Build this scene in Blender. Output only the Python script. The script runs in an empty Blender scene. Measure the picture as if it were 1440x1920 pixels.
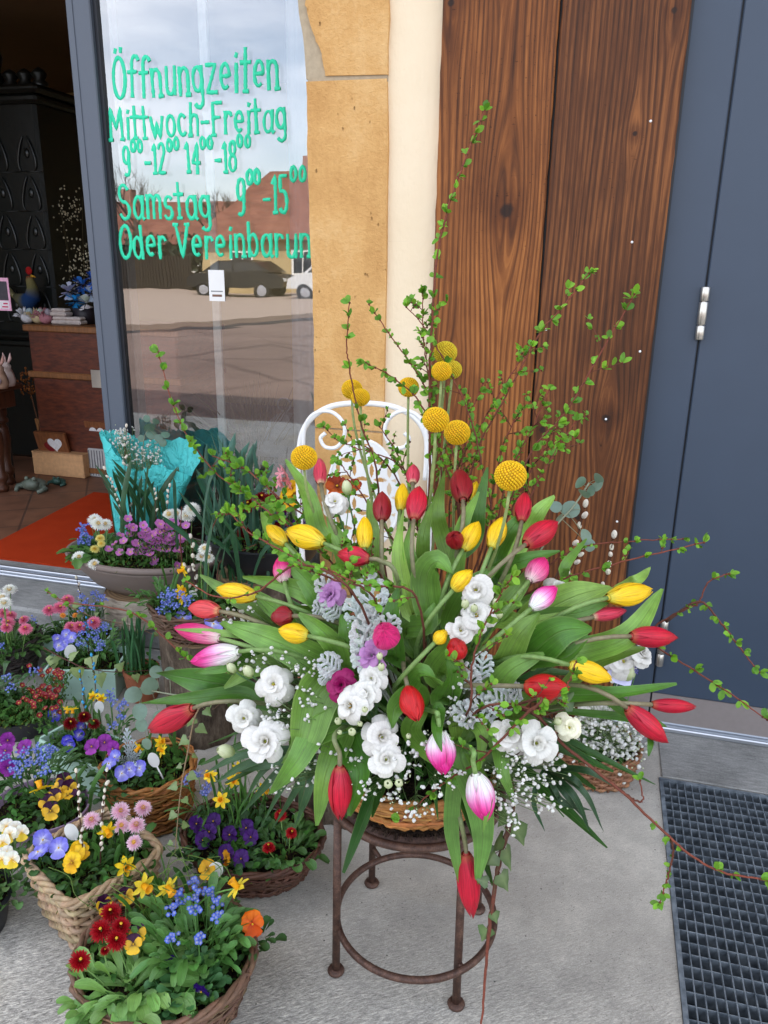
import bpy, math, random
from mathutils import Vector as V, Matrix
from math import sin, cos, pi, radians as rad, sqrt, atan2
SC = bpy.context.scene
COL = SC.collection
R = random.Random(11)
# ------------------------------------------------------------- camera, sky, sun, exposure
CAM_H, CAM_F, YAW, PITCH, ROLL = 1.45, 1470.0, rad(15), rad(17.5), rad(0.9)
cd = bpy.data.cameras.new('camera'); cam = bpy.data.objects.new('camera', cd); COL.objects.link(cam)
cd.sensor_fit = 'VERTICAL'; cd.sensor_height = 36.0; cd.lens = CAM_F / 1920 * 36.0
cd.clip_start = 0.05; cd.clip_end = 2000
FW = V((-sin(YAW) * cos(PITCH), cos(YAW) * cos(PITCH), -sin(PITCH)))
RT = V((cos(YAW), sin(YAW), 0)); UP = RT.cross(FW)
cr, sr = cos(ROLL), sin(ROLL)
RX = RT * cr + UP * sr; UX = UP * cr - RT * sr
cam.matrix_world = Matrix(((RX.x, UX.x, -FW.x, 0), (RX.y, UX.y, -FW.y, 0), (RX.z, UX.z, -FW.z, CAM_H), (0, 0, 0, 1)))
SC.camera = cam
EYE = V((0, 0, CAM_H))

SUN_EL, SUN_AZ = rad(50), rad(12)          # the sun stands behind the building; azimuth from +Y towards +X
w = bpy.data.worlds.new('World'); SC.world = w; w.use_nodes = True
nt = w.node_tree; nt.nodes.clear()
wo = nt.nodes.new('ShaderNodeOutputWorld'); bg = nt.nodes.new('ShaderNodeBackground'); bg.inputs[1].default_value = 0.13
sk = nt.nodes.new('ShaderNodeTexSky'); sk.sky_type = 'NISHITA'; sk.sun_disc = False
sk.sun_elevation = SUN_EL; sk.sun_rotation = SUN_AZ
tc = nt.nodes.new('ShaderNodeTexCoord')
mp = nt.nodes.new('ShaderNodeMapping'); mp.inputs['Scale'].default_value = (1.5, 1.5, 5.0)
nz = nt.nodes.new('ShaderNodeTexNoise'); nz.inputs['Scale'].default_value = 1.6; nz.inputs['Detail'].default_value = 7; nz.inputs['Roughness'].default_value = .55
rp = nt.nodes.new('ShaderNodeValToRGB'); rp.color_ramp.elements[0].position = .43; rp.color_ramp.elements[1].position = .72
rp.color_ramp.elements[0].color = (.25, .25, .25, 1); rp.color_ramp.elements[1].color = (.92, .92, .92, 1)
mx = nt.nodes.new('ShaderNodeMix'); mx.data_type = 'RGBA'
mx.inputs[7].default_value = (11.2, 11.4, 12.2, 1)       # sunlit cloud
L = nt.links.new
L(tc.outputs['Generated'], mp.inputs[0]); L(mp.outputs[0], nz.inputs['Vector']); L(nz.outputs[0], rp.inputs[0])
L(rp.outputs[0], mx.inputs[0]); L(sk.outputs[0], mx.inputs[6]); L(mx.outputs[2], bg.inputs[0]); L(bg.outputs[0], wo.inputs[0])
sl = bpy.data.lights.new('sun', 'SUN'); so = bpy.data.objects.new('sun', sl); COL.objects.link(so)
sl.energy = 4.0; sl.angle = rad(0.5); sl.color = (1, .95, .87)
sd = V((sin(SUN_AZ) * cos(SUN_EL), cos(SUN_AZ) * cos(SUN_EL), sin(SUN_EL)))
so.rotation_euler = sd.to_track_quat('Z', 'Y').to_euler(); so.location = (0, 30, 40)
SC.view_settings.view_transform = 'Standard'; SC.view_settings.look = 'None'
SC.view_settings.exposure = 1.34; SC.view_settings.gamma = 1.0
SC.cycles.max_bounces = 8; SC.cycles.transparent_max_bounces = 16; SC.cycles.caustics_reflective = False; SC.cycles.caustics_refractive = False

# ------------------------------------------------------------- authoring helpers: photograph pixel -> point in the place
def ray(px, py):
    x = (px - 720) / CAM_F; y = -(py - 960) / CAM_F
    return FW + RX * x + UX * y
def P(px, py, Y):                            # on the upright plane Y = const
    d = ray(px, py); return EYE + d * (Y / d.y)
def G(px, py, z=0.0):                        # on the level plane z = const
    d = ray(px, py); return EYE + d * ((z - CAM_H) / d.z)
BC = V((-.29, 1.37, .62)); BR = V((.60, .42, .50))
def dome(px, py, k=1.0, plane=1.36):         # on the bouquet's rounded outside
    d = ray(px, py); o = EYE - BC
    q = lambda a: V((a.x / (BR.x * k), a.y / (BR.y * k), a.z / (BR.z * k)))
    a, b = q(d), q(o); A = a.dot(a); B = a.dot(b); C = b.dot(b) - 1; D = B * B - A * C
    if D < 0: return EYE + d * (plane / d.y)
    t = (-B - sqrt(D)) / A; p = EYE + d * t
    return p if p.y < plane else EYE + d * (plane / d.y)
def s(r, g, b):                              # display colour 0-255 -> linear
    f = lambda c: (c / 255 / 12.92) if c < 10.3 else ((c / 255 + .055) / 1.055) ** 2.4
    return (f(r), f(g), f(b))
def mixc(a, b, t): return tuple(x + (y - x) * t for x, y in zip(a, b))
def vary(c, a=.15, rr=None):
    rr = rr or R; k = 1 + rr.uniform(-a, a); return tuple(max(0, x * k * (1 + rr.uniform(-a, a) * .35)) for x in c)
def catmull(pts, n=6):
    p = [V(x) for x in pts]
    if len(p) < 3: return [p[0].lerp(p[-1], i / n) for i in range(n + 1)]
    q = [p[0] * 2 - p[1]] + p + [p[-1] * 2 - p[-2]]; out = []
    for i in range(1, len(q) - 2):
        for j in range(n):
            t = j / n; a, b, c, d = q[i - 1:i + 3]
            out.append(.5 * ((2 * b) + (c - a) * t + (2 * a - 5 * b + 4 * c - d) * t * t + (3 * b - a - 3 * c + d) * t ** 3))
    out.append(p[-1]); return out
def bez(a, b, c, d, n=10):
    o = []
    for i in range(n + 1):
        t = i / n; u = 1 - t; o.append(a * u ** 3 + b * 3 * u * u * t + c * 3 * u * t * t + d * t ** 3)
    return o
def frame(d, ref=V((0, 0, 1))):
    d = V(d).normalized()
    if abs(d.dot(ref)) > .98: ref = V((1, 0, 0)) if abs(d.x) < .9 else V((0, 1, 0))
    x = ref.cross(d).normalized(); return x, d.cross(x), d
class MB:                                    # collects faces of ONE part
    def __init__(s): s.v = []; s.f = []; s.c = []; s.u = []; s.m = []
    def add(s, vs, fs, col=(.5, .5, .5), uv=None, mi=0):
        o = len(s.v); s.v += [tuple(p) for p in vs]
        s.c += list(col) if isinstance(col, list) else [col] * len(vs)
        s.u += uv or [(.5, 0)] * len(vs)
        s.f += [tuple(i + o for i in f) for f in fs]; s.m += [mi] * len(fs); return s
    def grid(s, rows, col=(.5, .5, .5), loop=False, mi=0):
        n = len(rows[0]); vs = [p for r in rows for p in r]; fs = []
        for i in range(len(rows) - 1):
            for j in range(n if loop else n - 1):
                k = (j + 1) % n; fs.append((i * n + j, i * n + k, i * n + n + k, i * n + n + j))
        uv = [(j / max(1, n - 1), i / max(1, len(rows) - 1)) for i in range(len(rows)) for j in range(n)]
        cl = [c for i, r in enumerate(rows) for c in [col[i]] * n] if isinstance(col, list) and len(col) == len(rows) else col
        return s.add(vs, fs, cl, uv, mi)
    def tube(s, pts, r=.003, n=6, col=(.5, .5, .5), cap=True, loop=False, mi=0):
        pts = [V(p) for p in pts]; N = len(pts); rows = []
        x = y = None
        for i, p in enumerate(pts):
            if loop: d = pts[(i + 1) % N] - pts[i - 1]
            else: d = pts[min(i + 1, N - 1)] - pts[max(i - 1, 0)]
            if d.length < 1e-9: d = V((0, 0, 1))
            d.normalize()
            if x is None: x, y, _ = frame(d)
            else:
                x = x - d * x.dot(d)
                x = x.normalized() if x.length > 1e-6 else frame(d)[0]
                y = d.cross(x)
            q = r[i] if isinstance(r, (list, tuple)) else r
            rows.append([p + (x * cos(2 * pi * j / n) + y * sin(2 * pi * j / n)) * q for j in range(n)])
        if loop: rows.append(rows[0])
        o = len(s.v); s.grid(rows, col if not (isinstance(col, list) and loop) else col + [col[0]], True, mi)
        if cap and not loop:
            s.f += [tuple(o + j for j in range(n))[::-1], tuple(o + (N - 1) * n + j for j in range(n))]; s.m += [mi, mi]
        return s
    def lathe(s, prof, c=V((0, 0, 0)), n=32, col=(.5, .5, .5), ax=None, sx=1, sy=1, mi=0):
        x, y, d = ax or (V((1, 0, 0)), V((0, 1, 0)), V((0, 0, 1)))
        rows = [[c + (x * cos(2 * pi * j / n) * sx + y * sin(2 * pi * j / n) * sy) * r + d * z for j in range(n)] for r, z in prof]
        return s.grid(rows, col, True, mi)
    def box(s, a, b, col=(.5, .5, .5), bev=0, mi=0, rot=0, org=None):
        a, b = V(a), V(b); lo = V(map(min, a, b)); hi = V(map(max, a, b)); e = min(bev, *( (hi - lo) * .49))
        vs = []; fs = []
        if e <= 0:
            vs = [V((x, y, z)) for z in (lo.z, hi.z) for y in (lo.y, hi.y) for x in (lo.x, hi.x)]
            fs = [(0, 2, 3, 1), (4, 5, 7, 6), (0, 1, 5, 4), (2, 6, 7, 3), (0, 4, 6, 2), (1, 3, 7, 5)]
        else:
            idx = {}
            for k in range(8):
                sg = [1 if k >> i & 1 else 0 for i in range(3)]
                for ax in range(3):
                    p = [(hi[i] if sg[i] else lo[i]) + (0 if i == ax else (-e if sg[i] else e)) for i in range(3)]
                    idx[k, ax] = len(vs); vs.append(V(p))
            for ax in range(3):
                i, j = (ax + 1) % 3, (ax + 2) % 3
                for sd_ in (0, 1):
                    q = [sd_ << ax | a_ << i | b_ << j for a_, b_ in ((0, 0), (1, 0), (1, 1), (0, 1))]
                    f = [idx[k, ax] for k in q]; fs.append(tuple(f if sd_ else f[::-1]))
            for ax in range(3):
                i, j = (ax + 1) % 3, (ax + 2) % 3
                for a_ in (0, 1):
                    for b_ in (0, 1):
                        k0 = a_ << i | b_ << j; k1 = k0 | 1 << ax
                        f = [idx[k0, i], idx[k1, i], idx[k1, j], idx[k0, j]]; fs.append(tuple(f if a_ ^ b_ else f[::-1]))
            for k in range(8):
                f = [idx[k, 0], idx[k, 1], idx[k, 2]]; fs.append(tuple(f if bin(k).count('1') % 2 else f[::-1]))
        if rot:
            og = V(org) if org else (lo + hi) / 2
            m = Matrix.Rotation(rot, 3, 'Z'); vs = [m @ (p - og) + og for p in vs]
        return s.add(vs, fs, col, None, mi)
    def prism(s, poly, Y0, Y1, col=(.5, .5, .5), mi=0):   # polygon in X,Z pushed from Y0 to Y1
        n = len(poly); vs = [V((x, Y0, z)) for x, z in poly] + [V((x, Y1, z)) for x, z in poly]
        fs = [tuple(range(n)), tuple(range(2 * n - 1, n - 1, -1))] + [(j, j + n, (j + 1) % n + n, (j + 1) % n) for j in range(n)]
        return s.add(vs, fs, col, None, mi)
    def ball(s, c, r, col=(.5, .5, .5), n=8, m=6, sc=(1, 1, 1), ax=None, mi=0):
        x, y, d = ax or (V((1, 0, 0)), V((0, 1, 0)), V((0, 0, 1))); c = V(c)
        rows = []
        for i in range(m + 1):
            t = pi * i / m; q = max(sin(t), .001)
            rows.append([c + x * (cos(2 * pi * j / n) * q * r * sc[0]) + y * (sin(2 * pi * j / n) * q * r * sc[1]) - d * (cos(t) * r * sc[2]) for j in range(n)])
        return s.grid(rows, col, True, mi)
    def build(s, name, mat, parent=None, smooth=True, kind=None, label=None, cat=None, group=None, loc=None):
        base = WL[parent.name] if parent else V(loc or (0, 0, 0))
        me = bpy.data.meshes.new(name)
        me.from_pydata([(x - base.x, y - base.y, z - base.z) for x, y, z in s.v], [], s.f)
        ca = me.color_attributes.new('Col', 'FLOAT_COLOR', 'POINT')
        ca.data.foreach_set('color', [k for c in s.c for k in (c[0], c[1], c[2], 1)])
        if len(me.loops):
            ul = me.uv_layers.new(name='UVMap')
            vi = [0] * len(me.loops); me.loops.foreach_get('vertex_index', vi)
            ul.data.foreach_set('uv', [k for i in vi for k in s.u[i]])
        for m in (mat if isinstance(mat, (list, tuple)) else [mat]): me.materials.append(m)
        me.polygons.foreach_set('material_index', s.m)
        if smooth: me.polygons.foreach_set('use_smooth', [True] * len(me.polygons))
        me.update()
        o = bpy.data.objects.new(name, me); COL.objects.link(o)
        if parent: o.parent = parent
        else: o.location = base
        WL[o.name] = base
        if kind: o['kind'] = kind
        if label: o['label'] = label
        if cat: o['category'] = cat
        if group: o['group'] = group
        return o
WL = {}
def thing(name, label, cat, loc, group=None):
    o = bpy.data.objects.new(name, None); COL.objects.link(o); o.empty_display_size = .05
    o.location = loc; WL[o.name] = V(loc); o['label'] = label; o['category'] = cat
    if group: o['group'] = group
    return o
def sharp(o, deg=35):                        # smooth with crisp edges
    o.data.set_sharp_from_angle(angle=rad(deg)); return o

# ------------------------------------------------------------- node expressions
class X:
    nt = None
    def __init__(s, k): s.k = k
    @staticmethod
    def put(i, v):
        if isinstance(v, X): X.nt.links.new(v.k, i)
        else: i.default_value = v
    @staticmethod
    def op(o, *a):
        n = X.nt.nodes.new('ShaderNodeMath'); n.operation = o
        for i, v in zip(n.inputs, a): X.put(i, v)
        return X(n.outputs[0])
    def __add__(s, o): return X.op('ADD', s, o)
    __radd__ = __add__
    def __sub__(s, o): return X.op('SUBTRACT', s, o)
    def __rsub__(s, o): return X.op('SUBTRACT', o, s)
    def __mul__(s, o): return X.op('MULTIPLY', s, o)
    __rmul__ = __mul__
    def __truediv__(s, o): return X.op('DIVIDE', s, o)
def xn(kind, outs=0, **kw):
    n = X.nt.nodes.new(kind)
    for k, v in kw.items():
        if k[0] == '_': setattr(n, k[1:], v)
        else: X.put(n.inputs[k.replace('__', ' ')], v)
    return X(n.outputs[outs])
def coord(what='Object'): 
    n = X.nt.nodes.new('ShaderNodeTexCoord'); return X(n.outputs[what])
def wpos():
    n = X.nt.nodes.new('ShaderNodeNewGeometry'); return X(n.outputs['Position'])
def sep(v):
    n = X.nt.nodes.new('ShaderNodeSeparateXYZ'); X.put(n.inputs[0], v); return [X(o) for o in n.outputs]
def comb(x, y, z):
    n = X.nt.nodes.new('ShaderNodeCombineXYZ')
    for i, v in zip(n.inputs, (x, y, z)): X.put(i, v)
    return X(n.outputs[0])
def noise(vec, sc, det=4, rough=.55, dist=0): return xn('ShaderNodeTexNoise', 0, Vector=vec, Scale=sc, Detail=det, Roughness=rough, Distortion=dist)
def voro(vec, sc, out=0, feat='F1'): return xn('ShaderNodeTexVoronoi', out, _feature=feat, Vector=vec, Scale=sc)
def stretch(vec, a): return xn('ShaderNodeVectorMath', 0, _operation='MULTIPLY', **{}) if False else _vm(vec, a)
def _vm(vec, a):
    n = X.nt.nodes.new('ShaderNodeVectorMath'); n.operation = 'MULTIPLY'; X.put(n.inputs[0], vec); n.inputs[1].default_value = a; return X(n.outputs[0])
def ramp(f, *st):
    n = X.nt.nodes.new('ShaderNodeValToRGB'); X.put(n.inputs[0], f); e = n.color_ramp.elements
    while len(e) < len(st): e.new(.5)
    for q, (p, c) in zip(e, st):
        q.position = p; q.color = (*(c if isinstance(c, tuple) else (c, c, c)), 1)
    return X(n.outputs[0])
def mix(f, a, b, mode='MIX'):
    n = X.nt.nodes.new('ShaderNodeMix'); n.data_type = 'RGBA'; n.blend_type = mode
    c4 = lambda v: v if isinstance(v, X) else (*v, 1)
    X.put(n.inputs[0], f); X.put(n.inputs[6], c4(a)); X.put(n.inputs[7], c4(b)); return X(n.outputs[2])
def attr():
    n = X.nt.nodes.new('ShaderNodeAttribute'); n.attribute_name = 'Col'; return X(n.outputs[0])
def smooth(x, a, b):
    n = X.nt.nodes.new('ShaderNodeMapRange'); n.interpolation_type = 'SMOOTHSTEP'
    X.put(n.inputs[0], x); n.inputs[1].default_value = a; n.inputs[2].default_value = b; return X(n.outputs[0])
def material(name, fn):
    """fn() returns a dict: col, rough, metal, spec, bump (height), bstr, bdist, trans (translucent share), sheen, emit"""
    m = bpy.data.materials.new(name); m.use_nodes = True; nt = m.node_tree; nt.nodes.clear(); X.nt = nt
    d = fn(); out = nt.nodes.new('ShaderNodeOutputMaterial'); p = nt.nodes.new('ShaderNodeBsdfPrincipled')
    c4 = lambda v: v if isinstance(v, X) else (*v, 1)
    X.put(p.inputs['Base Color'], c4(d['col'])); X.put(p.inputs['Roughness'], d.get('rough', .6)); X.put(p.inputs['Metallic'], d.get('metal', 0.0))
    X.put(p.inputs['Specular IOR Level'], d.get('spec', .5))
    if 'coat' in d: p.inputs['Coat Weight'].default_value = d['coat']; p.inputs['Coat Roughness'].default_value = .15
    nrm = None
    if 'bump' in d:
        b = nt.nodes.new('ShaderNodeBump'); X.put(b.inputs['Height'], d['bump']); b.inputs['Strength'].default_value = d.get('bstr', .5); b.inputs['Distance'].default_value = d.get('bdist', .002)
        nt.links.new(b.outputs[0], p.inputs['Normal']); nrm = b.outputs[0]
    if d.get('trans'):
        t = nt.nodes.new('ShaderNodeBsdfTranslucent'); X.put(t.inputs[0], c4(d.get('tcol', d['col'])))
        if nrm: nt.links.new(nrm, t.inputs['Normal'])
        ms = nt.nodes.new('ShaderNodeMixShader'); ms.inputs[0].default_value = d['trans']
        nt.links.new(p.outputs[0], ms.inputs[1]); nt.links.new(t.outputs[0], ms.inputs[2]); nt.links.new(ms.outputs[0], out.inputs[0])
    else: nt.links.new(p.outputs[0], out.inputs[0])
    return m
def glass(name, refl, tint=(1, 1, 1), rough=0.0):
    m = bpy.data.materials.new(name); m.use_nodes = True; nt = m.node_tree; nt.nodes.clear(); X.nt = nt
    out = nt.nodes.new('ShaderNodeOutputMaterial'); a = nt.nodes.new('ShaderNodeBsdfTransparent'); a.inputs[0].default_value = (*tint, 1)
    b = nt.nodes.new('ShaderNodeBsdfGlossy'); b.inputs['Roughness'].default_value = rough
    bp = nt.nodes.new('ShaderNodeBump'); bp.inputs['Strength'].default_value = .3; bp.inputs['Distance'].default_value = .0016; X.put(bp.inputs['Height'], noise(wpos(), 3.2, 2, .5)); nt.links.new(bp.outputs[0], b.inputs['Normal'])
    lw = nt.nodes.new('ShaderNodeLayerWeight'); lw.inputs[0].default_value = .35
    f = X.op('ADD', X(lw.outputs['Fresnel']) * .55, refl)
    ms = nt.nodes.new('ShaderNodeMixShader'); X.put(ms.inputs[0], f)
    nt.links.new(a.outputs[0], ms.inputs[1]); nt.links.new(b.outputs[0], ms.inputs[2]); nt.links.new(ms.outputs[0], out.inputs[0]); return m
# ------------------------------------------------------------- materials
def plain(name, col, rough=.6, metal=0.0, nsc=30, amt=.25, bstr=.15, bdist=.001, **kw):
    def f():
        p = coord(); n = noise(p, nsc, 5)
        c = mix(n, tuple(x * (1 - amt) for x in col), tuple(min(1, x * (1 + amt)) for x in col))
        return dict(col=c, rough=rough, metal=metal, bump=n, bstr=bstr, bdist=bdist, **kw)
    return material(name, f)
def colmat(name, rough=.55, amt=.2, nsc=60, bstr=.2, bdist=.0008, trans=0, spec=.4, streak=0, **kw):
    def f():
        a = attr(); p = coord(); n = noise(p, nsc, 4)
        c = mix(1.0, a, ramp(n, (.25, 1 - amt), (.75, 1 + amt)), 'MULTIPLY')
        b = n
        if streak:
            u = sep(coord('UV')); st = noise(comb(u[0] * 34, u[1] * 1.5, 0), 1.0, 3, .6)
            c = mix(1.0, c, ramp(st, (.3, 1 - streak), (.7, 1 + streak)), 'MULTIPLY'); b = n * .3 + st
        return dict(col=c, rough=rough, bump=b, bstr=bstr, bdist=bdist, trans=trans, spec=spec, **kw)
    return material(name, f)
def f_leaf():
    a = attr(); p = coord(); u, v, _ = sep(coord('UV')); n = noise(p, 24, 4); st = noise(comb(u * 40, v * 1.3, n * .3), 1.0, 3, .6); e = smooth(X.op('ABSOLUTE', u - .5), .43, .5); mid = smooth(X.op('ABSOLUTE', u - .5), .035, .0)
    c = mix(1.0, a, ramp(n, (.28, .74), (.72, 1.26)), 'MULTIPLY'); c = mix(1.0, c, ramp(st, (.3, .70), (.7, 1.34)), 'MULTIPLY'); c = mix(e * .4 + mid * .22, c, mix(.5, c, s(176, 196, 128)))
    return dict(col=c, rough=.36 + 0.0, bump=st * .7 + n * .5 - mid, bstr=.5, bdist=.0014, trans=.22, tcol=mix(1.0, c, (1.15, 1.1, .55), 'MULTIPLY'), spec=.5)
M_LEAF = material('leaf', f_leaf)
M_SMALL = colmat('small_leaf', .5, .2, 90, .15, .0006, .25, .35)
M_PETAL = colmat('petal', .48, .08, 60, .22, .0006, .22, .3, .10)
def f_tulip():
    a = attr(); p = coord(); u, v, _ = sep(coord('UV')); n = noise(p, 50, 4)
    st = noise(comb(u * 26, v * 1.6, n * .6), 1.0, 4, .65); e = smooth(X.op('ABSOLUTE', u - .5), .40, .5); mid = smooth(X.op('ABSOLUTE', u - .5), .05, .0)
    c = mix(1.0, a, ramp(st, (.28, .62), (.5, 1.0), (.72, 1.32)), 'MULTIPLY'); c = mix(e * .45, c, mix(1.0, c, (.5, .42, .42), 'MULTIPLY')); c = mix(mid * .35, c, mix(1.0, c, (.6, .55, .5), 'MULTIPLY'))
    return dict(col=c, rough=.42, bump=st * .8 + n * .3 - mid, bstr=.45, bdist=.0012, trans=.16, spec=.4)
M_TULIP = material('tulip_petal', f_tulip)
M_WPETAL = colmat('pale_petal', .5, .05, 70, .2, .0005, .10, .3, .09)
M_FLORET = colmat('floret', .55, .06, 60, .1, .0005, .25, .3)
M_FUZZ = colmat('fuzzy', .9, .2, 260, .5, .0012, .1, .15)
M_STEM = colmat('stem', .5, .25, 120, .3, .0008, .05)
M_BARK = colmat('twig_bark', .75, .35, 220, .6, .001)
def f_wicker():
    a = attr(); p = wpos(); n = noise(p, 55, 5); g = noise(_vm(p, (1, 1, 5)), 180, 3)
    return dict(col=mix(1.0, a, ramp(n * .6 + g * .4, (.28, .55), (.72, 1.35)), 'MULTIPLY'), rough=.55, bump=g, bstr=.4, bdist=.0008, spec=.35)
M_WICKER = material('wicker', f_wicker)
def f_soil():
    p = wpos(); n = noise(p, 60, 7, .7); v = voro(p, 140)
    return dict(col=ramp(n, (.3, s(12, 9, 7)), (.55, s(38, 28, 20)), (.75, s(70, 55, 40))), rough=.95, bump=n + v, bstr=1, bdist=.006, spec=.15)
M_SOIL = material('soil', f_soil)
M_MOSS = colmat('moss', .9, .4, 130, .8, .002, .1, .1)
def f_concrete():
    p = wpos(); x, y, z = sep(p)
    big = noise(p, 1.6, 5, .6); mid = noise(p, 9, 6, .65)
    ang = rad(34); bx = x * cos(ang) + y * sin(ang); by = y * cos(ang) - x * sin(ang)
    wob = noise(p, 7, 3) * .02
    br = noise(comb(bx * 42, (by + wob) * 165, 0), 1.0, 5, .7)          # broomed grooves
    br2 = noise(comb(bx * 90, (by + wob) * 300, 0), 1.0, 3, .65)
    fr = 1 - smooth(y, .85, 1.6) * .85
    spk = noise(p, 330, 2, .5); spots = smooth(voro(p, 24), .07, .03) * smooth(noise(p, 5, 2), .42, .5)
    spot2 = smooth(voro(p, 85), .2, .08) * smooth(noise(p, 4, 2), .42, .55)
    t = big * .34 + mid * .20 + spk * .18 + (br * .5 + br2 * .5 - .5) * fr * 1.5 + .14
    c = ramp(t, (.26, s(92, 92, 89)), (.5, s(170, 168, 163)), (.68, s(226, 224, 216)))
    c = mix(1.0, c, (1.0, .975, .925), 'MULTIPLY'); c = mix(spots * .85, c, s(40, 40, 40)); c = mix(spot2 * .45, c, s(70, 68, 66))
    warm = smooth(noise(_vm(p, (1, 1, 0)), 1.9, 4), .52, .7) * smooth(x * -1 + y * -.4, -.2, .9)
    c = mix(warm * .5, c, mix(1.0, c, s(225, 208, 170), 'MULTIPLY'))
    return dict(col=c, rough=.82, bump=br * fr * .9 + br2 * .5 * fr + mid * .6 + spk * .25, bstr=.85, bdist=.004, spec=.3)
M_CONC = material('concrete', f_concrete)
def f_concs():
    p = wpos(); n = noise(p, 3, 6, .65); k = noise(_vm(p, (1, 6, 1)), 22, 5, .6); sp = noise(p, 190, 2); v = smooth(voro(p, 40), .1, .05) * smooth(noise(p, 6, 2), .5, .6)
    c = ramp(n * .45 + k * .35 + sp * .2, (.32, s(92, 92, 90)), (.5, s(138, 138, 135)), (.7, s(176, 175, 171)))
    return dict(col=mix(v * .6, c, s(52, 52, 50)), rough=.85, bump=n + k * .4 + sp * .3, bstr=.5, bdist=.003, spec=.3)
M_CONCS = material('smooth_concrete', f_concs)
def f_asphalt():
    p = wpos(); n = noise(p, .7, 6, .6); g = noise(p, 60, 3, .6); b = noise(_vm(p, (1, .35, 1)), .25, 4)
    ck = smooth(voro(p + 0.0 if False else p, .33, 0, 'DISTANCE_TO_EDGE'), .02, .006)
    return dict(col=ramp(n * .4 + b * .4 + g * .2 - ck * .18, (.3, s(84, 66, 58)), (.55, s(112, 92, 82)), (.75, s(134, 114, 104))), rough=.9, bump=g, bstr=.5, bdist=.01)
M_ASPH = material('asphalt', f_asphalt)
def f_plaster():
    p = wpos(); n = noise(p, 38, 5, .6); m = noise(p, 4, 4); st = noise(_vm(p, (3, 1, 1)), 25, 4)
    cr = smooth(voro(p, 6, 'Distance' if False else 0, 'DISTANCE_TO_EDGE'), .006, .0) * smooth(noise(p, 3, 3), .55, .7)
    c = mix(m, s(232, 212, 178), s(243, 227, 198)); c = mix(cr * .25, c, s(150, 130, 110))
    return dict(col=c, rough=.9, bump=n * .6 + st * .6, bstr=.55, bdist=.006, spec=.2)
M_PLASTER = material('cream_plaster', f_plaster)
def f_stone():
    p = wpos(); n = noise(p, 5, 6, .6); g = noise(p, 95, 4, .65); st = noise(_vm(p, (1, 1, .18)), 30, 4); pit = smooth(voro(_vm(p, (1, 1, .5)), 48), .16, .04) * smooth(noise(p, 9, 3), .52, .64)
    c = ramp(n * .6 + g * .2 + st * .2, (.3, s(188, 140, 84)), (.5, s(212, 166, 106)), (.7, s(228, 190, 134)))
    return dict(col=mix(pit * .4, c, s(140, 92, 44)), rough=.9, bump=g * .5 + n * .7 + st * .4 - pit, bstr=1.0, bdist=.009, spec=.2)
M_STONE = material('ochre_sandstone', f_stone)
M_MORTAR = plain('mortar', s(176, 160, 134), .95, nsc=70, bstr=.6, bdist=.003)
def f_board(knots, tone, seed):
    def f():
        x, y, z = sep(wpos()); x0 = x
        kn = 0.0; halo = 0.0; ax = None
        for kx, kz, rr in knots:
            dx = x0 - kx; dz = z - kz
            gs = X.op('EXPONENT', (dx * dx / (rr * rr * 9) + dz * dz / (rr * rr * 60)) * -1.0)
            sh = X.op('TANH', dx / (rr * .8)) * gs * (rr * 1.35)
            ax = sh if ax is None else ax + sh
            q = X.op('SQRT', dx * dx + dz * dz * .9 + 1e-7)
            kn = X.op('MAXIMUM', smooth(q + noise(comb(x0, seed, z), 70, 2) * rr * .5, rr * 1.05, rr * .6), kn)
            halo = X.op('MAXIMUM', smooth(q, rr * 3.2, rr * .9), halo)
        u = x0 - ax if ax is not None else x0
        lo = noise(comb(x0 * 4.2, seed, z * .42), 1.0, 2, .45)                # slow drift: arches and flames
        g = u * 66 + lo * 8.5 + noise(comb(x0 * 1.5, seed + 1, z * .2), 1.0, 2) * 9
        wv = X.op('SINE', g * 6.283) * .5 + .5
        ring = X.op('POWER', wv, 2.4)
        fib = noise(comb(u * 420, seed, z * 9), 1.0, 4, .6)
        fib2 = noise(comb(u * 95, seed + 3, z * 2.2), 1.0, 4, .6)
        crk = smooth(noise(comb(u * 260, seed + 8, z * 6), 1.0, 3, .75), .66, .74)
        chk = smooth(noise(comb(u * 150, seed + 5, z * 240), 1.0, 2, .5), .68, .74) * smooth(noise(comb(x0 * 3, 9 + seed, z * 2), 1.0, 3), .45, .62)
        mot = noise(comb(x0 * 4, seed + 2, z * 1.6), 1.0, 5, .62)
        t = (1 - ring) * (.06 + .14 * mot) + fib * .28 + fib2 * .30 + mot * .34 - .065
        d, m_, l = tone
        c = ramp(t, (.27, d), (.48, m_), (.70, l))
        blot = smooth(noise(comb(x0 * 9, seed + 4, z * 1.3), 1.0, 5, .6), .53, .72)
        c = mix(blot * .55, c, mix(1.0, c, (.42, .34, .3), 'MULTIPLY'))
        c = mix(halo * .55, c, mix(1.0, c, (.45, .36, .3), 'MULTIPLY')); c = mix(kn * .9, c, s(34, 22, 16))
        c = mix(X.op('MAXIMUM', crk * .75, chk * .8), c, s(26, 14, 8))
        return dict(col=c, rough=.62, bump=ring * -.5 + fib * .7 - crk * 1.5 - chk, bstr=.55, bdist=.003, spec=.3)
    return f
M_BOARD1 = material('old_board', f_board([(-.29, 1.60, .031), (-.47, 2.12, .015), (-.335, 2.17, .010), (-.42, 1.15, .013)], (s(46, 23, 10), s(120, 69, 31), s(192, 124, 64)), 1.7))
M_BOARD2 = material('old_board_dark', f_board([(-.145, .985, .017), (.035, 1.03, .020), (.10, 2.07, .012), (.035, 1.79, .010), (-.19, 1.12, .008), (-.02, .72, .015)], (s(34, 18, 9), s(96, 55, 27), s(164, 104, 56)), 6.3))
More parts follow.
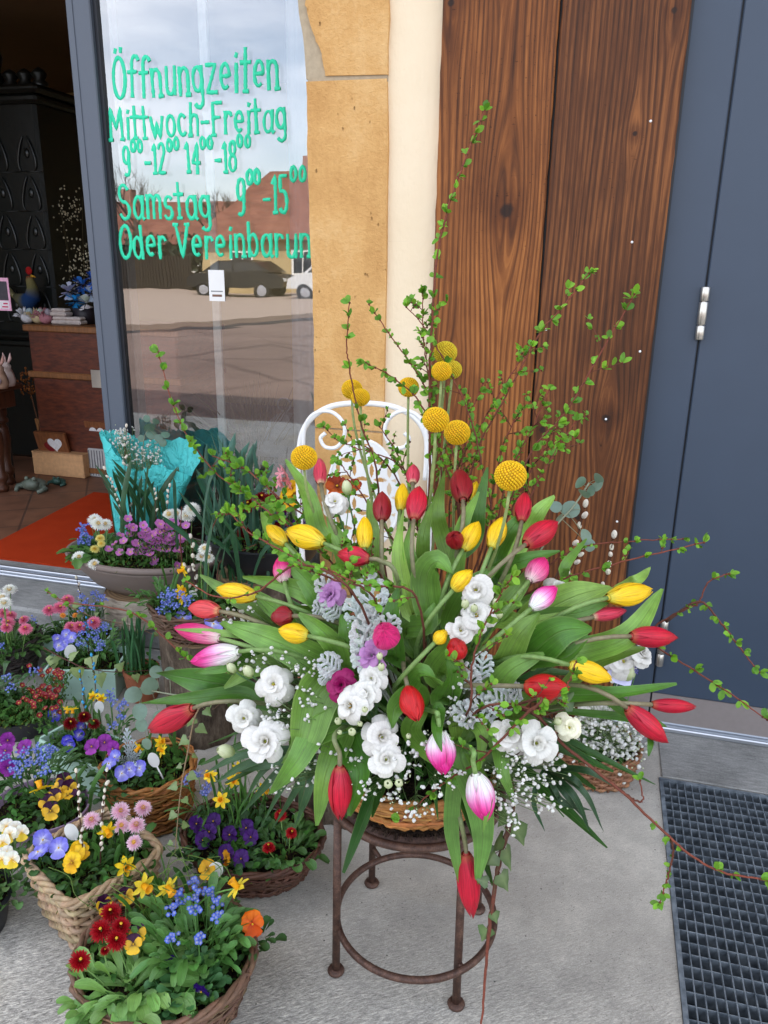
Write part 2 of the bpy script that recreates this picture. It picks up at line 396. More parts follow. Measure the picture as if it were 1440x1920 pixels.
M_BLUE = plain('slate_blue_paint', s(55, 68, 85), .45, nsc=7, amt=.10, bstr=.06, bdist=.0006, spec=.5)
M_GREYP = plain('grey_anodised', s(80, 88, 100), .45, nsc=200, amt=.06, bstr=.05, spec=.5)
M_DARKSEAL = plain('dark_seal', s(26, 29, 36), .5)
M_ALU = plain('bare_aluminium', s(196, 200, 206), .32, .85, nsc=120, amt=.08, bstr=.08)
M_STEEL = plain('brushed_steel', s(200, 196, 188), .3, .9, nsc=90, amt=.08)
M_KICK = plain('bronze_kick_plate', s(142, 133, 130), .5, .25, nsc=60, amt=.1)
def f_galv():
    p = wpos(); n = noise(p, 40, 4)
    return dict(col=ramp(n, (.3, s(92, 102, 111)), (.7, s(150, 160, 168))), rough=.45, metal=.45, bump=n, bstr=.2, bdist=.001)
M_GALV = material('galvanised_steel', f_galv)
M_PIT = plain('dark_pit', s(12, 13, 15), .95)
def f_rust():
    p = wpos(); n = noise(p, 60, 6, .7); k = noise(p, 300, 3)
    return dict(col=ramp(n * .7 + k * .3, (.3, s(46, 32, 27)), (.5, s(84, 60, 50)), (.7, s(122, 92, 76))), rough=.55, metal=.35, bump=n + k * .5, bstr=.4, bdist=.001)
M_RUST = material('rusty_iron', f_rust)
M_WHITE = plain('white_enamel', s(238, 238, 236), .3, nsc=50, amt=.03, bstr=.05, spec=.5, coat=.3)
M_MINT = plain('mint_wood_paint', s(174, 206, 190), .6, nsc=40, amt=.12, bstr=.35, bdist=.001)
M_TAUPE = plain('taupe_plastic', s(128, 114, 106), .5, nsc=25, amt=.06, bstr=.08)
M_LILAC = plain('lilac_glaze', s(176, 150, 178), .25, nsc=20, amt=.08, spec=.5)
M_BLACKP = plain('black_plastic', s(30, 31, 36), .4, nsc=40)
M_TERRA = plain('terracotta', s(150, 88, 58), .8, nsc=40)
M_COL = colmat('painted', .5, .12, 40, .15)
M_MATT = colmat('matt_surface', .85, .15, 40, .25)
M_PAPER = plain('white_paper', s(235, 235, 232), .7, nsc=20, amt=.03)
def f_tissue():
    p = wpos(); n = noise(p, 14, 5, .6, 1.2); v = X.op('ABSOLUTE', noise(_vm(p, (1, 1, .6)), 20, 3, .6, .8) - .5)
    return dict(col=mix(n, s(74, 216, 216), s(116, 236, 232)), rough=.55, bump=n * .6 + smooth(v, .0, .09) * .5, bstr=.8, bdist=.012, trans=.3, spec=.35)
M_TISSUE = material('turquoise_tissue', f_tissue)
def f_log():
    p = coord(); x, y, z = sep(p); n = noise(_vm(p, (1, 1, .35)), 26, 7, .7); m = noise(p, 8, 5)
    return dict(col=ramp(n * .7 + m * .3, (.32, s(38, 31, 26)), (.5, s(92, 80, 68)), (.68, s(150, 136, 118))), rough=.95, bump=n, bstr=1, bdist=.02, spec=.15)
M_LOG = material('log_bark', f_log)
def f_birch():
    p = coord(); n = noise(_vm(p, (1, 1, 5)), 12, 6, .7); m = noise(p, 6, 5)
    return dict(col=ramp(n * .6 + m * .4, (.34, s(84, 72, 62)), (.48, s(160, 146, 130)), (.68, s(206, 194, 176))), rough=.85, bump=n, bstr=.7, bdist=.01, spec=.2)
M_BIRCH = material('pale_bark', f_birch)
def f_cut():
    p = coord(); x, y, z = sep(p); r_ = X.op('SQRT', x * x + y * y + 1e-6); n = noise(p, 12, 4)
    rg = X.op('SINE', (r_ + n * .02) * 420) * .5 + .5
    return dict(col=mix(rg, s(112, 88, 62), s(150, 122, 88)), rough=.85, bump=rg, bstr=.2, bdist=.002)
M_CUT = material('cut_wood', f_cut)
def f_tiles():
    x, y, z = sep(wpos()); a = rad(33); u = x * cos(a) + y * sin(a); v = y * cos(a) - x * sin(a)
    bt = X.nt.nodes.new('ShaderNodeTexBrick'); X.put(bt.inputs['Vector'], comb(u, v, 0)); bt.offset = 0
    bt.inputs['Scale'].default_value = 1; bt.inputs['Mortar Size'].default_value = .006; bt.inputs['Brick Width'].default_value = .31; bt.inputs['Row Height'].default_value = .31
    bt.inputs['Color1'].default_value = (*s(120, 82, 60), 1); bt.inputs['Color2'].default_value = (*s(118, 80, 60), 1); bt.inputs['Mortar'].default_value = (*s(86, 62, 50), 1)
    n = noise(wpos(), 9, 5)
    return dict(col=mix(1.0, X(bt.outputs[0]), ramp(n, (.3, .75), (.7, 1.2)), 'MULTIPLY'), rough=.5, bump=X(bt.outputs[1]) * -1 + n * .2, bstr=.4, bdist=.003)
M_TILES = material('terracotta_tiles', f_tiles)
def f_mat_():
    p = wpos(); n = noise(p, 420, 2); m = noise(p, 8, 4)
    return dict(col=mix(m * .5 + n * .5, s(150, 40, 14), s(204, 70, 28)), rough=.98, bump=n, bstr=1, bdist=.004, spec=.1)
M_DOORMAT = material('orange_mat', f_mat_)
M_CURTAIN = plain('white_curtain', s(222, 226, 224), .9, nsc=12, amt=.06, trans=.4)
def f_trunk():
    p = wpos(); n = noise(_vm(p, (1, 1, 4)), 18, 5); return dict(col=ramp(n, (.3, s(62, 26, 13)), (.7, s(108, 50, 27))), rough=.5, bump=n, bstr=.3, bdist=.002)
M_TRUNK = material('trunk_leather', f_trunk)
def f_wood():
    p = coord(); n = noise(_vm(p, (3, 3, .6)), 20, 5, .6); return dict(col=mix(1.0, attr(), ramp(n, (.3, .65), (.7, 1.3)), 'MULTIPLY'), rough=.5, bump=n, bstr=.25, bdist=.001)
M_WOOD = material('plain_wood', f_wood)
M_STOVE = plain('black_green_glaze', s(17, 20, 18), .35, nsc=20, amt=.3, bstr=.4, bdist=.004)
M_INWALL = plain('inner_wall', s(222, 200, 150), .9, nsc=5, amt=.1)
M_CEIL = plain('inner_ceiling', s(104, 78, 50), .9, nsc=5, amt=.15)
M_INDARK = plain('inner_dark', s(52, 46, 40), .9, nsc=5, amt=.2)
def f_roof():
    x, y, z = sep(coord()); rw = X.op('SINE', z * 22) * .5 + .5; n = noise(coord(), 1.1, 5, .65); t = noise(_vm(coord(), (4, 4, 1)), 3, 3)
    return dict(col=ramp(n * .6 + t * .4, (.3, s(84, 48, 36)), (.5, s(116, 70, 54)), (.7, s(140, 92, 72))), rough=.85, bump=rw, bstr=.6, bdist=.05)
M_ROOF = material('clay_roof_tiles', f_roof)
M_RENDER = colmat('house_render', .9, .1, 3, .2, .005)
M_CARP = colmat('car_paint', .22, .05, 5, .02, .0005, 0, .6)
M_GLASS = glass('window_glass', .30)
M_GLASS2 = glass('window_glass_inner', .10)
M_CARGLASS = plain('car_glass', s(22, 26, 30), .08, amt=.05, spec=.8)
M_LETTER = plain('green_window_paint', s(40, 216, 166), .6, nsc=160, amt=.16, bstr=.3)
# ------------------------------------------------------------- ground and street
def struct(mb, name, mat, smooth=False): return mb.build(name, mat, None, smooth, 'structure')
GX0, GX1, GY0, GY1 = .287, 1.35, 1.02, 2.147                      # light well under the grating
m = MB()
xs, ys = [-14, GX0, GX1, 12], [-1.3, GY0, GY1, 2.9]
for i in range(3):
    for j in range(3):
        if i == 1 and j == 1: continue
        m.add([(xs[i], ys[j], 0), (xs[i + 1], ys[j], 0), (xs[i + 1], ys[j + 1], 0), (xs[i], ys[j + 1], 0)], [(0, 1, 2, 3)])
struct(m, 'pavement', M_CONC)
m = MB(); m.box((.296, 2.152, .0), (1.6, 2.425, .006), bev=.003); m.box((-14, 2.30, .0), (.286, 2.425, .004), bev=.002)
struct(m, 'concrete_strip', M_CONCS)
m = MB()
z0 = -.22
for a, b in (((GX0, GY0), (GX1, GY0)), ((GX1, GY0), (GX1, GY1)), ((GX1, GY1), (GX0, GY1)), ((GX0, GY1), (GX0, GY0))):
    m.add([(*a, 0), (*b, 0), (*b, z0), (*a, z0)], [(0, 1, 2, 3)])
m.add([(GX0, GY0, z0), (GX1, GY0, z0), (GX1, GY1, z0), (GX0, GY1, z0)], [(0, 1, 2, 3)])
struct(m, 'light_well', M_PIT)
m = MB(); m.add([(-90, -90, -.02), (60, -90, -.02), (60, -1.3, -.02), (-90, -1.3, -.02)], [(0, 1, 2, 3)]); m.box((-90, -1.32, -.02), (60, -1.3, 0))
struct(m, 'road', M_ASPH)
m = MB(); m.prism([(0, 0)] * 3, 0, 0) if False else None
pv = [(-10.2, -9.6), (-9.2, -12.2), (-8.0, -17.5), (-6.5, -27), (-6, -60), (-60, -60), (-60, -12), (-22, -9.2)]
m.add([(x, y, .09) for x, y in pv] + [(x, y, -.02) for x, y in pv], [tuple(range(8))[::-1]] + [(i, (i + 1) % 8, (i + 1) % 8 + 8, i + 8) for i in range(8)])
struct(m, 'far_pavement', plain('pale_paving', s(150, 132, 118), .9, nsc=3, amt=.1))
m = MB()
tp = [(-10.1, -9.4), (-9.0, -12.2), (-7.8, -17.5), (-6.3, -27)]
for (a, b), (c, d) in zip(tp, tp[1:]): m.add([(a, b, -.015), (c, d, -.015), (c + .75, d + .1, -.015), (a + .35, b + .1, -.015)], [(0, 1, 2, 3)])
struct(m, 'road_gutter', plain('tar', s(40, 34, 32), .9, nsc=9, amt=.3))  # flat dark strip on the road along the edge of the far pavement
m = MB(); m.box((-14, 2.43, 0), (-1.02, 2.9, .1), bev=.012)
struct(m, 'doorstep_slab', M_CONCS)
# ------------------------------------------------------------- grating
t = thing('floor_grating', 'galvanised steel floor grating set in the pavement before the blue door', 'grating', ((GX0 + GX1) / 2, (GY0 + GY1) / 2, 0))
m = MB()
for a, b in (((GX0 + .001, GY0, -.03), (GX0 + .012, GY1, .004)), ((GX1 - .012, GY0, -.03), (GX1, GY1, .004)), ((GX0 + .012, GY1 - .011, -.03), (GX1 - .012, GY1 - .001, .004)), ((GX0 + .012, GY0, -.03), (GX1 - .012, GY0 + .01, .004))): m.box(a, b)
m.build('grating_frame', M_GALV, t, False)
m = MB(); y = GY1 - .044
while y > GY0 + .02: m.box((GX0 + .012, y - .0013, -.030), (GX1 - .012, y + .0013, .001)); y -= .0335
x = GX0 + .03
while x < GX1 - .02: m.box((x - .0014, GY0 + .01, -.009), (x + .0014, GY1 - .011, .0022)); x += .0205
m.build('bar_grid', M_GALV, t, False)
# ------------------------------------------------------------- facade
WY = 2.40
t = thing('house_facade', 'rendered building front in cream plaster around the shop window and doors', 'building', (0, WY, 0))
m = MB()
m.box((-.705, WY, 0), (.135, 2.80, 5.4)); m.box((-8, WY, 2.95), (-.705, 2.80, 5.4)); m.box((-8, WY, 0), (-4.7, 2.80, 2.95))
m.box((.135, WY, 2.5), (6, 2.80, 5.4)); m.box((1.55, WY, 0), (6, 2.80, 2.5))
m.build('wall', M_PLASTER, t, False)
m = MB(); m.add([(-8.6, 1.7, 5.2), (6.6, 1.7, 5.2), (6.6, 7, 8.4), (-8.6, 7, 8.4), (-8.6, 1.7, 5.36), (6.6, 1.7, 5.36), (6.6, 7, 8.56), (-8.6, 7, 8.56)], [(0, 1, 2, 3), (7, 6, 5, 4), (0, 4, 5, 1), (1, 5, 6, 2), (2, 6, 7, 3), (3, 7, 4, 0)])
m.build('roof', M_ROOF, t, False)
# sandstone pier with its joints
def stone_edge(pts, YY=2.385): return [(P(x, y, YY).x, P(x, y, YY).z) for x, y in pts]
t = thing('sandstone_pier', 'ochre sandstone pier between the shop window and the cream plaster', 'pier', (-.83, 2.40, 0))
SX = P(725, 300, 2.385).x
def stone(left, ztop, zbot, nm='stone_block'):
    R2 = random.Random(len(left)); m = MB(); poly = stone_edge(left)
    rg = [(SX + R2.uniform(-.004, .004), zbot + (ztop - zbot) * k / 6) for k in range(7)]
    lf = [(x + R2.uniform(-.002, .002), z) for x, z in catpoly(poly)]
    m.prism(lf + rg, 2.385, 2.79); return m.build(nm, M_STONE, t, False)
def catpoly(p, n=5):
    q = catmull([(x, 0, z) for x, z in p], n); return [(v.x, v.z) for v in q]
zj = P(650, 146, 2.385).z
topl = [(598, -190), (575, -80), (572, 0), (574, 14), (590, 70), (603, 100), (610, 142)]
stone(topl, P(700, -190, 2.385).z, P(650, 143, 2.385).z)
stone([(574, 153), (577, 300), (582, 450), (588, 620), (590, 800)], zj - .006, P(590, 800, 2.385).z)
stone([(590, 803), (596, 950), (603, 1110)], P(590, 804, 2.385).z, P(600, 1110, 2.385).z)
stone([(603, 1113), (609, 1260), (618, 1440)], P(600, 1114, 2.385).z, 0)
m = MB(); pl = stone_edge([(553, -190), (557, 0), (567, 70), (573, 148)])
m.prism(catpoly(pl) + [(SX - .01, pl[-1][1]), (SX - .01, pl[0][1])], 2.391, 2.78)
m.prism(stone_edge([(576, 140), (576, 160)]) + [(SX - .003, zj - .012), (SX - .003, zj + .008)], 2.3895, 2.7785); m.box((pl[-1][0] + .03, 2.392, 0), (SX - .006, 2.7, zj - .02))
m.build('mortar_joint', M_MORTAR, t, False)
m = MB(); m.box((SX - .3, 2.39, pl[0][1] + .001), (SX, 2.79, 2.949)); m.build('lintel_block', M_STONE, t, False)
# boards
BY = 2.365
bx0 = P(818, 350, BY).x; bxs = P(1027, 350, BY).x; bx1 = P(1240, 500, BY).x
for nm, x0, x1, mt, lab, sd_ in (('wooden_board', bx0, bxs - .003, M_BOARD1, 'old brown wooden board with one large knot, beside the cream plaster', 1), ('wooden_board', bxs + .003, bx1, M_BOARD2, 'darker brown wooden board with pale nail heads, beside the blue door', 2)):
    t = thing(nm, lab, 'board', ((x0 + x1) / 2, BY, 0), 'old boards on the wall'); rr = random.Random(sd_)
    m = MB(); N = 60; rows = []
    for i in range(N + 1):
        z = .012 + 2.65 * i / N; a = x0 + rr.uniform(-.0016, .0016); b = x1 + rr.uniform(-.0012, .0012)
        rows.append([V((a, WY, z)), V((a, BY + .004, z)), V((a + .004, BY, z)), V((b - .004, BY, z)), V((b, BY + .004, z)), V((b, WY, z))])
    m.grid([r[::-1] for r in rows]); m.add(rows[0], [(0, 1, 2, 3, 4, 5)]); m.add(rows[-1], [(5, 4, 3, 2, 1, 0)])
    sharp(m.build('plank', mt, t), 30)
    if sd_ == 2:
        for px, py in ((1220, 227), (1185, 454), (1024, 618), (1200, 659), (1136, 786), (1157, 978)):
            p = P(px, py, BY); m = MB(); m.lathe([(0, -.0025), (.0028, -.0022), (.0036, 0)], p + V((0, .0002, 0)), 10, ax=(V((1, 0, 0)), V((0, 0, -1)), V((0, 1, 0)))); m.build('nail', M_WHITE, t)
m = MB(); m.box((bxs - .01, 2.392, .012), (bxs + .01, 2.399, 2.66)); m.box((bx1 - .02, 2.3925, .0), (bx1 + .008, 2.3985, 2.5))
m.build('shadow_gap', M_DARKSEAL, bpy.data.objects['house_facade'], False)
# ------------------------------------------------------------- blue door
DY = 2.408
t = thing('metal_door', 'slate blue metal door with steel hinges beside the wooden boards', 'door', (.9, DY, 0))
dx0 = P(1296, 0, DY).x - .008; dxs = P(1262, 1000, DY).x; zk = P(1300, 1312, DY).z; zk0 = .035
m = MB(); m.box((dx0, DY, zk), (dxs - .0025, DY + .06, 2.5), bev=.003); m.box((dxs + 1.16, DY, zk), (1.55, DY + .06, 2.5), bev=.003); m.build('door_frame', M_BLUE, t, False)
m = MB(); m.box((dxs + .0025, DY + .001, zk + .004), (dxs + 1.157, DY + .05, 2.49), bev=.003); m.build('door_leaf', M_BLUE, t, False)
m = MB(); m.box((dxs - .0025, DY + .012, .03), (dxs + .0025, DY + .055, 2.5)); m.build('door_seal', M_DARKSEAL, t, False)
m = MB(); m.box((dx0, DY + .004, zk0), (dxs - .003, DY + .05, zk - .001)); m.box((dxs + .003, DY + .004, zk0), (1.5, DY + .05, zk + .003)); m.build('kick_plate', M_KICK, t, False)
m = MB(); m.box((dx0, DY - .01, .006), (1.55, DY + .06, .022), bev=.003); m.box((dx0, DY + .012, .022), (1.55, DY + .06, .034), bev=.003); m.build('threshold', M_ALU, t, False)
for (a, b) in (((1322, 538), (1312, 637)), ((1245, 1163), (1238, 1248))):
    p, q = P(*a, DY - .010), P(*b, DY - .010); x = (p.x + q.x) / 2; h = MB(); hz = p.z - q.z
    prof = []
    for k0, k1 in ((0, .27), (.285, .72), (.735, 1)): prof += [(.0005, q.z + hz * k0), (.0105, q.z + hz * k0), (.012, q.z + hz * k0 + .002), (.012, q.z + hz * k1 - .002), (.0105, q.z + hz * k1), (.0005, q.z + hz * k1)]
    h.lathe(prof, V((x, DY - .010, 0)), 18); h.box((x - .004, DY - .008, q.z + .01), (x + .004, DY + .002, p.z - .01)); sharp(h.build('hinge', M_STEEL, t), 40)
# ------------------------------------------------------------- shop window, its painted opening hours
GLY = 2.78
t = thing('shop_window', 'tall grey framed shop window with opening hours painted in green', 'window', (-1.4, GLY, .1))
px0 = P(121, 0, GLY - .03).x; px1 = P(167, 0, GLY - .03).x; pxs = P(183, 0, GLY).x; gx1 = -.66
m = MB(); m.box((px0, GLY - .03, .1), (px1, GLY + .06, 2.95), bev=.004); m.box((px1, GLY - .03, .101), (gx1, GLY + .06, .17), bev=.004); m.box((px0 + .028, GLY - .0325, .1), (px0 + .0295, GLY - .0301, 2.95)); m.box((gx1, GLY - .03, .1), (gx1 + .08, GLY + .06, 2.95), bev=.004); m.build('window_frame', M_GREYP, t, False)
m = MB(); m.box((px1 + .0002, GLY - .012, .17), (pxs, GLY + .05, 2.95)); m.box((pxs, GLY - .012, .1702), (gx1, GLY + .05, .185)); m.build('gasket', M_DARKSEAL, t, False)
for yy, mt in ((GLY, M_GLASS), (GLY + .022, M_GLASS2)):
    m = MB(); m.add([(pxs - .002, yy, .18), (gx1, yy, .18), (gx1, yy, 2.95), (pxs - .002, yy, 2.95)], [(0, 1, 2, 3)]); m.build('pane', mt, t, False)
def arc(cx, cy, rx, ry, a0, a1, n=12): return [(cx + rx * cos(rad(a0 + (a1 - a0) * i / n)), cy + ry * sin(rad(a0 + (a1 - a0) * i / n))) for i in range(n + 1)]
XH = .66
GL = {
 'O': (.44, [arc(.22, .5, .19, .5, 90, 450, 22)]),
 'f': (.30, [arc(.22, .80, .11, .18, 30, 180, 8) + [(.11, 0)], [(.0, .6), (.25, .6)]]),
 'n': (.36, [[(.04, XH), (.05, 0)], [(.05, .45)] + arc(.18, .46, .12, .19, 150, 0, 8) + [(.30, 0)], [(.25, 0), (.36, 0)]]),
 'u': (.36, [[(.04, XH)] + [(.05, .2)] + arc(.17, .18, .12, .18, 180, 350, 8), [(.30, XH), (.31, 0)]]),
 'g': (.36, [arc(.17, .36, .14, .29, 40, 400, 16), [(.30, XH), (.31, -.12)] + arc(.18, -.14, .13, .18, 0, -140, 8)]),
 'z': (.34, [[(.03, XH), (.30, XH), (.03, 0), (.32, 0)]]),
 'e': (.36, [[(.05, .36), (.29, .36)] + arc(.17, .36, .13, .29, 0, 300, 14)]),
 'i': (.14, [[(.07, XH), (.07, 0)], [(.06, .84), (.08, .90)]]),
 't': (.28, [[(.13, 1), (.13, .0)], [(.0, .68), (.27, .68)], [(.08, 0), (.2, 0)]]),
 'M': (.56, [[(.05, 0), (.08, 1), (.27, .35), (.46, 1), (.49, 0)], [(0, 0), (.1, 0)], [(.44, 0), (.54, 0)]]),
 'w': (.50, [[(.03, XH), (.14, 0), (.24, .5), (.34, 0), (.46, XH)]]),
 'o': (.36, [arc(.17, .33, .14, .32, 90, 450, 16)]),
 'c': (.32, [arc(.17, .33, .14, .32, 50, 310, 12)]),
 'h': (.36, [[(.05, 1), (.05, 0)], [(.05, .42)] + arc(.18, .44, .12, .2, 150, 0, 8) + [(.30, 0)], [(.0, 0), (.1, 0)]]),
 '-': (.30, [[(.03, .38), (.26, .38)]]),
 'F': (.36, [[(.06, 0), (.06, 1), (.36, 1)], [(.06, .55), (.28, .55)], [(0, 0), (.13, 0)]]),
 'r': (.28, [[(.05, XH), (.05, 0)], [(.05, .42)] + arc(.17, .46, .1, .18, 150, 30, 6)]),
 'a': (.36, [arc(.16, .33, .14, .32, 50, 410, 14), [(.30, XH), (.30, .05), (.35, 0)]]),
 'S': (.40, [arc(.2, .74, .15, .25, 30, 250, 10) + arc(.19, .25, .16, .25, 80, -150, 12)]),
 'm': (.52, [[(.04, XH), (.05, 0)], [(.05, .45)] + arc(.15, .47, .1, .18, 150, 0, 7) + [(.25, 0)], [(.25, .45)] + arc(.36, .47, .1, .18, 150, 0, 7) + [(.46, 0)]]),
 's': (.30, [arc(.15, .48, .11, .17, 40, 240, 8) + arc(.14, .17, .12, .17, 80, -150, 9)]),
 'd': (.36, [arc(.16, .33, .14, .32, 40, 400, 14), [(.30, 1), (.31, 0)]]),
 'V': (.46, [[(.03, 1), (.22, 0), (.43, 1)], [(-.03, 1), (.1, 1)], [(.36, 1), (.48, 1)]]),
 'b': (.36, [[(.05, 1), (.05, 0)], arc(.18, .33, .13, .32, 150, -150, 14)]),
 '9': (.36, [arc(.17, .7, .14, .29, 20, 380, 14), [(.31, .8), (.30, .3)] + arc(.18, .2, .13, .2, 0, -120, 6)]),
 '1': (.20, [[(.02, .8), (.12, 1), (.12, 0)], [(.05, 0), (.19, 0)]]),
 '2': (.36, [arc(.17, .75, .14, .25, 160, -20, 9) + [(.03, 0), (.33, 0)]]),
 '4': (.36, [[(.25, 0), (.25, 1), (.02, .35), (.36, .35)]]),
 '8': (.36, [arc(.17, .76, .12, .23, -90, 270, 14), arc(.17, .27, .15, .27, 90, 450, 14)]),
 '5': (.36, [[(.31, 1), (.07, 1), (.06, .58)] + arc(.16, .3, .15, .3, 110, -140, 12)]),
 '°': (.27, [arc(.13, .98, .105, .19, 90, 450, 12)]),
}
def lettering(text, a, b, cap, nm='painted_lettering'):
    """baseline from pixel a to pixel b on the pane, capital height in pixels"""
    A, B = P(*a, GLY - .004), P(*b, GLY - .004); H_ = (P(a[0], a[1] - cap, GLY).z - A.z); rr = random.Random(len(text))
    wd = 0
    for ch in text: wd += .26 if ch == ' ' else (GL['O'] if ch == 'Ö' else GL[ch])[0] + .075
    k = (B.x - A.x) / wd; m = MB(); x = 0
    for ch in text:
        if ch == ' ': x += .26; continue
        wch, st = GL['O' if ch == 'Ö' else ch]
        if ch == 'Ö': st = st + [[(.12, 1.13), (.14, 1.2)], [(.30, 1.14), (.31, 1.22)]]
        jy = rr.uniform(-.03, .03); sl_ = rr.uniform(-.03, .06)
        for sk_ in st:
            q = []
            for (u, v) in sk_:
                xx = A.x + (x + u + sl_ * v) * k; f = (xx - A.x) / (B.x - A.x); zz = A.z + (B.z - A.z) * f + (v + jy) * H_
                q.append(V((xx, GLY - .0035, zz)))
            d2 = []
            for i in range(len(q) - 1):
                n_ = max(1, int((q[i + 1] - q[i]).length / .008)); d2 += [q[i].lerp(q[i + 1], j / n_) for j in range(n_)]
            d2.append(q[-1]); n = len(d2); rows = []
            for i, p in enumerate(d2):
                d = (d2[min(i + 1, n - 1)] - d2[max(i - 1, 0)]); d = d.normalized() if d.length > 0 else V((1, 0, 0)); sd2 = V((-d.z, 0, d.x)); h = .0064 * (1 + rr.uniform(-.22, .22)) * (H_ / .105) ** .35
                rows.append([p + sd2 * h + V((0, .0033, 0)), p + sd2 * h * .8 + V((0, .0012, 0)), p - V((0, .0004, 0)), p - sd2 * h * .8 + V((0, .0012, 0)), p - sd2 * h + V((0, .0033, 0))])
            ex = (d2[0] - d2[1]).normalized() * .004 if n > 1 else V(); e2 = (d2[-1] - d2[-2]).normalized() * .004 if n > 1 else V()
            rows = [[r_ + ex for r_ in rows[0]]] + rows + [[r_ + e2 for r_ in rows[-1]]]
            m.grid(rows)
        x += wch + .075
    return m.build(nm, M_LETTER, t)
lettering('Öffnungzeiten', (212, 184), (528, 165), 76)
lettering('Mittwoch-Freitag', (205, 262), (541, 245), 58)
lettering('9°°-12°° 14°°-18°°', (231, 328), (474, 320), 54)
lettering('Samstag', (224, 410), (400, 409), 64)
lettering('9°°-15°°', (443, 402), (576, 395), 68)
lettering('Oder Vereinbarung', (224, 484), (614, 481), 60)
# notice on the pane (its code is left out)
m = MB(); a, b = P(390, 506, GLY - .003), P(422, 565, GLY - .003); m.box((a.x, GLY - .0025, b.z), (b.x, GLY - .0012, a.z)); n_ = m.build('paper_notice', M_PAPER, t, False)
m = MB(); hz = a.z - b.z; m.box((a.x + .013, GLY - .0035, b.z + .016 * 1), (b.x - .012, GLY - .0026, b.z + .024)); m.build('printed_stamp', plain('brown_print', s(120, 90, 74), .7), n_, False)
m = MB()
m.box((a.x + .008, GLY - .0035, b.z + .034), (b.x - .008, GLY - .0026, b.z + .0375)); m.build('printed_line', plain('grey_print', s(120, 124, 126), .7), n_, False)
# door rail
m = MB(); r0 = 2.69; m.box((-3.6, r0, .1), (px0 - .001, r0 + .075, .112), bev=.003); m.box((-3.6, r0 + .012, .112), (px0 - .001, r0 + .03, .122), bev=.003); m.box((-3.6, r0 + .055, .112), (px0 - .001, r0 + .072, .124), bev=.003)
m.build('door_rail', M_ALU, t, False)
# ------------------------------------------------------------- the shop inside
FZ = .1
m = MB(); m.add([(-6, 2.75, FZ - .001), (1.2, 2.75, FZ - .001), (1.2, 7.2, FZ - .001), (-6, 7.2, FZ - .001)], [(0, 1, 2, 3)]); struct(m, 'shop_floor', M_TILES)
t = thing('shop_room', 'dim shop interior with cream wall and brown ceiling behind the open doorway', 'room', (-2.5, 7, FZ))
m = MB(); m.box((-6.1, 2.8, 0), (-6, 7.3, 3.0)); m.box((1.2, 2.8, 0), (1.3, 7.3, 3.0)); m.box((-6, 7.2, 0), (1.2, 7.3, 3.0)); m.build('inner_wall', M_INWALL, t, False)
m = MB(); m.box((-6.1, 2.8, 2.96), (1.3, 7.3, 3.06)); m.build('ceiling', M_CEIL, t, False)
m = MB(); a, b = P(78, 45, 7.15), P(118, 330, 7.15); m.box((a.x - .14, 7.08, FZ), (a.x + .14, 7.19, 2.95), s(96, 48, 22)); m.build('timber_post', M_WOOD, t, False)
m = MB(); m.box((px0 - 2.6, GLY, FZ), (px0 - 2.5, GLY + .06, 2.95)); m.build('doorway_frame', M_GREYP, t, False)
# tiled stove at the left edge
t = thing('tiled_stove', 'tall dark glazed tiled stove with a crested top at the left edge', 'stove', (-3.55, 4.9, FZ)); sy = 4.6
sx1 = P(88, 400, sy).x; sx0 = sx1 - .9; zt = P(60, 175, sy).z
m = MB(); m.box((sx0, sy, FZ), (sx1, sy + .6, .95), bev=.02); m.box((sx0 + .03, sy + .03, .95), (sx1 - .03, sy + .57, zt), bev=.02); m.build('stove_body', M_STOVE, t, False)
for z in (.93, zt): 
    m = MB(); m.box((sx0 - .05, sy - .05, z), (sx1 + .05, sy + .65, z + .05), bev=.02); m.box((sx0 - .02, sy - .02, z - .05), (sx1 + .02, sy + .62, z), bev=.015); m.build('cornice', M_STOVE, t, False)
for k in range(5):
    for j in range(4):
        x = sx0 + .13 + j * .215; z = 1.15 + k * .235
        if z > zt - .15: continue
        m = MB(); [m.tube([V((x + sg * (.015 + .05 * (1 - cos(a)) * .5) , sy + .024, z + .10 - .2 * a / 4.4 + .02 * sin(a * 1.4))) for a in [.22 * q_ for q_ in range(21)]], [.003 + .007 * sin(pi * q_ / 20) for q_ in range(21)], 6) for sg in (-1, 1)]; m.ball(V((x, sy + .03, z)), .022, n=8, m=6, sc=(1, .5, 1.4)); m.box((x - .1, sy + .026, z - .112), (x + .1, sy + .034, z - .106)); m.build('relief_tile', M_STOVE, t)
rr = random.Random(2)
for k in range(9):
    x = sx0 + .05 + k * .105; h = .25 if k < 6 else .1; m = MB(); z = zt + .05
    m.lathe([(.045, z), (.05, z + h * .2), (.03, z + h * .4), (.052, z + h * .7), (.03, z + h * .95), (.001, z + h * 1.1)], V((x, sy + .08, 0)), 10); m.build('finial', M_STOVE, t)
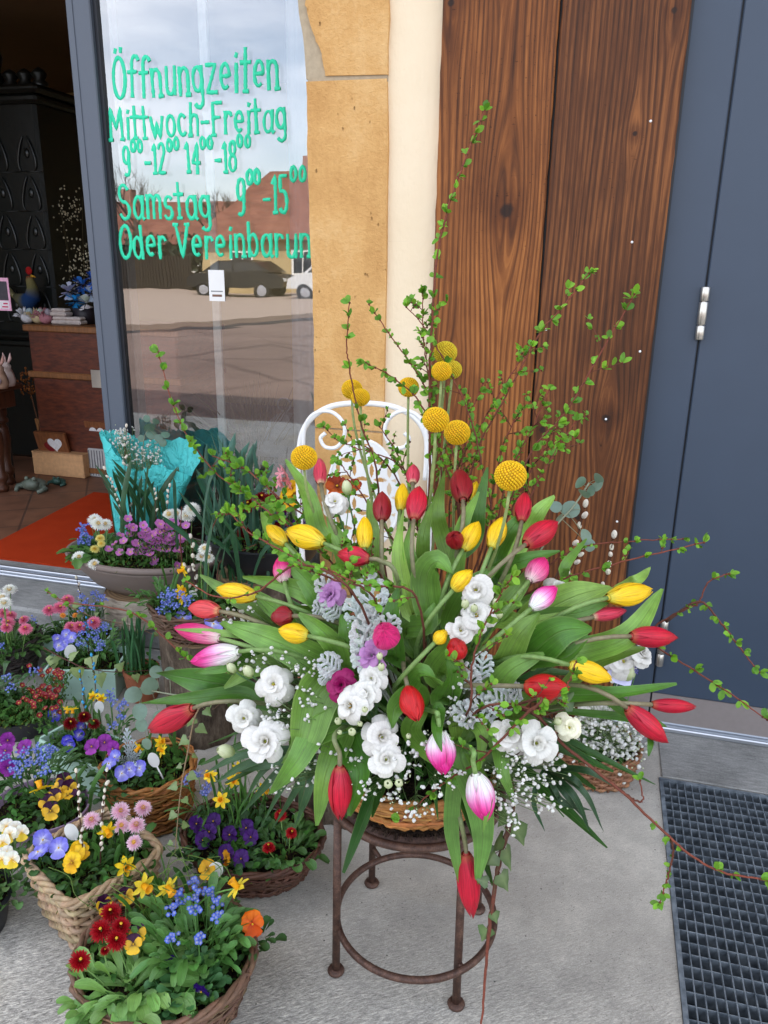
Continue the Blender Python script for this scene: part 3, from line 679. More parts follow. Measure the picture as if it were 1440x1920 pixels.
# trunk
ty = 4.3; ztr = P(110, 606, ty).z; tx0 = P(60, 700, ty).x; tx1 = tx0 + 1.05
t = thing('steamer_trunk', 'reddish brown old trunk with wooden ribs, standing behind the grey frame', 'trunk', (tx0 + .5, ty + .3, FZ))
m = MB(); m.box((tx0, ty, FZ), (tx1, ty + .6, ztr - .03), bev=.012); m.build('body', M_TRUNK, t, False)
cw = s(128, 82, 44)
for z in (ztr - .035, P(130, 705, ty).z, FZ + .04):
    m = MB(); m.box((tx0 - .02, ty - .018, z - .02), (tx1 + .02, ty + .61, z + .02), cw, .006); m.build('wooden_rib', M_WOOD, t, False)
m = MB(); m.box((tx0 + .45, ty - .02, P(130, 705, ty).z - .06), (tx0 + .52, ty - .019, P(130, 705, ty).z + .05), s(150, 130, 80)); m.build('clasp', M_STEEL, t, False)
tz = ztr - .014
def onT(px, dy=.15): return V((P(px, 600, ty + dy).x, ty + dy, tz))
# rooster on the trunk
q = onT(55, .22); KR = .8; V0 = V; VR = lambda p: V0(p) * KR; t = thing('rooster_figure', 'sequined rooster ornament with blue breast standing on the trunk', 'ornament', q)
m = MB(); c = [s(60, 84, 110)] * 3 + [s(30, 70, 130)] * 5 + [s(150, 140, 90)] * 6
m.tube([q + VR(p) for p in ((-.12, 0, .20), (-.05, 0, .17), (.02, 0, .15), (.06, 0, .2), (.065, 0, .27), (.05, 0, .33), (.045, 0, .36))], [.016, .046, .064, .052, .034, .027, .016], 10, [s(90, 90, 66), s(96, 92, 70), s(36, 62, 100), s(30, 58, 104), s(110, 104, 66), s(124, 112, 72), s(120, 50, 36)]); m.build('body', M_FUZZ, t)
m = MB()
for k in range(6): m.tube(catmull([q + VR((-.1, 0, .18)), q + VR((-.17 - .01 * k, .01 * (k - 3), .24 + .012 * k)), q + VR((-.22, .012 * (k - 3), .16 + .018 * k))], 5), [.014] * 10 + [.004], 5, s(128, 120, 86))
m.build('tail', M_FUZZ, t)
m = MB(); m.ball(q + VR((.05, 0, .40)), .026, s(160, 30, 30), sc=(1, .4, 1)); m.tube([q + VR((.07, 0, .36)), q + VR((.11, 0, .35))], [.012, .001], 5, s(200, 150, 50)); m.build('comb', M_FUZZ, t)
for k in (-1, 1):
    m = MB(); m.tube([q + VR((.01, k * .03, .1)), q + VR((.01, k * .03, .006)), q + VR((.05, k * .03, .004))], .006, 5, s(90, 80, 60)); m.build('leg', M_COL, t)
# egg cartons, chicks, pompom arrangement
for i, (px, z, lab) in enumerate(((117, 0, 'grey egg carton on the trunk, lower of two stacked ones'), (116, .05, 'grey egg carton on the trunk, on top of another one'), (142, 0, 'small grey egg carton on the trunk, in front of the blue flowers'))):
    q = onT(px, .1) + V((0, 0, z)); t = thing('egg_carton', lab, 'egg carton', q, 'egg cartons on the trunk')
    m = MB(); m.box(q + V((-.06, -.04, .001)), q + V((.06, .04, .026)), s(196, 184, 178), .008); m.build('tray', M_MATT, t, False)
    m = MB(); m.box(q + V((-.056, -.036, .026)), q + V((.056, .036, .048)), s(206, 194, 188), .014); m.build('lid', M_MATT, t, False)
for px, lab, c in ((52, 'white feathered nest ornament at the left end of the trunk', s(215, 215, 220)), (72, 'cream chick ornament beside the white feathered nest', s(206, 188, 150)), (86, 'small pink and blue chick ornament beside the egg cartons', s(190, 130, 140))):
    q = onT(px, .08); t = thing('chick_ornament', lab, 'ornament', q); m = MB(); m.ball(q + V((0, 0, .035)), .042, c, 10, 8, (1.1, .9, .85)); m.ball(q + V((.03, -.01, .075)), .022, mixc(c, s(120, 190, 200), .4), 8, 6); m.build('body', M_FUZZ, t)
    m = MB(); rr = random.Random(px)
    for k in range(26):
        d = V((rr.uniform(-1, 1), rr.uniform(-1, .4), rr.uniform(.1, 1))).normalized(); a = q + V((-.02, 0, .03)); m.tube([a + d * .025, a + d * .05 + V((0, 0, .01)), a + d * .075], [.004, .006, .0005], 4, vary(c, .1, rr))
    m.build('feathers', M_FUZZ, t)
q = onT(160, .2); t = thing('pompom_arrangement', 'blue and white ribbon flower arrangement in a dark pot on the trunk', 'flower arrangement', q)
m = MB(); m.lathe([(.001, .0), (.06, .0), (.075, .1), (.068, .1), (.06, .09)], q, 18, s(38, 34, 40)); m.build('pot', M_COL, t)
for k, (dx, dz, c) in enumerate(((-.07, .2, s(196, 200, 226)), (.02, .24, s(60, 130, 220)), (.06, .19, s(196, 206, 232)), (-.03, .14, s(44, 150, 220)), (.03, .13, s(225, 225, 220)), (.09, .27, s(50, 110, 215)))):
    m = MB(); rr = random.Random(k); o = q + V((dx, -.04 + .02 * (k % 3), dz))
    for j in range(34):
        d = V((rr.uniform(-1, 1), rr.uniform(-1, 1), rr.uniform(-1, 1))).normalized(); a, b, _ = frame(d); e = .062 * rr.uniform(.7, 1.1)
        m.add([o + d * .012, o + d * e + a * .018, o + d * e * 1.12, o + d * e - a * .018], [(0, 1, 2, 3)], vary(c, .2, rr))
    m.build('ribbon_flower', M_PETAL, t, False)
# price poster at the very left
a, b = P(-30, 520, 4.0), P(22, 583, 4.0); t = thing('price_poster', 'small pink bordered poster at the left edge above the rabbit figures', 'poster', (a.x, 4.0, b.z))
m = MB(); m.box((a.x, 4.0, b.z), (b.x, 4.004, a.z), s(226, 170, 196)); m.build('card', M_MATT, t, False)
m = MB(); hh = a.z - b.z; m.box((a.x, 3.9985, b.z + hh * .32), (b.x - .012, 4.0, a.z - .02), s(70, 66, 72)); m.build('picture', M_MATT, t, False)
m = MB(); m.box((a.x, 3.9985, b.z + hh * .06), (b.x - .012, 4.0, b.z + hh * .3), s(224, 218, 222)); f = m.build('text_panel', M_MATT, t, False)
for k in range(2):
    m = MB(); m.box((b.x - .06 + .01 * k, 3.997, b.z + hh * (.1 + .1 * k)), (b.x - .02, 3.9985, b.z + hh * (.14 + .1 * k)), s(200, 40, 90)); m.build('text_line', M_MATT, f, False)
m = MB(); m.tube([V((a.x + .02, 4.01, b.z)), V((a.x + .02, 4.01, FZ))], .006, 6, s(60, 60, 60)); m.build('stand', M_COL, t)
# side table with a turned leg, rabbits on it
tb = G(14, 922, FZ); tzt = P(20, 728, tb.y).z
t = thing('side_table', 'dark wooden side table with a turned leg at the left edge', 'table', (tb.x - .3, tb.y, FZ)); wc = s(72, 38, 20)
m = MB(); m.box((tb.x - .7, tb.y - .12, tzt - .035), (tb.x + .03, tb.y + .22, tzt), wc, .01); m.build('tabletop', M_WOOD, t, False)
m = MB(); m.box((tb.x - .62, tb.y - .06, tzt - .14), (tb.x - .01, tb.y + .18, tzt - .036), wc, .004); m.build('apron', M_WOOD, t, False)
hh = tzt - .14 - FZ
for dx, dy in ((0, 0), (-.55, 0), (-.08, .15), (-.55, .15)):
    m = MB(); m.lathe([(r_, FZ + hh * z) for r_, z in ((.001, 0), (.03, 0), (.038, .05), (.024, .1), (.04, .16), (.042, .2), (.026, .25), (.03, .4), (.043, .58), (.036, .72), (.024, .78), (.042, .8), (.042, .84), (.03, .86), (.04, .9), (.04, 1.0))], V((tb.x + dx - .03, tb.y + dy, 0)), 16, wc); m.build('leg', M_WOOD, t)
for i, (px, lab) in enumerate(((4, 'grey and brown rabbit figure at the front of the side table'), (18, 'pale rabbit figure with upright ears at the side table corner'))):
    q = V((P(px, 720, tb.y - .02 + .09 * i).x, tb.y - .02 + .09 * i, tzt)); t = thing('rabbit_figure', lab, 'figurine', q, 'rabbit figures on the side table'); c = s(150, 120, 100) if i == 0 else s(186, 168, 160)
    m = MB(); m.tube([q + V((0, 0, .0)), q + V((0, 0, .03)), q + V((.004, -.005, .075)), q + V((.01, -.012, .1)), q + V((.018, -.03, .12)), q + V((.012, -.02, .14))], [.03, .04, .03, .02, .027, .012], 10, c); m.build('body', M_MATT, t)
    for k in (-1, 1):
        m = MB(); m.tube([q + V((.01 + .008 * k, -.015, .13)), q + V((.014 + .02 * k, -.01, .165)), q + V((.01 + .026 * k, -.006, .195))], [.006, .010, .002], 6, mixc(c, s(220, 160, 160), .3)); m.build('ear', M_MATT, t)
    m = MB(); m.tube([q + V((-.03, -.02, .05)), q + V((.02, -.055, .05))], [.016, .02], 8, s(196, 176, 196)); m.build('paws', M_MATT, t)
# box, heart plaques
bq = G(110, 893, FZ); z2 = P(110, 852, bq.y).z
t = thing('cardboard_box', 'plain brown cardboard box carrying heart plaques on the tiled floor', 'box', bq)
x0, x1 = P(63, 880, bq.y).x, P(157, 880, bq.y).x
m = MB(); m.box((x0, bq.y, FZ), (x1, bq.y + .28, z2), s(206, 158, 112), .004); m.build('carton', M_MATT, t, False)
m = MB(); m.box((x0 - .002, bq.y - .002, z2), (x1 + .002, bq.y + .28, z2 + .008), s(196, 150, 106), .002); m.build('lid', M_MATT, t, False)
def heart(c, r, ax): 
    x, z, d = ax; pts = []
    for k in range(28):
        a = 2 * pi * k / 28; u = 16 * sin(a) ** 3 / 16; v = (13 * cos(a) - 5 * cos(2 * a) - 2 * cos(3 * a) - cos(4 * a)) / 16
        pts.append(c + x * u * r + z * v * r)
    return pts
def plaque(px0_, py0, px1_, py1, Yb, lean, wood, hearts, lab):
    A, B = P(px0_, py1, Yb), P(px1_, py0, Yb); wd, ht = B.x - A.x, B.z - A.z
    t = thing('heart_plaque', lab, 'plaque', ((A.x + B.x) / 2, Yb, A.z), 'wooden heart plaques'); 
    X_, Z_ = V((1, 0, 0)), V((0, sin(lean), cos(lean))); N_ = V((0, -cos(lean), sin(lean))); o = V((A.x, Yb, A.z + .0))
    m = MB(); c8 = [o + X_ * (wd * i) + Z_ * (ht * j) - N_ * (.02 * k) for k in (0, 1) for j in (0, 1) for i in (0, 1)]
    m.add(c8, [(0, 1, 3, 2), (4, 6, 7, 5), (0, 4, 5, 1), (2, 3, 7, 6), (0, 2, 6, 4), (1, 5, 7, 3)], wood); m.build('board', M_WOOD, t, False)
    for (u, v, r, c, half) in hearts:
        ce = o + X_ * (wd * u) + Z_ * (ht * v) + N_ * .001; pts = heart(ce, wd * r, (X_, Z_, N_)); m = MB(); n = len(pts)
        m.add(pts + [p + N_ * .003 for p in pts], [tuple(range(n, 2 * n))] + [(i, (i + 1) % n, (i + 1) % n + n, i + n) for i in range(n)], c); m.build('heart', M_MATT, t, False)
wh = s(232, 230, 230)
plaque(81, 788, 152, 850, bq.y + .16, -.18, s(150, 104, 62), [(.66, .60, .22, wh, 0)], 'larger brown plaque with one white heart, at the back of the box')
plaque(77, 810, 128, 857, bq.y + .05, -.25, s(128, 78, 46), [(.45, .45, .2, s(120, 24, 26), 0), (.62, .58, .23, wh, 0)], 'smaller brown plaque with a red and a white heart, in front on the box')
plaque(168, 790, 206, 838, bq.y + .1, -.2, s(128, 78, 46), [(.5, .55, .34, wh, 0)], 'brown plaque with white heart half hidden by the grey frame')
m = bpy.data.objects['heart_plaque.002']
t = thing('paper_bags', 'stack of grey striped paper bags under the plaque by the frame', 'paper bag', (P(190, 870, bq.y).x, bq.y, FZ)); a, b = P(170, 838, bq.y + .1), P(215, 884, bq.y + .1)
mb = MB(); mb.box((a.x, bq.y + .06, FZ), (b.x, bq.y + .24, a.z), s(180, 178, 176), .006); mb.build('bag', M_MATT, t, False)
for k in range(6):
    mb = MB(); mb.box((a.x + .008 + .02 * k, bq.y + .058, FZ + .01), (a.x + .014 + .02 * k, bq.y + .06, a.z - .01), s(110, 108, 110)); mb.build('stripe', M_MATT, t, False)
# frogs
for px, py, k, lab in ((66, 918, 1.0, 'larger grey green frog figure lying on the tiled floor'), (110, 908, .6, 'smaller dark green frog figure on the tiled floor by the box')):
    q = G(px, py, FZ); t = thing('frog_figure', lab, 'figurine', q, 'frog figures'); c = s(96, 104, 92) if k == 1 else s(52, 82, 72)
    m = MB(); m.ball(q + V((0, 0, .035 * k)), .075 * k, c, 14, 8, (1.1, .85, .5)); m.ball(q + V((.02 * k, -.05 * k, .05 * k)), .045 * k, c, 12, 8, (1.1, .8, .7)); m.build('body', M_COL, t)
    for e in (-1, 1):
        m = MB(); m.ball(q + V((.02 * k + e * .026 * k, -.055 * k, .086 * k)), .014 * k, vary(c, .1), 8, 6); m.build('eye', M_COL, t)
        m = MB(); m.tube([q + V((e * .05 * k, -.01 * k, .03 * k)), q + V((e * .1 * k, -.03 * k, .02 * k)), q + V((e * .075 * k, -.075 * k, .01 * k))], [.022 * k, .018 * k, .012 * k], 7, c); m.build('leg', M_COL, t)
# dried gypsophila by the post, dried stalk by the table
q = G(150, 900, FZ); q = V((P(138, 480, 4.95).x, 4.95, FZ)); t = thing('dried_bouquet', 'tall bunch of dried white baby breath standing in the dark by the frame', 'dried flowers', q); rr = random.Random(6)
m = MB(); st = MB(); m2 = MB(); m2.lathe([(.001, FZ), (.12, FZ), (.15, .4), (.14, .7), (.13, .7), (.13, .45)], V((q.x, q.y, 0)), 18, s(40, 36, 34)); m2.build('vase', M_COL, t)
for k in range(60):
    d = V((rr.uniform(-.3, .25), rr.uniform(-.2, .2), rr.uniform(.45, 1.15))); e = V((q.x, q.y, .75)) + d; st.tube([V((q.x, q.y, .6)), V((q.x, q.y, .7)) + d * .5, e], .0015, 3, s(96, 86, 60), False)
    for j in range(26): m.ball(e + V((rr.uniform(-.08, .08), rr.uniform(-.08, .08), rr.uniform(-.1, .08))), rr.uniform(.004, .008), s(200, 192, 164), 4, 3)
st.build('stems', M_STEM, t); f = m.build('blossom', M_FLORET, t, kind='stuff')
q = G(84, 880, FZ); t = thing('dried_stalk', 'brown dried seed stalk leaning beside the trunk', 'dried flowers', q); m = MB(); a = q; b = P(52, 715, q.y); m.tube([a, a.lerp(b, .5) + V((.02, 0, 0)), b], .004, 5, s(100, 60, 32)); m.build('stem', M_STEM, t)
m = MB()
for k in range(60): m.ball(b + V((rr.uniform(-.05, .05), rr.uniform(-.04, .04), rr.uniform(-.12, .08))), rr.uniform(.006, .012), vary(s(118, 70, 36), .3), 4, 3)
m.build('seed_head', M_FUZZ, t)
# mat
t = None; pl = [G(0, 1016, FZ), G(176, 925, FZ)]; pl = [V((p.x, p.y, 0)) for p in pl]; ds_ = pl[0] - pl[1]; pl[0] = pl[0] + ds_ * ((2.86 - pl[0].y) / ds_.y)
pl += [V((-1.7, pl[1].y, 0)), V((-1.7, 2.86, 0))]; m = MB(); n = len(pl)
m.add([p + V((0, 0, FZ)) for p in pl] + [p + V((0, 0, FZ + .009)) for p in pl], [tuple(range(n, 2 * n))[::-1]] + [(i, i + n, (i + 1) % n + n, (i + 1) % n) for i in range(n)])
m.build('doormat', M_DOORMAT, None, False, None, 'orange red coir doormat on the tiles inside the open doorway', 'doormat', None, (-2.4, 3, FZ))
# curtains and things behind the pane
def curtain(xa, xb, Y, lab):
    t = thing('curtain', lab, 'curtain', ((xa + xb) / 2, Y, 0), 'curtains behind the window'); m = MB(); n = 40; rows = []
    for k in (0, 1):
        rows.append([V((xa + (xb - xa) * i / n, Y + .018 * sin(i * 1.3) + .008 * sin(i * .7), (.19, 2.9)[k])) for i in range(n + 1)])
    m.grid(rows); m.build('cloth', M_CURTAIN, t); r_ = MB(); r_.tube([V((xa - .02, Y, 2.92)), V((xb + .02, Y, 2.92))], .012, 8, s(200, 200, 200)); r_.build('curtain_rod', M_COL, t)
curtain(P(192, 300, 2.95).x, P(238, 300, 2.95).x, 2.93, 'narrow white curtain just behind the pane beside the grey frame')
curtain(P(543, 300, 2.95).x, -.7, 2.94, 'white curtain behind the pane beside the sandstone pier')
t = thing('curtain_pole', 'slim white upright strip behind the pane under the paper notice', 'pole', (P(400, 500, 2.9).x, 2.9, .19)); xa = P(390, 300, 2.9).x; m = MB(); m.box((xa - .012, 2.895, .19), (xa + .022, 2.91, 2.9), s(214, 220, 214), .003); m.build('strip', M_COL, t, False); m = MB(); m.box((xa - .03, 2.88, .186), (xa + .04, 2.93, .2), s(200, 200, 200)); m.build('foot', M_COL, t, False)
# low display ledge behind the pane with lantern and dried grass
t = thing('display_ledge', 'dark low display ledge behind the shop window', 'shelf', (-1.1, 3.2, FZ)); m = MB(); m.box((-1.78, 2.98, FZ), (-.2, 3.5, .45), s(60, 48, 40), .005); m.build('ledge', M_WOOD, t, False)
q = V((P(535, 860, 3.15).x, 3.15, .45)); t = thing('lantern', 'weathered grey metal lantern with a pagoda roof behind the pane', 'lantern', q); gc = s(150, 146, 140); zt_ = P(540, 772, 3.15).z - .45
m = MB(); m.box(q + V((-.11, -.11, 0)), q + V((.11, .11, .03)), gc, .004)
for i in (-1, 1):
    for j in (-1, 1): m.box(q + V((i * .09 - .012, j * .09 - .012, .03)), q + V((i * .09 + .012, j * .09 + .012, zt_ * .55)), gc)
for i in (-1, 1):
    for k in range(4): m.box(q + V((-.078, i * .09 - .003, .05 + k * .06)), q + V((.078, i * .09 + .003, .056 + k * .06)), gc)
m.build('cage', M_MATT, t, False); m = MB(); m.lathe([(.19, zt_ * .55), (.19, zt_ * .6), (.13, zt_ * .68), (.10, zt_ * .72), (.085, zt_ * .88), (.04, zt_ * .97), (.001, zt_)], q, 4, gc, ax=(V((.7071, .7071, 0)), V((-.7071, .7071, 0)), V((0, 0, 1)))); m.build('roof', M_MATT, t, False)
m = MB(); m.tube([q + V((.03 * cos(a), 0, zt_ + .03 + .03 * sin(a))) for a in [2 * pi * k / 12 for k in range(12)]], .004, 5, gc, False, True); m.build('ring', M_MATT, t)
q = V((P(478, 860, 3.1).x, 3.1, .45)); t = thing('dried_grass', 'olive bundle of dried grass standing behind the pane by the lantern', 'dried flowers', q); m = MB(); rr = random.Random(8)
for k in range(110):
    d = V((rr.gauss(0, .075), rr.gauss(0, .06), rr.uniform(.28, .55))); b = q + V((rr.uniform(-.05, .05), rr.uniform(-.04, .04), .0)); m.tube([b, b + d * .6, b + d * 1.0 + V((d.x * .7, d.y * .7, 0))], [.004, .003, .001], 4, vary(s(110, 92, 44), .3, rr), False)
m.build('blades', M_STEM, t); m = MB(); m.tube([q + V((.075 * cos(a), .06 * sin(a), .16)) for a in [2 * pi * k / 16 for k in range(16)]], .006, 5, s(140, 110, 60), False, True); m.build('binding', M_STEM, t)
# ------------------------------------------------------------- plant builders
def px2m(p): return (p - EYE).dot(FW) / CAM_F
def toward(p): return (EYE - p).normalized()
LG, LG2 = s(70, 118, 56), s(92, 132, 82)
YG = s(126, 176, 52)
def blade(m, pts, w, nrm, col, cup=.25, twist=0.0, wave=.0, n=12, prof=None, fold=0.0, rr=R):
    q = catmull(pts, max(2, n // max(1, len(pts) - 1))); N = len(q); rows = []; cols = []; ph = rr.uniform(0, 6)
    for i, p in enumerate(q):
        t = i / (N - 1); d = (q[min(i + 1, N - 1)] - q[max(i - 1, 0)]).normalized()
        sd_ = d.cross(nrm); sd_ = sd_.normalized() if sd_.length > 1e-5 else frame(d)[0]
        nn = sd_.cross(d); a = twist * (t - .3)
        sd_, nn = sd_ * cos(a) + nn * sin(a), nn * cos(a) - sd_ * sin(a)
        ww = w * .5 * (prof(t) if prof else max(.03, sin(pi * min(.985, (t * .93 + .05)) ** .8) ** .75))
        off = nn * (wave * w * sin(t * 9 + ph))
        rows.append([p + sd_ * (ww * u) + nn * (cup * ww * (u * u - .25)) + off * u * u * (1 if u > 0 else -.7) for u in (-1, -.55, 0, .55, 1)])
        cols.append(mixc(mixc(col, (col[0] * 1.25, col[1] * 1.12, col[2] * .9), .5 * (1 - t)), col, t))
    m.grid(rows, cols); return m
def leaflet(m, p, d, n, L_, W, col, fold=.25, bend=.2):
    x = d.cross(n); x = x.normalized() if x.length > 1e-5 else frame(d)[0]; n = x.cross(d).normalized(); rows = []
    for t, w_ in ((0, .06), (.3, .72), (.62, 1), (.88, .62), (1, .05)):
        c = p + d * (L_ * t) - n * (bend * L_ * t * t); rows.append([c - x * (W * .5 * w_) + n * (fold * W * w_ * .5), c, c + x * (W * .5 * w_) + n * (fold * W * w_ * .5)])
    m.grid(rows, col)
def ell_ax(d, rr=R): 
    a, b, c = frame(d); t = rr.uniform(0, 6.28); return a * cos(t) + b * sin(t), b * cos(t) - a * sin(t), c
TUL = {
 'red': [(0, s(178, 84, 58)), (.1, s(184, 30, 56)), (.6, s(204, 16, 50)), (1, s(172, 8, 34))],
 'scarlet': [(0, s(190, 70, 40)), (.1, s(192, 20, 26)), (1, s(194, 14, 20))],
 'deep': [(0, s(140, 60, 44)), (.1, s(146, 20, 34)), (1, s(150, 10, 30))],
 'coral': [(0, s(210, 150, 100)), (.1, s(216, 78, 80)), (1, s(214, 54, 64))],
 'yellow': [(0, s(214, 204, 70)), (.15, s(248, 206, 30)), (1, s(252, 206, 14))],
 'pinkwhite': [(0, s(232, 238, 222)), (.3, s(244, 232, 240)), (.52, s(240, 128, 196)), (.75, s(236, 40, 150)), (1, s(226, 20, 130))],
 'pink': [(0, s(232, 214, 204)), (.2, s(232, 130, 170)), (.5, s(226, 54, 130)), (1, s(220, 30, 112))],
 'rose': [(0, s(214, 190, 150)), (.1, s(214, 70, 92)), (1, s(206, 40, 76))],
 'ltip': [(0, s(214, 196, 208)), (.4, s(206, 160, 204)), (1, s(186, 128, 188))],
 'magenta': [(0, s(150, 40, 90)), (1, s(156, 22, 96))],
}
def gcol(st, t):
    for (a, c), (b, d) in zip(st, st[1:]):
        if t <= b: return mixc(c, d, (t - a) / max(1e-6, b - a))
    return st[-1][1]
def tulip_flower(m, b, t, W, kind, rr, opened=0.0):
    L_ = (t - b).length; x, y, d = ell_ax(t - b, rr); st = TUL[kind]
    for ring in (1, 0):
        for k in range(3):
            a0 = 2 * pi * k / 3 + (pi / 3 if ring else 0) + rr.uniform(-.08, .08); rows = []; cols = []
            rk = .93 if ring else 1.0; lk = L_ * rr.uniform(.95, 1.0) * (1 if ring else .97); tw = rr.uniform(-.1, .1)
            for i in range(11):
                v = i / 10; r_ = W * .5 * (sin(pi * min(1, .10 + (.875 - opened * .3) * v)) ** .80) * rk
                aw = rad(70 if ring else 60) * (min(1, .62 + v * 1.4) * (1 - max(0, (v - .62) / .38) ** 1.9) + .03)
                row = []
                for j in range(9):
                    u = j / 4 - 1; a = a0 + u * aw + tw * v
                    rr_ = r_ * (1 - .075 * math.exp(-(u / .13) ** 2) * min(1, v * 3) + (.075 * abs(u) ** 4 if not ring else .0) + .014 * sin(u * 9 + k))
                    row.append(b + (x * cos(a) + y * sin(a)) * rr_ + d * (lk * v - .03 * L_ * (u * u) * v))
                rows.append(row); c = gcol(st, v)
                for j in range(9):
                    u = abs(j / 4 - 1); cc = vary(c, .05, rr)
                    if kind == 'pinkwhite': cc = mixc(cc, gcol(st, min(1, v + .28 * u * u)), .7)
                    elif kind in ('red', 'scarlet', 'deep', 'coral', 'rose'): cc = mixc(cc, tuple(min(1, q * 1.2 + .01) for q in cc), u * .5)
                    cols.append(cc)
            m.grid(rows, cols)
    m.ball(b + d * W * .07, W * .15, gcol(st, .05), 10, 6); m.ball(b + d * L_ * .66, W * .33, tuple(q * .8 for q in gcol(st, 1)), 12, 8, (1, 1, 1.15), (x, y, d))
TULIPS = []
BA = V((-.28, 1.36, .50))
def tulip(label, base, tip, W, kind, stem_from=None, rr=None, name='tulip', bendpt=None, stemcol=None):
    rr = rr or random.Random(len(label) * 7 + len(TULIPS)); a = stem_from or BA + V((rr.uniform(-.07, .07), rr.uniform(-.07, .05), rr.uniform(0, .04)))
    t = thing(name, label, 'tulip', a, 'cut tulips in the bouquet'); d = (tip - base).normalized(); L_ = (base - a).length
    m = MB(); tulip_flower(m, base, tip, W, kind, rr); m.build('flower', M_TULIP, t)
    sc_ = stemcol or (s(120, 150, 84) if kind in ('yellow', 'pinkwhite', 'pink') else s(128, 120, 92))
    if bendpt: q = catmull([a, a.lerp(bendpt, .5) + V((0, 0, .03)), bendpt, base - d * .02, base], 6)
    else: q = bez(a, a + (V((base.x, base.y, max(base.z, a.z + .05))) - a) * .45 + V((0, 0, .04 * L_ / .4)), base - d * L_ * .3, base, 14)
    m = MB(); n = len(q); m.tube(q, [.0043 - .0008 * i / n for i in range(n)], 8, [mixc(s(104, 150, 76), sc_, min(1, i / n * 1.2)) for i in range(n)]); m.build('stem', M_STEM, t)
    TULIPS.append((t, q)); return t
def add_leaf(pts, w, nrm, col, **kw):
    mid = pts[len(pts) // 2]; best = min(TULIPS, key=lambda e: min((p - pts[0]).length for p in e[1]) + .3 * min((p - mid).length for p in e[1]))
    st = min(best[1], key=lambda p: (p - pts[0]).length + (p - BA).length * .5); pts = ([st] if (st - pts[0]).length < .25 else []) + pts
    m = MB(); blade(m, pts, w, nrm, col, n=18, **kw); return m.build('leaf', M_LEAF, best[0])
def rose_head(m, c, d, D, col, rr, throat=s(186, 188, 96), n=(3, 3, 4, 5), openk=1.0):
    x, y, d = ell_ax(d, rr); Rr = D * .5
    specs = list(zip(n, (.52, .74, .90, 1.04), (16, 30, 48, 70)))
    for w_, (cnt, ln, th) in enumerate(specs):
        for k in range(cnt):
            a0 = 2 * pi * k / cnt + w_ * .7 + rr.uniform(-.28, .28); rows = []; th_ = rad(th * openk + rr.uniform(-9, 9)); Lp = Rr * 1.10 * ln / max(.75, sin(th_) ** .3) * rr.uniform(.82, 1.10); ph = rr.uniform(0, 6)
            cols = []
            for i in range(7):
                v = i / 6; th2 = th_ * (.35 + .75 * v + .25 * v * v); rd_ = 0; 
                rd_ = Lp * v * sin(th2) + Rr * (.07 + .03 * w_); hz = Lp * v * cos(th2) * 1.05 - Rr * (.30 + .07 * w_)
                wd = (pi / cnt) * (1.45 - .09 * w_) * (.55 + .75 * v - .28 * v ** 5)
                row = []
                for j in range(7):
                    u = j / 3 - 1; a = a0 + u * wd
                    rf = 1 + .014 * sin(u * 5 + ph) * v + .08 * (1 - u * u) * v - (.14 + .05 * w_) * u ** 4 * v
                    hh = hz + (.025 * Rr * sin(u * 4 + ph) + .20 * Rr * u) * v * v - Rr * (.10 + .05 * w_) * v ** 7 + .14 * Rr * u * u * v * (1 - v)
                    row.append(c + (x * cos(a) + y * sin(a)) * (rd_ * rf) + d * hh)
                rows.append(row); cols.append(mixc(mixc(col, throat, .8), col, min(1, v * 2.0)))
            m.grid(rows, cols)
def bud(m, b, d, L_, W, c0, c1, rr):
    x, y, d = ell_ax(d, rr); rows = []; cols = []
    for i in range(8):
        v = i / 7; r_ = W * .5 * (sin(pi * min(1, .1 + .84 * v)) ** .8)
        rows.append([b + d * (L_ * v) + (x * cos(2 * pi * j / 10 + v * 1.2) + y * sin(2 * pi * j / 10 + v * 1.2)) * r_ * (1 + .1 * (j % 2)) for j in range(10)]); cols.append(mixc(c0, c1, v))
    m.grid(rows, cols, True)
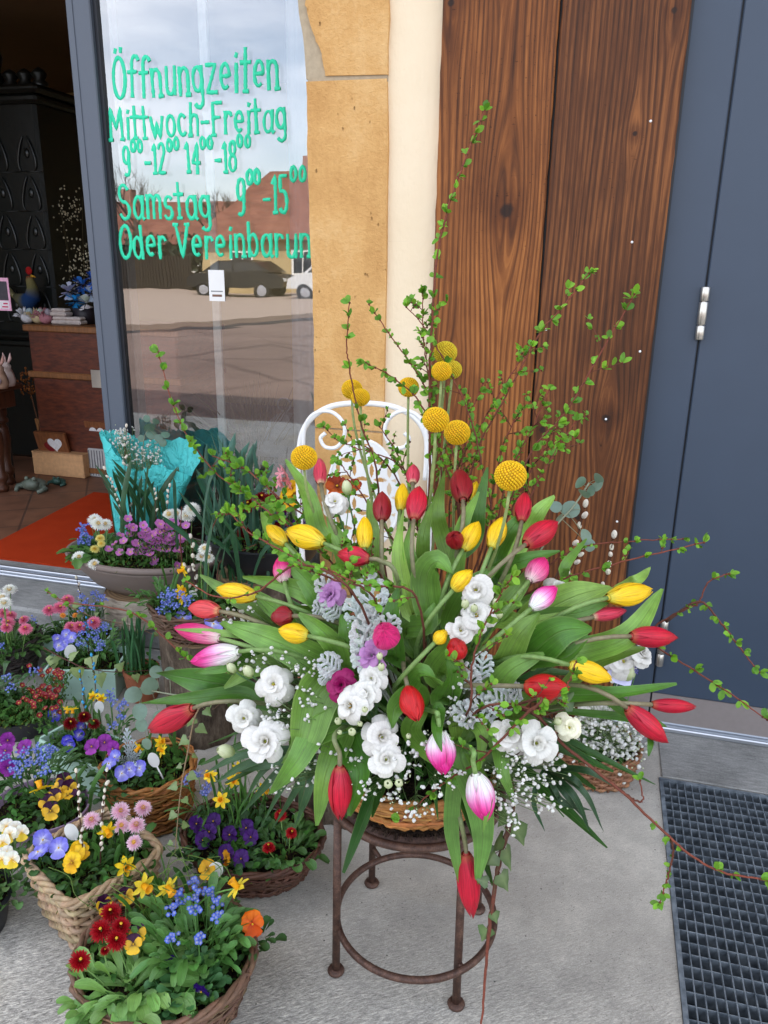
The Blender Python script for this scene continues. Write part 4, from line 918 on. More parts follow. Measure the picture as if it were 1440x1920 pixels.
def lisianthus(label, heads, buds, src=None, col=s(218, 216, 208), facing=None, name='lisianthus', cat='lisianthus', grp='white lisianthus in the bouquet'):
    rr = random.Random(len(label) * 3 + len(heads)); a = src or BA + V((rr.uniform(-.06, .06), rr.uniform(-.06, .06), 0)); t = thing(name, label, cat, a, grp)
    st = MB(); allp = [h[0] for h in heads] + [b_[0] for b_ in buds]; hub = a.lerp(sum(allp, V()) / len(allp), .62)
    st.tube([a, a.lerp(hub, .5) + V((0, 0, .01)), hub], .0026, 6, LG)
    for i, h in enumerate(heads):
        p, D = h[:2]; d = h[2] if len(h) > 2 and h[2] else ((p - BC).normalized() * .5 + toward(p) * .75 + V((rr.uniform(-.5, .5), 0, rr.uniform(-.25, .45)))).normalized()
        m = MB(); rose_head(m, p, d, D, vary(col, .02, rr), rr, openk=rr.uniform(.66, 1.08)); f = m.build('flower', M_WPETAL, t)
        m = MB()
        x, y, dd = ell_ax(d, rr)
        for k in range(6): e = rr.uniform(0, 6.3); m.ball(p - d * D * .06 + (x * cos(e) + y * sin(e)) * D * .05, D * .035, s(226, 176, 40), 6, 4)
        m.ball(p - d * D * .05, D * .05, s(176, 186, 70), 6, 4); m.build('stamens', M_FLORET, f)
        e = p - d * D * .3; st.tube(bez(hub, hub.lerp(e, .4), e - d * .03, e, 6), .002, 5, LG2)
        for k in range(5):
            an = 2 * pi * k / 5; leaflet(st, e, ((x * cos(an) + y * sin(an)) * .9 + d * .5).normalized(), d, D * .42, D * .14, s(120, 160, 96))
    for b_ in buds:
        p, L_ = b_[:2]; d = b_[2] if len(b_) > 2 else ((p - hub).normalized() + V((0, 0, .5)) + toward(p) * .2).normalized(); m = MB(); bud(m, p - d * L_ * .5, d, L_, L_ * .62, s(170, 194, 120), s(226, 230, 192), rr); m.build('bud', M_PETAL, t)
        st.tube(bez(hub, hub.lerp(p, .5), p - d * L_, p - d * L_ * .45, 6), .0015, 5, LG2)
    st.build('stem', M_STEM, t); return t
def craspedia(label, c, r_, rr, root=None):
    a = root or BA + V((rr.uniform(-.06, .06), rr.uniform(-.02, .06), .02)); t = thing('craspedia', label, 'craspedia', a, 'yellow craspedia balls')
    m = MB(); N = 330; m.ball(c, r_ * .93, s(196, 146, 14), 20, 14, (1, 1, .93)); yc = s(246, 204, 34) if rr.random() < .75 else s(228, 206, 54)
    for i in range(N):
        z = 1 - 2 * (i + .5) / N; ph = i * 2.399963; q = sqrt(1 - z * z); d = V((q * cos(ph), q * sin(ph), z)); m.ball(c + V((d.x, d.y, d.z * .93)) * r_ * .95, r_ * .088, vary(yc, .12, rr), 5, 4)
    m.build('flower_ball', M_FLORET, t); b = c - V((0, 0, r_ * .9)); q = bez(a, a.lerp(b, .35) + V((0, 0, .12)), b - V((0, 0, .15)) + V((rr.uniform(-.01, .01), 0, 0)), b, 16)
    m = MB(); m.tube(q, [.0034 - .0009 * i / 16 for i in range(17)], 7, s(142, 158, 96)); m.build('stem', M_STEM, t); return t
def twig(label, pts0, leaves=1.0, lsz=.0125, name='leafy_twig', src=None, side=0, bare=.0, r0=.0020, grp='budding twigs in the bouquet', up=None, hue=None, seed=0, dens=.020):
    rr = random.Random(len(label) * 13 + len(pts0) + seed); pts = list(pts0); L0 = 0
    if grp == 'budding twigs in the bouquet' and 'side twig' not in label and 'forked twig pointing' not in label and 'drooping' not in label:
        a = BA + V((rr.uniform(-.05, .05), rr.uniform(-.05, .05), 0)); mid = a.lerp(pts[0], .6) + V((0, 0, .0)); L0 = (pts[0] - a).length * .97; pts = [a, mid] + pts
    q = catmull(pts, 9); N = len(q); q = [p + V((rr.gauss(0, .0006), rr.gauss(0, .0006), rr.gauss(0, .0006))) for p in q]
    t = thing(name, label, 'twig', q[0], grp); m = MB(); bc = s(96, 50, 34)
    m.tube(q, [r0 * (1 - .72 * i / N) + .0004 for i in range(N)], 6, [mixc(s(70, 44, 32), s(126, 62, 44), i / N) for i in range(N)]); lf = MB()
    acc = 0; nxt = dens; tot = sum((q[i + 1] - q[i]).length for i in range(N - 1)); hue = hue or s(128, 180, 50)
    run = 0
    def cluster(p, d, k=1.0, many=4):
        x, y, dd = ell_ax(d, rr); b = (dd * .7 + x * .7).normalized()
        m.ball(p, .0022, bc, 5, 4)
        for _ in range(many):
            ld = (b + V((rr.gauss(0, .55), rr.gauss(0, .55), rr.gauss(.15, .45)))).normalized(); nn = (toward(p) * .7 + V((rr.gauss(0, .5), rr.gauss(0, .5), rr.gauss(.6, .4)))).normalized()
            L_ = lsz * rr.uniform(.7, 1.45) * k; leaflet(lf, p, ld, nn, L_, L_ * rr.uniform(.52, .72), vary(mixc(hue, s(66, 118, 36), rr.random() * .8), .18, rr), rr.uniform(.1, .5), rr.uniform(-.1, .4))
    for i in range(N - 1):
        sg = (q[i + 1] - q[i]).length; run += sg; acc += sg
        if acc > nxt and run > L0 + (tot - L0) * bare:
            acc = 0; nxt = dens * rr.uniform(.35, 1.1); d = (q[i + 1] - q[i]).normalized()
            if rr.random() < leaves:
                if rr.random() < side:                       # a short side shoot
                    x, y, dd = ell_ax(d, rr); e = (dd * .5 + x + V((0, 0, .3))).normalized(); l_ = rr.uniform(.02, .065); e2 = q[i] + e * l_; m.tube([q[i], q[i] + e * l_ * .5 + dd * .003, e2], [r0 * .45, r0 * .35, r0 * .2], 5, bc)
                    for u in (.4, .7, 1): cluster(q[i].lerp(e2, u), e, .9, 3)
                else: cluster(q[i], d, 1, rr.choice((4, 5, 6)))
    if leaves > 0: cluster(q[-1], (q[-1] - q[-2]).normalized(), 1.1, 6)
    m.build('stem', M_BARK, t)
    if lf.v: lf.build('foliage', M_SMALL, t)
    return t
def floret(m, p, r_, rr, c=s(228, 228, 222)):
    for k in range(2): m.ball(p + V((rr.gauss(0, .35), rr.gauss(0, .35), rr.gauss(0, .35))) * r_, r_ * rr.uniform(.65, .95), vary(c, .05, rr), 5, 4, (1, 1, rr.uniform(.6, 1)))
def gyps(label, clusters, src, rr, n=26, fr=.0038, grp='sprays of baby breath'):
    t = thing('baby_breath', label, 'baby breath', src, grp); st = MB(); fl = MB()
    for (c, sp) in clusters:
        hub = src.lerp(c, .6); st.tube([src, hub, c], .0009, 4, s(110, 140, 80), False)
        for _ in range(n):
            e = c + V((rr.gauss(0, sp), rr.gauss(0, sp * .7), rr.gauss(0, sp))); mid = hub.lerp(e, .6) + V((rr.gauss(0, .006), rr.gauss(0, .006), rr.gauss(0, .006))); st.tube([hub.lerp(c, .4), mid, e], .0006, 3, s(120, 146, 92), False); floret(fl, e, fr * rr.uniform(.6, 1.15), rr)
            if rr.random() < .5: fl.ball(e + V((rr.gauss(0, .008), 0, rr.gauss(0, .008))), fr * .35, s(206, 216, 176), 4, 3)
    st.build('stems', M_STEM, t, kind='stuff'); fl.build('blossom', M_FLORET, t, kind='stuff'); return t
def lobed_leaf(m, a, b, nrm, w, col, rr, pairs=5):       # dusty miller: deeply cut silver leaf
    d = (b - a); L_ = d.length; d.normalize(); x = d.cross(nrm).normalized(); nn = x.cross(d)
    P_ = lambda u, v: a + d * (L_ * u) + x * (w * v) + nn * (.12 * L_ * sin(u * 2.6) - .15 * w * v * v)
    def strip(p, q, w0, w1):
        dr = (q - p).normalized(); sx_ = dr.cross(nn).normalized(); rows = []
        for t_, ww in ((0, w0), (.5, (w0 + w1) * .5), (.85, w1), (1, w1 * .45)): c = p.lerp(q, t_); rows.append([c - sx_ * ww, c + nn * ww * .5, c + sx_ * ww])
        m.grid(rows, vary(col, .08, rr))
    strip(P_(0, 0), P_(.98, 0), w * .06, w * .08)
    for f_, sg in ((.9, -1), (.9, 1)): strip(P_(.86, 0), P_(1.0, sg * .16), w * .05, w * .075)
    for k in range(pairs):
        u = .12 + .70 * k / pairs; ln = .38 + .5 * sin(pi * (k + .9) / (pairs + .7))
        for sg in (-1, 1):
            p = P_(u + rr.uniform(-.02, .02), 0); q = P_(min(1, u + .15 + .04 * rr.random()), sg * ln * .42); strip(p, q, w * .045, w * .06); dr = (q - p).normalized()
            for an in (-.75, 0, .8):
                e = (dr * cos(an) + nn.cross(dr) * sin(an)); b0 = q - dr * w * .05; strip(b0, b0 + e * w * rr.uniform(.15, .2), w * .05, w * .062)
            z = p.lerp(q, .5); strip(z, z + d * (L_ * .06) + x * (sg * w * .03), w * .045, w * .05)
def ivy_leaf(m, p, d, nrm, sz, rr, col=s(52, 84, 44)):
    x = d.cross(nrm).normalized(); nn = x.cross(d).normalized(); pr = [(0, 0), (-.28, -.1), (-.5, .12), (-.36, .38), (-.3, .5), (-.16, .66), (0, 1.0), (.16, .66), (.3, .5), (.36, .38), (.5, .12), (.28, -.1)]
    vs = [p + d * (.3 * sz) + nn * (.04 * sz)]; cs = [mixc(col, s(130, 150, 100), .5)]
    for u, v in pr: vs.append(p + x * (u * sz) + d * (v * sz) - nn * (.12 * sz * (abs(u) + max(0, v - .5)))); cs.append(mixc(col, s(130, 150, 100), .45) if (u, v) in ((0, 0), (0, 1.0)) else vary(col, .12, rr))
    m.add(vs, [(0, 1 + k, 1 + (k + 1) % len(pr)) for k in range(len(pr))], cs)
def ivy(label, pts, rr, sz=.03, src=None, n=10, grp='ivy trails', col=s(52, 84, 44), stemc=s(84, 62, 44), spread=.5):
    q = catmull(pts, 8); t = thing('ivy_trail', label, 'ivy', q[0], grp); m = MB(); m.tube(q, [.0024 * (1 - .6 * i / len(q)) for i in range(len(q))], 6, stemc); m.build('stem', M_BARK, t)
    for k in range(n):
        i = int((k + .7) / (n + .4) * (len(q) - 1)); p = q[i]; dd = (q[min(i + 1, len(q) - 1)] - q[max(0, i - 1)]).normalized(); x, y, _ = frame(dd, toward(p)); sg = 1 if k % 2 else -1
        ld = (x * sg * rr.uniform(.3, 1) + dd * .4 + V((rr.gauss(0, .2), 0, rr.gauss(-.2, .3)))).normalized(); m = MB(); e = p + ld * .012; m.tube([p, e], .0007, 4, stemc, False); ivy_leaf(m, e, ld, (toward(p) + V((rr.gauss(0, spread), rr.gauss(0, spread), rr.gauss(.2, spread)))).normalized(), sz * rr.uniform(.55, 1.15) * (1 - .35 * k / n), rr, vary(col, .2, rr)); m.build('leaf', M_LEAF, t)
    return t
def disc_leaf(m, p, d, nrm, sz, col, rr):
    x = d.cross(nrm).normalized(); nn = x.cross(d); vs = [p + d * sz * .5 + nn * .06 * sz]; cs = [col]
    for k in range(14): a = 2 * pi * k / 14; vs.append(p + d * (sz * .5 * (1 - cos(a))) + x * (sz * .47 * sin(a)) + nn * (.05 * sz * sin(2 * a))); cs.append(vary(col, .05, rr))
    m.add(vs, [(0, 1 + k, 1 + (k + 1) % 14) for k in range(14)], cs)
def eucalyptus(label, pts, leaves, rr, col=s(106, 132, 124)):
    q = catmull(pts, 6); t = thing('eucalyptus', label, 'eucalyptus', q[0], 'eucalyptus sprigs'); m = MB(); m.tube(q, .0016, 6, s(134, 140, 116)); m.build('stem', M_STEM, t)
    for (c, sz) in leaves:
        i = min(range(len(q)), key=lambda k: (q[k] - c).length); b = q[i]; d = (c - b); d = d.normalized() if d.length > .004 else V((rr.gauss(0, 1), 0, rr.gauss(0, 1))).normalized(); m = MB(); e = c - d * sz * .5
        m.tube([b, e], .0007, 4, s(134, 140, 116), False); disc_leaf(m, e, d, (toward(c) + V((rr.gauss(0, .4), 0, rr.gauss(.2, .4)))).normalized(), sz, vary(col, .12, rr), rr); m.build('leaf', M_LEAF, t)
    return t
def willow(label, pts, rr, n=9, col=s(222, 214, 196), sz=.013, grp='pussy willow sprigs', name='pussy_willow', start=.25):
    q = catmull(pts, 8); t = thing(name, label, 'pussy willow', q[0], grp); m = MB(); m.tube(q, [.002 * (1 - .5 * i / len(q)) for i in range(len(q))], 6, s(74, 46, 32)); m.build('stem', M_BARK, t)
    for k in range(n):
        f = start + (1 - start) * k / (n - 1); i = min(len(q) - 1, int(f * (len(q) - 1))); dd = (q[min(i + 1, len(q) - 1)] - q[max(i - 1, 0)]).normalized(); x, y, _ = ell_ax(dd, rr); d = (dd * .9 + x * .55).normalized() if k < n - 1 else dd
        a, b_, c_ = frame(d); L_ = sz * rr.uniform(.8, 1.15); m = MB(); m.ball(q[i] + d * L_ * .5, L_ * .5, vary(col, .08, rr), 9, 7, (.62, .62, 1), (a, b_, c_)); m.ball(q[i], L_ * .16, s(80, 46, 30), 5, 4); m.build('catkin', M_FUZZ, t)
    return t
def rosette(m, base, r_, n, L_, W, col, rr, up=.5, hh=0):
    for _ in range(n):
        a = rr.uniform(0, 2 * pi); q = sqrt(rr.random()) * r_; p = base + V((cos(a) * q, sin(a) * q, rr.uniform(0, hh))); d = V((cos(a + rr.gauss(0, .5)), sin(a + rr.gauss(0, .5)), rr.uniform(.1, 1.4) * up)).normalized(); l_ = L_ * rr.uniform(.6, 1.15)
        blade(m, [p, p + d * l_ * .55 + V((0, 0, .12 * l_)), p + d * l_ - V((0, 0, l_ * rr.uniform(0, .25)))], W * l_ / L_ * rr.uniform(.8, 1.1), V((0, 0, 1)), vary(col, .2, rr), .3, n=6, prof=lambda t: .22 + .78 * sin(pi * min(1, max(0, (t - .12) / .95)) ** 1.4) if t > .12 else .22, rr=rr)
def mean(ps): return sum(ps, V()) / len(ps)
def planted(kind, label, cat, heads, soil, grp, base=None):
    b = base or V((mean(heads).x, mean(heads).y, soil)); return thing(kind, label, cat, V((b.x, b.y, soil)), grp), V((b.x, b.y, soil))
def daisy(label, heads, soil, D, cols, n=26, lr=.05, LL=.05, lc=s(92, 140, 66), centre=s(226, 180, 50), cs=None, face=None, grp='bellis daisies in the planters', base=None, W=.02):
    rr = random.Random(len(label) * 5 + len(heads)); t, b = planted('daisy_plant', label, 'daisy', heads, soil, grp, base); m = MB(); rosette(m, b, lr * 1.2, int(n * 1.9), LL * 1.1, W, mixc(lc, (0, 0, 0), .25), rr, .6, .02); st = MB()
    outer, inner = cols; D = D * 1.3
    for h in heads:
        d = face or (toward(h) * .65 + V((rr.gauss(0, .25), rr.gauss(0, .2), .75))).normalized(); x, y, d = ell_ax(d, rr); f = MB(); k_ = rr.uniform(.85, 1.1)
        for ring, (cnt, ln, el) in enumerate(((36, 1.0, .0), (34, .95, .25), (30, .86, .5), (26, .74, .75), (18, .58, 1.0), (10, .42, 1.25))):
            for j in range(cnt):
                a = 2 * pi * j / cnt + rr.uniform(-.1, .1); e = (x * cos(a) + y * sin(a)); L_ = D * .5 * ln * k_ * rr.uniform(.9, 1.06); dd = (e * cos(el) + d * sin(el)).normalized(); sx_ = dd.cross(d).normalized(); w_ = D * .045; c0 = vary(mixc(inner, outer, .25 + .25 * rr.random()), .1, rr); c1 = vary(outer, .08, rr); p = h + d * (D * .03 * ring)
                f.add([p + e * D * .06, p + dd * L_ * .6 - sx_ * w_, p + dd * L_ - d * D * .04, p + dd * L_ * .6 + sx_ * w_], [(0, 1, 2, 3)], [c0, mixc(c0, c1, .6), c1, mixc(c0, c1, .6)])
        fo = f.build('flower_head', M_PETAL, t, False); c = MB()
        q_ = cs or (.16 if inner[1] > .12 else .07); c.ball(h + d * D * (.30 if q_ < .1 else .12), D * q_, s(0, 0, 0), 9, 5, (1, 1, .9 if q_ > .1 else .5), (x, y, d)); c.c = [vary(centre, .15, rr) for _ in c.v]; c.build('centre', M_FLORET, fo)
        q = V((b.x, b.y, soil)).lerp(V((h.x, h.y, soil)), .55); st.tube(bez(q, q.lerp(h, .4) + V((0, 0, .01)), h - d * D * .6, h - d * D * .02, 6), .0016, 5, s(120, 156, 84)); x2, y2, _ = frame(d); st.lathe([(.0, -D * .08), (D * .2, -D * .03), (D * .28, .0)], h, 8, s(96, 140, 66), (x2, y2, d))
    m.build('foliage', M_LEAF, t); st.build('stems', M_STEM, t); return t
def viola(label, heads, soil, D, pal, n=22, lr=.045, LL=.03, face=None, grp='violas in the planters', base=None, lc=s(66, 104, 52), name='viola_plant'):
    """pal = upper, side, lower, eye colours"""
    rr = random.Random(len(label) * 11 + len(heads)); t, b = planted(name, label, 'viola', heads, soil, grp, base); m = MB(); rosette(m, b, lr * 1.4, int(n * 3.2), LL * 1.1, .018, mixc(lc, (0, 0, 0), .2), rr, .9, .035); st = MB(); up_, si, lo, eye = pal; D = D * 1.18
    for h in heads:
        d = ((face or toward(h)) * .8 + V((rr.gauss(0, .35), rr.gauss(0, .2), rr.gauss(.25, .25)))).normalized(); x, y, _ = frame(d); f = MB()
        for (ang, L_, W, c, lift) in ((112, .55, .62, up_, -.06), (68, .55, .62, up_, -.05), (176, .48, .55, si, 0), (4, .48, .55, si, .01), (270, .55, .78, lo, .03)):
            a = rad(ang + rr.uniform(-6, 6)); e = x * cos(a) + y * sin(a); sx_ = e.cross(d); rows = []; cols = []
            for v, w_ in ((0, .2), (.35, .75), (.7, 1), (.92, .75), (1.02, .3)):
                rows.append([h + e * (D * L_ * v) + sx_ * (D * W * .5 * w_ * u) + d * (D * (lift + .10 * v * v * (u * u - .4) + .04 * sin(u * 5 + ang))) for u in (-1, -.5, 0, .5, 1)]); cols.append(mixc(eye, vary(c, .06, rr), min(1, v * 2.2 + .05)))
            f.grid(rows, cols)
        f.ball(h + d * D * .05, D * .05, s(236, 190, 40), 6, 4); f.build('flower', M_PETAL, t)
        q = b.lerp(V((h.x, h.y, soil)), .5); st.tube(bez(q, q.lerp(h, .5), h - d * D * .3 - V((0, 0, .01)), h - d * D * .05, 6), .0011, 4, s(110, 146, 76), False)
    m.build('foliage', M_SMALL, t); st.build('stems', M_STEM, t); return t
def narcissus(label, heads, soil, D, blades=14, h=.16, grp='dwarf daffodils in the planters', base=None, sp=.03, bcol=s(74, 118, 56), pet=s(248, 214, 40), cup=s(244, 176, 24), bw=.009, faces=None, lean=.25):
    rr = random.Random(len(label) * 17 + len(heads)); t, b = planted('daffodil_plant', label, 'daffodil', heads or [base], soil, grp, base); m = MB(); st = MB()
    for _ in range(blades):
        a = rr.uniform(0, 6.3); p = b + V((rr.gauss(0, sp), rr.gauss(0, sp), 0)); l_ = h * rr.uniform(.65, 1.1); ov = V((cos(a), sin(a), 0)) * l_ * lean * rr.uniform(.3, 1.6)
        blade(m, [p, p + V((0, 0, l_ * .6)) + ov * .35, p + V((0, 0, l_)) + ov], bw * rr.uniform(.7, 1.2), V((cos(a + 1), sin(a + 1), .3)), vary(bcol, .18, rr), .3, rr.uniform(-.6, .6), n=8, prof=lambda t: (.75 + .25 * t) * (1 - max(0, (t - .8) / .2) ** 2) + .04, rr=rr)
    m.build('foliage', M_LEAF, t)
    for i, hd in enumerate(heads):
        d = (faces[i] if faces else (toward(hd) * .55 + V((rr.gauss(0, .5), rr.gauss(0, .3), rr.gauss(-.1, .25))))).normalized(); x, y, d = ell_ax(d, rr); f = MB()
        for k in range(6):
            a = 2 * pi * k / 6; e = x * cos(a) + y * sin(a); sx_ = e.cross(d); rows = []
            for v, w_ in ((0, .4), (.35, .95), (.65, 1), (.9, .5), (1, .08)): rows.append([hd + e * (D * .5 * v) + sx_ * (D * .125 * w_ * u) + d * (D * (.05 * v - (.10 if k % 2 else .06) * v * v + .05 * u * u)) for u in (-1, 0, 1)])
            f.grid(rows, vary(pet, .06, rr))
        fo = f.build('flower', M_PETAL, t); c = MB(); n = 14; rows = []
        for v, r_ in ((0, .10), (.15, .12), (.32, .135), (.42, .17), (.40, .13), (.1, .08)): rows.append([hd + d * (D * v) + (x * cos(2 * pi * j / n) + y * sin(2 * pi * j / n)) * D * r_ * (1 + (.12 * (j % 2) if v > .35 else 0)) for j in range(n)])
        c.grid(rows, vary(cup, .06, rr), True); c.build('trumpet', M_PETAL, fo)
        q = b.lerp(V((hd.x, hd.y, soil)), .35); st.tube(bez(q, q + V((0, 0, (hd.z - soil) * .7)), hd - d * D * .35 + V((0, 0, D * .25)), hd - d * D * .02, 8), .0019, 5, s(104, 150, 70))
    if st.v: st.build('stems', M_STEM, t)
    return t
def forgetmenot(label, heads, soil, n=36, lr=.06, LL=.045, col=s(50, 92, 210), grp='blue forget-me-nots in the planters', base=None, cl=.014, fr=.0034, lc=s(88, 138, 66), cnt=16, W=.014):
    rr = random.Random(len(label) * 19 + len(heads)); t, b = planted('forget_me_not', label, 'forget-me-not', heads, soil, grp, base); m = MB(); rosette(m, b, lr * 1.2, int(n * 2.1), LL * 1.1, W, mixc(lc, (0, 0, 0), .3), rr, 1.3, .05); st = MB()
    for h in heads:
        f = MB()
        for _ in range(cnt):
            p = h + V((rr.gauss(0, cl * .55), rr.gauss(0, cl * .55), rr.gauss(0, cl * .5))); d = (toward(p) + V((rr.gauss(0, .5), rr.gauss(0, .4), rr.gauss(.5, .4)))).normalized(); x, y, d = ell_ax(d, rr); c = vary(col, .18, rr)
            for k in range(5):
                a = 2 * pi * k / 5; e = x * cos(a) + y * sin(a); sx_ = e.cross(d); f.add([p, p + e * fr * .7 - sx_ * fr * .5, p + e * fr * 1.15, p + e * fr * .7 + sx_ * fr * .5], [(0, 1, 2, 3)], [mixc(c, s(236, 226, 150), .5), c, c, c])
        f.build('flower_cluster', M_FLORET, t, False)
        q = b.lerp(V((h.x, h.y, soil)), .5); st.tube(bez(q, q.lerp(h, .4), h - V((0, 0, .03)), h, 6), .0012, 4, s(96, 140, 74), False)
    m.build('foliage', M_LEAF, t); st.build('stems', M_STEM, t); return t
def saxifrage(label, heads, soil, col, rr, fr=.0075, grp='mossy saxifrages', base=None, spread=.12):
    t, b = planted('saxifrage', label, 'saxifrage', heads, soil, grp, base); m = MB(); st = MB(); f = MB()
    for h in heads:
        d = (toward(h) * .7 + V((rr.gauss(0, .4), rr.gauss(0, .3), .7))).normalized(); x, y, d = ell_ax(d, rr); c = vary(col, .15, rr)
        for k in range(5):
            a = 2 * pi * k / 5; e = x * cos(a) + y * sin(a); sx_ = e.cross(d); rows = []
            for v, w_ in ((0, .3), (.5, .95), (.9, .8), (1.05, .25)): rows.append([h + e * fr * v + sx_ * fr * .55 * w_ * u + d * fr * (.35 * v * v) for u in (-1, 0, 1)])
            f.grid(rows, [mixc(c, s(240, 220, 140), .45), c, c, mixc(c, (.9, .75, .85), .2)])
        f.ball(h + d * fr * .1, fr * .2, s(220, 190, 80), 5, 4); st.tube([V((h.x, h.y, max(soil, h.z - .035))), h - d * fr * .3], .0008, 4, s(120, 100, 60), False)
    f.build('blossom', M_PETAL, t, kind='stuff'); st.build('stems', M_STEM, t)
    for _ in range(700):
        h_ = rr.choice(heads); p = V((h_.x + rr.gauss(0, .014), h_.y + rr.gauss(0, .014), max(soil, h_.z - rr.uniform(.012, .06)))); leaflet(m, p, V((rr.gauss(0, .6), rr.gauss(0, .6), 1)).normalized(), V((rr.gauss(0, 1), rr.gauss(0, 1), .3)).normalized(), .015, .006, vary(s(74, 110, 48), .3, rr))
    m.build('foliage', M_SMALL, t); return t
def mossy(m, pts, rr, n=120, r_=.02, col=s(92, 100, 40), sz=.009):
    for _ in range(n // 3):
        p = rr.choice(pts) + V((rr.gauss(0, r_), rr.gauss(0, r_), rr.uniform(0, .022))); d = V((rr.gauss(0, .8), rr.gauss(0, .8), .7)).normalized(); L_ = rr.uniform(.012, .026); leaflet(m, p, d, V((rr.gauss(0, .5), rr.gauss(0, .5) - .4, 1)).normalized(), L_, L_ * .55, vary(s(58, 92, 40), .35, rr), .3, .3)
    for _ in range(n):
        p = rr.choice(pts) + V((rr.gauss(0, r_), rr.gauss(0, r_), rr.uniform(-.003, .007))); d = V((rr.gauss(0, .7), rr.gauss(0, .7), .8)).normalized(); leaflet(m, p, d, V((rr.gauss(0, 1), rr.gauss(0, 1), .5)).normalized(), sz * rr.uniform(.6, 1.5), sz * .3, vary(col, .35, rr))
def plant_tag(label, c, L_, soil, rr, tilt=.3, grp='white plant labels'):
    t = thing('plant_label', label, 'plant label', V((c.x, c.y, soil)), grp); m = MB(); d = V((tilt, -.15, 1)).normalized(); x, y, _ = frame(d, toward(c)); n = 20
    x = d.cross(toward(c)).normalized(); nn = x.cross(d); pts = [c + x * (L_ * .3 * sin(2 * pi * k / n)) + d * (-L_ * .5 * cos(2 * pi * k / n)) for k in range(n)]
    m.add([p + nn * .0006 for p in pts] + [p - nn * .0006 for p in pts], [tuple(range(n)), tuple(range(n, 2 * n))[::-1]] + [(i, (i + 1) % n, (i + 1) % n + n, i + n) for i in range(n)]); m.build('blade', M_PAPER, t, False)
    m = MB(); m.tube([c - d * L_ * .45, c - d * (L_ * .45 + max(.02, (c.z - L_ * .4 - soil) / d.z))], .0022, 6); m.build('spike', M_PAPER, t); return t
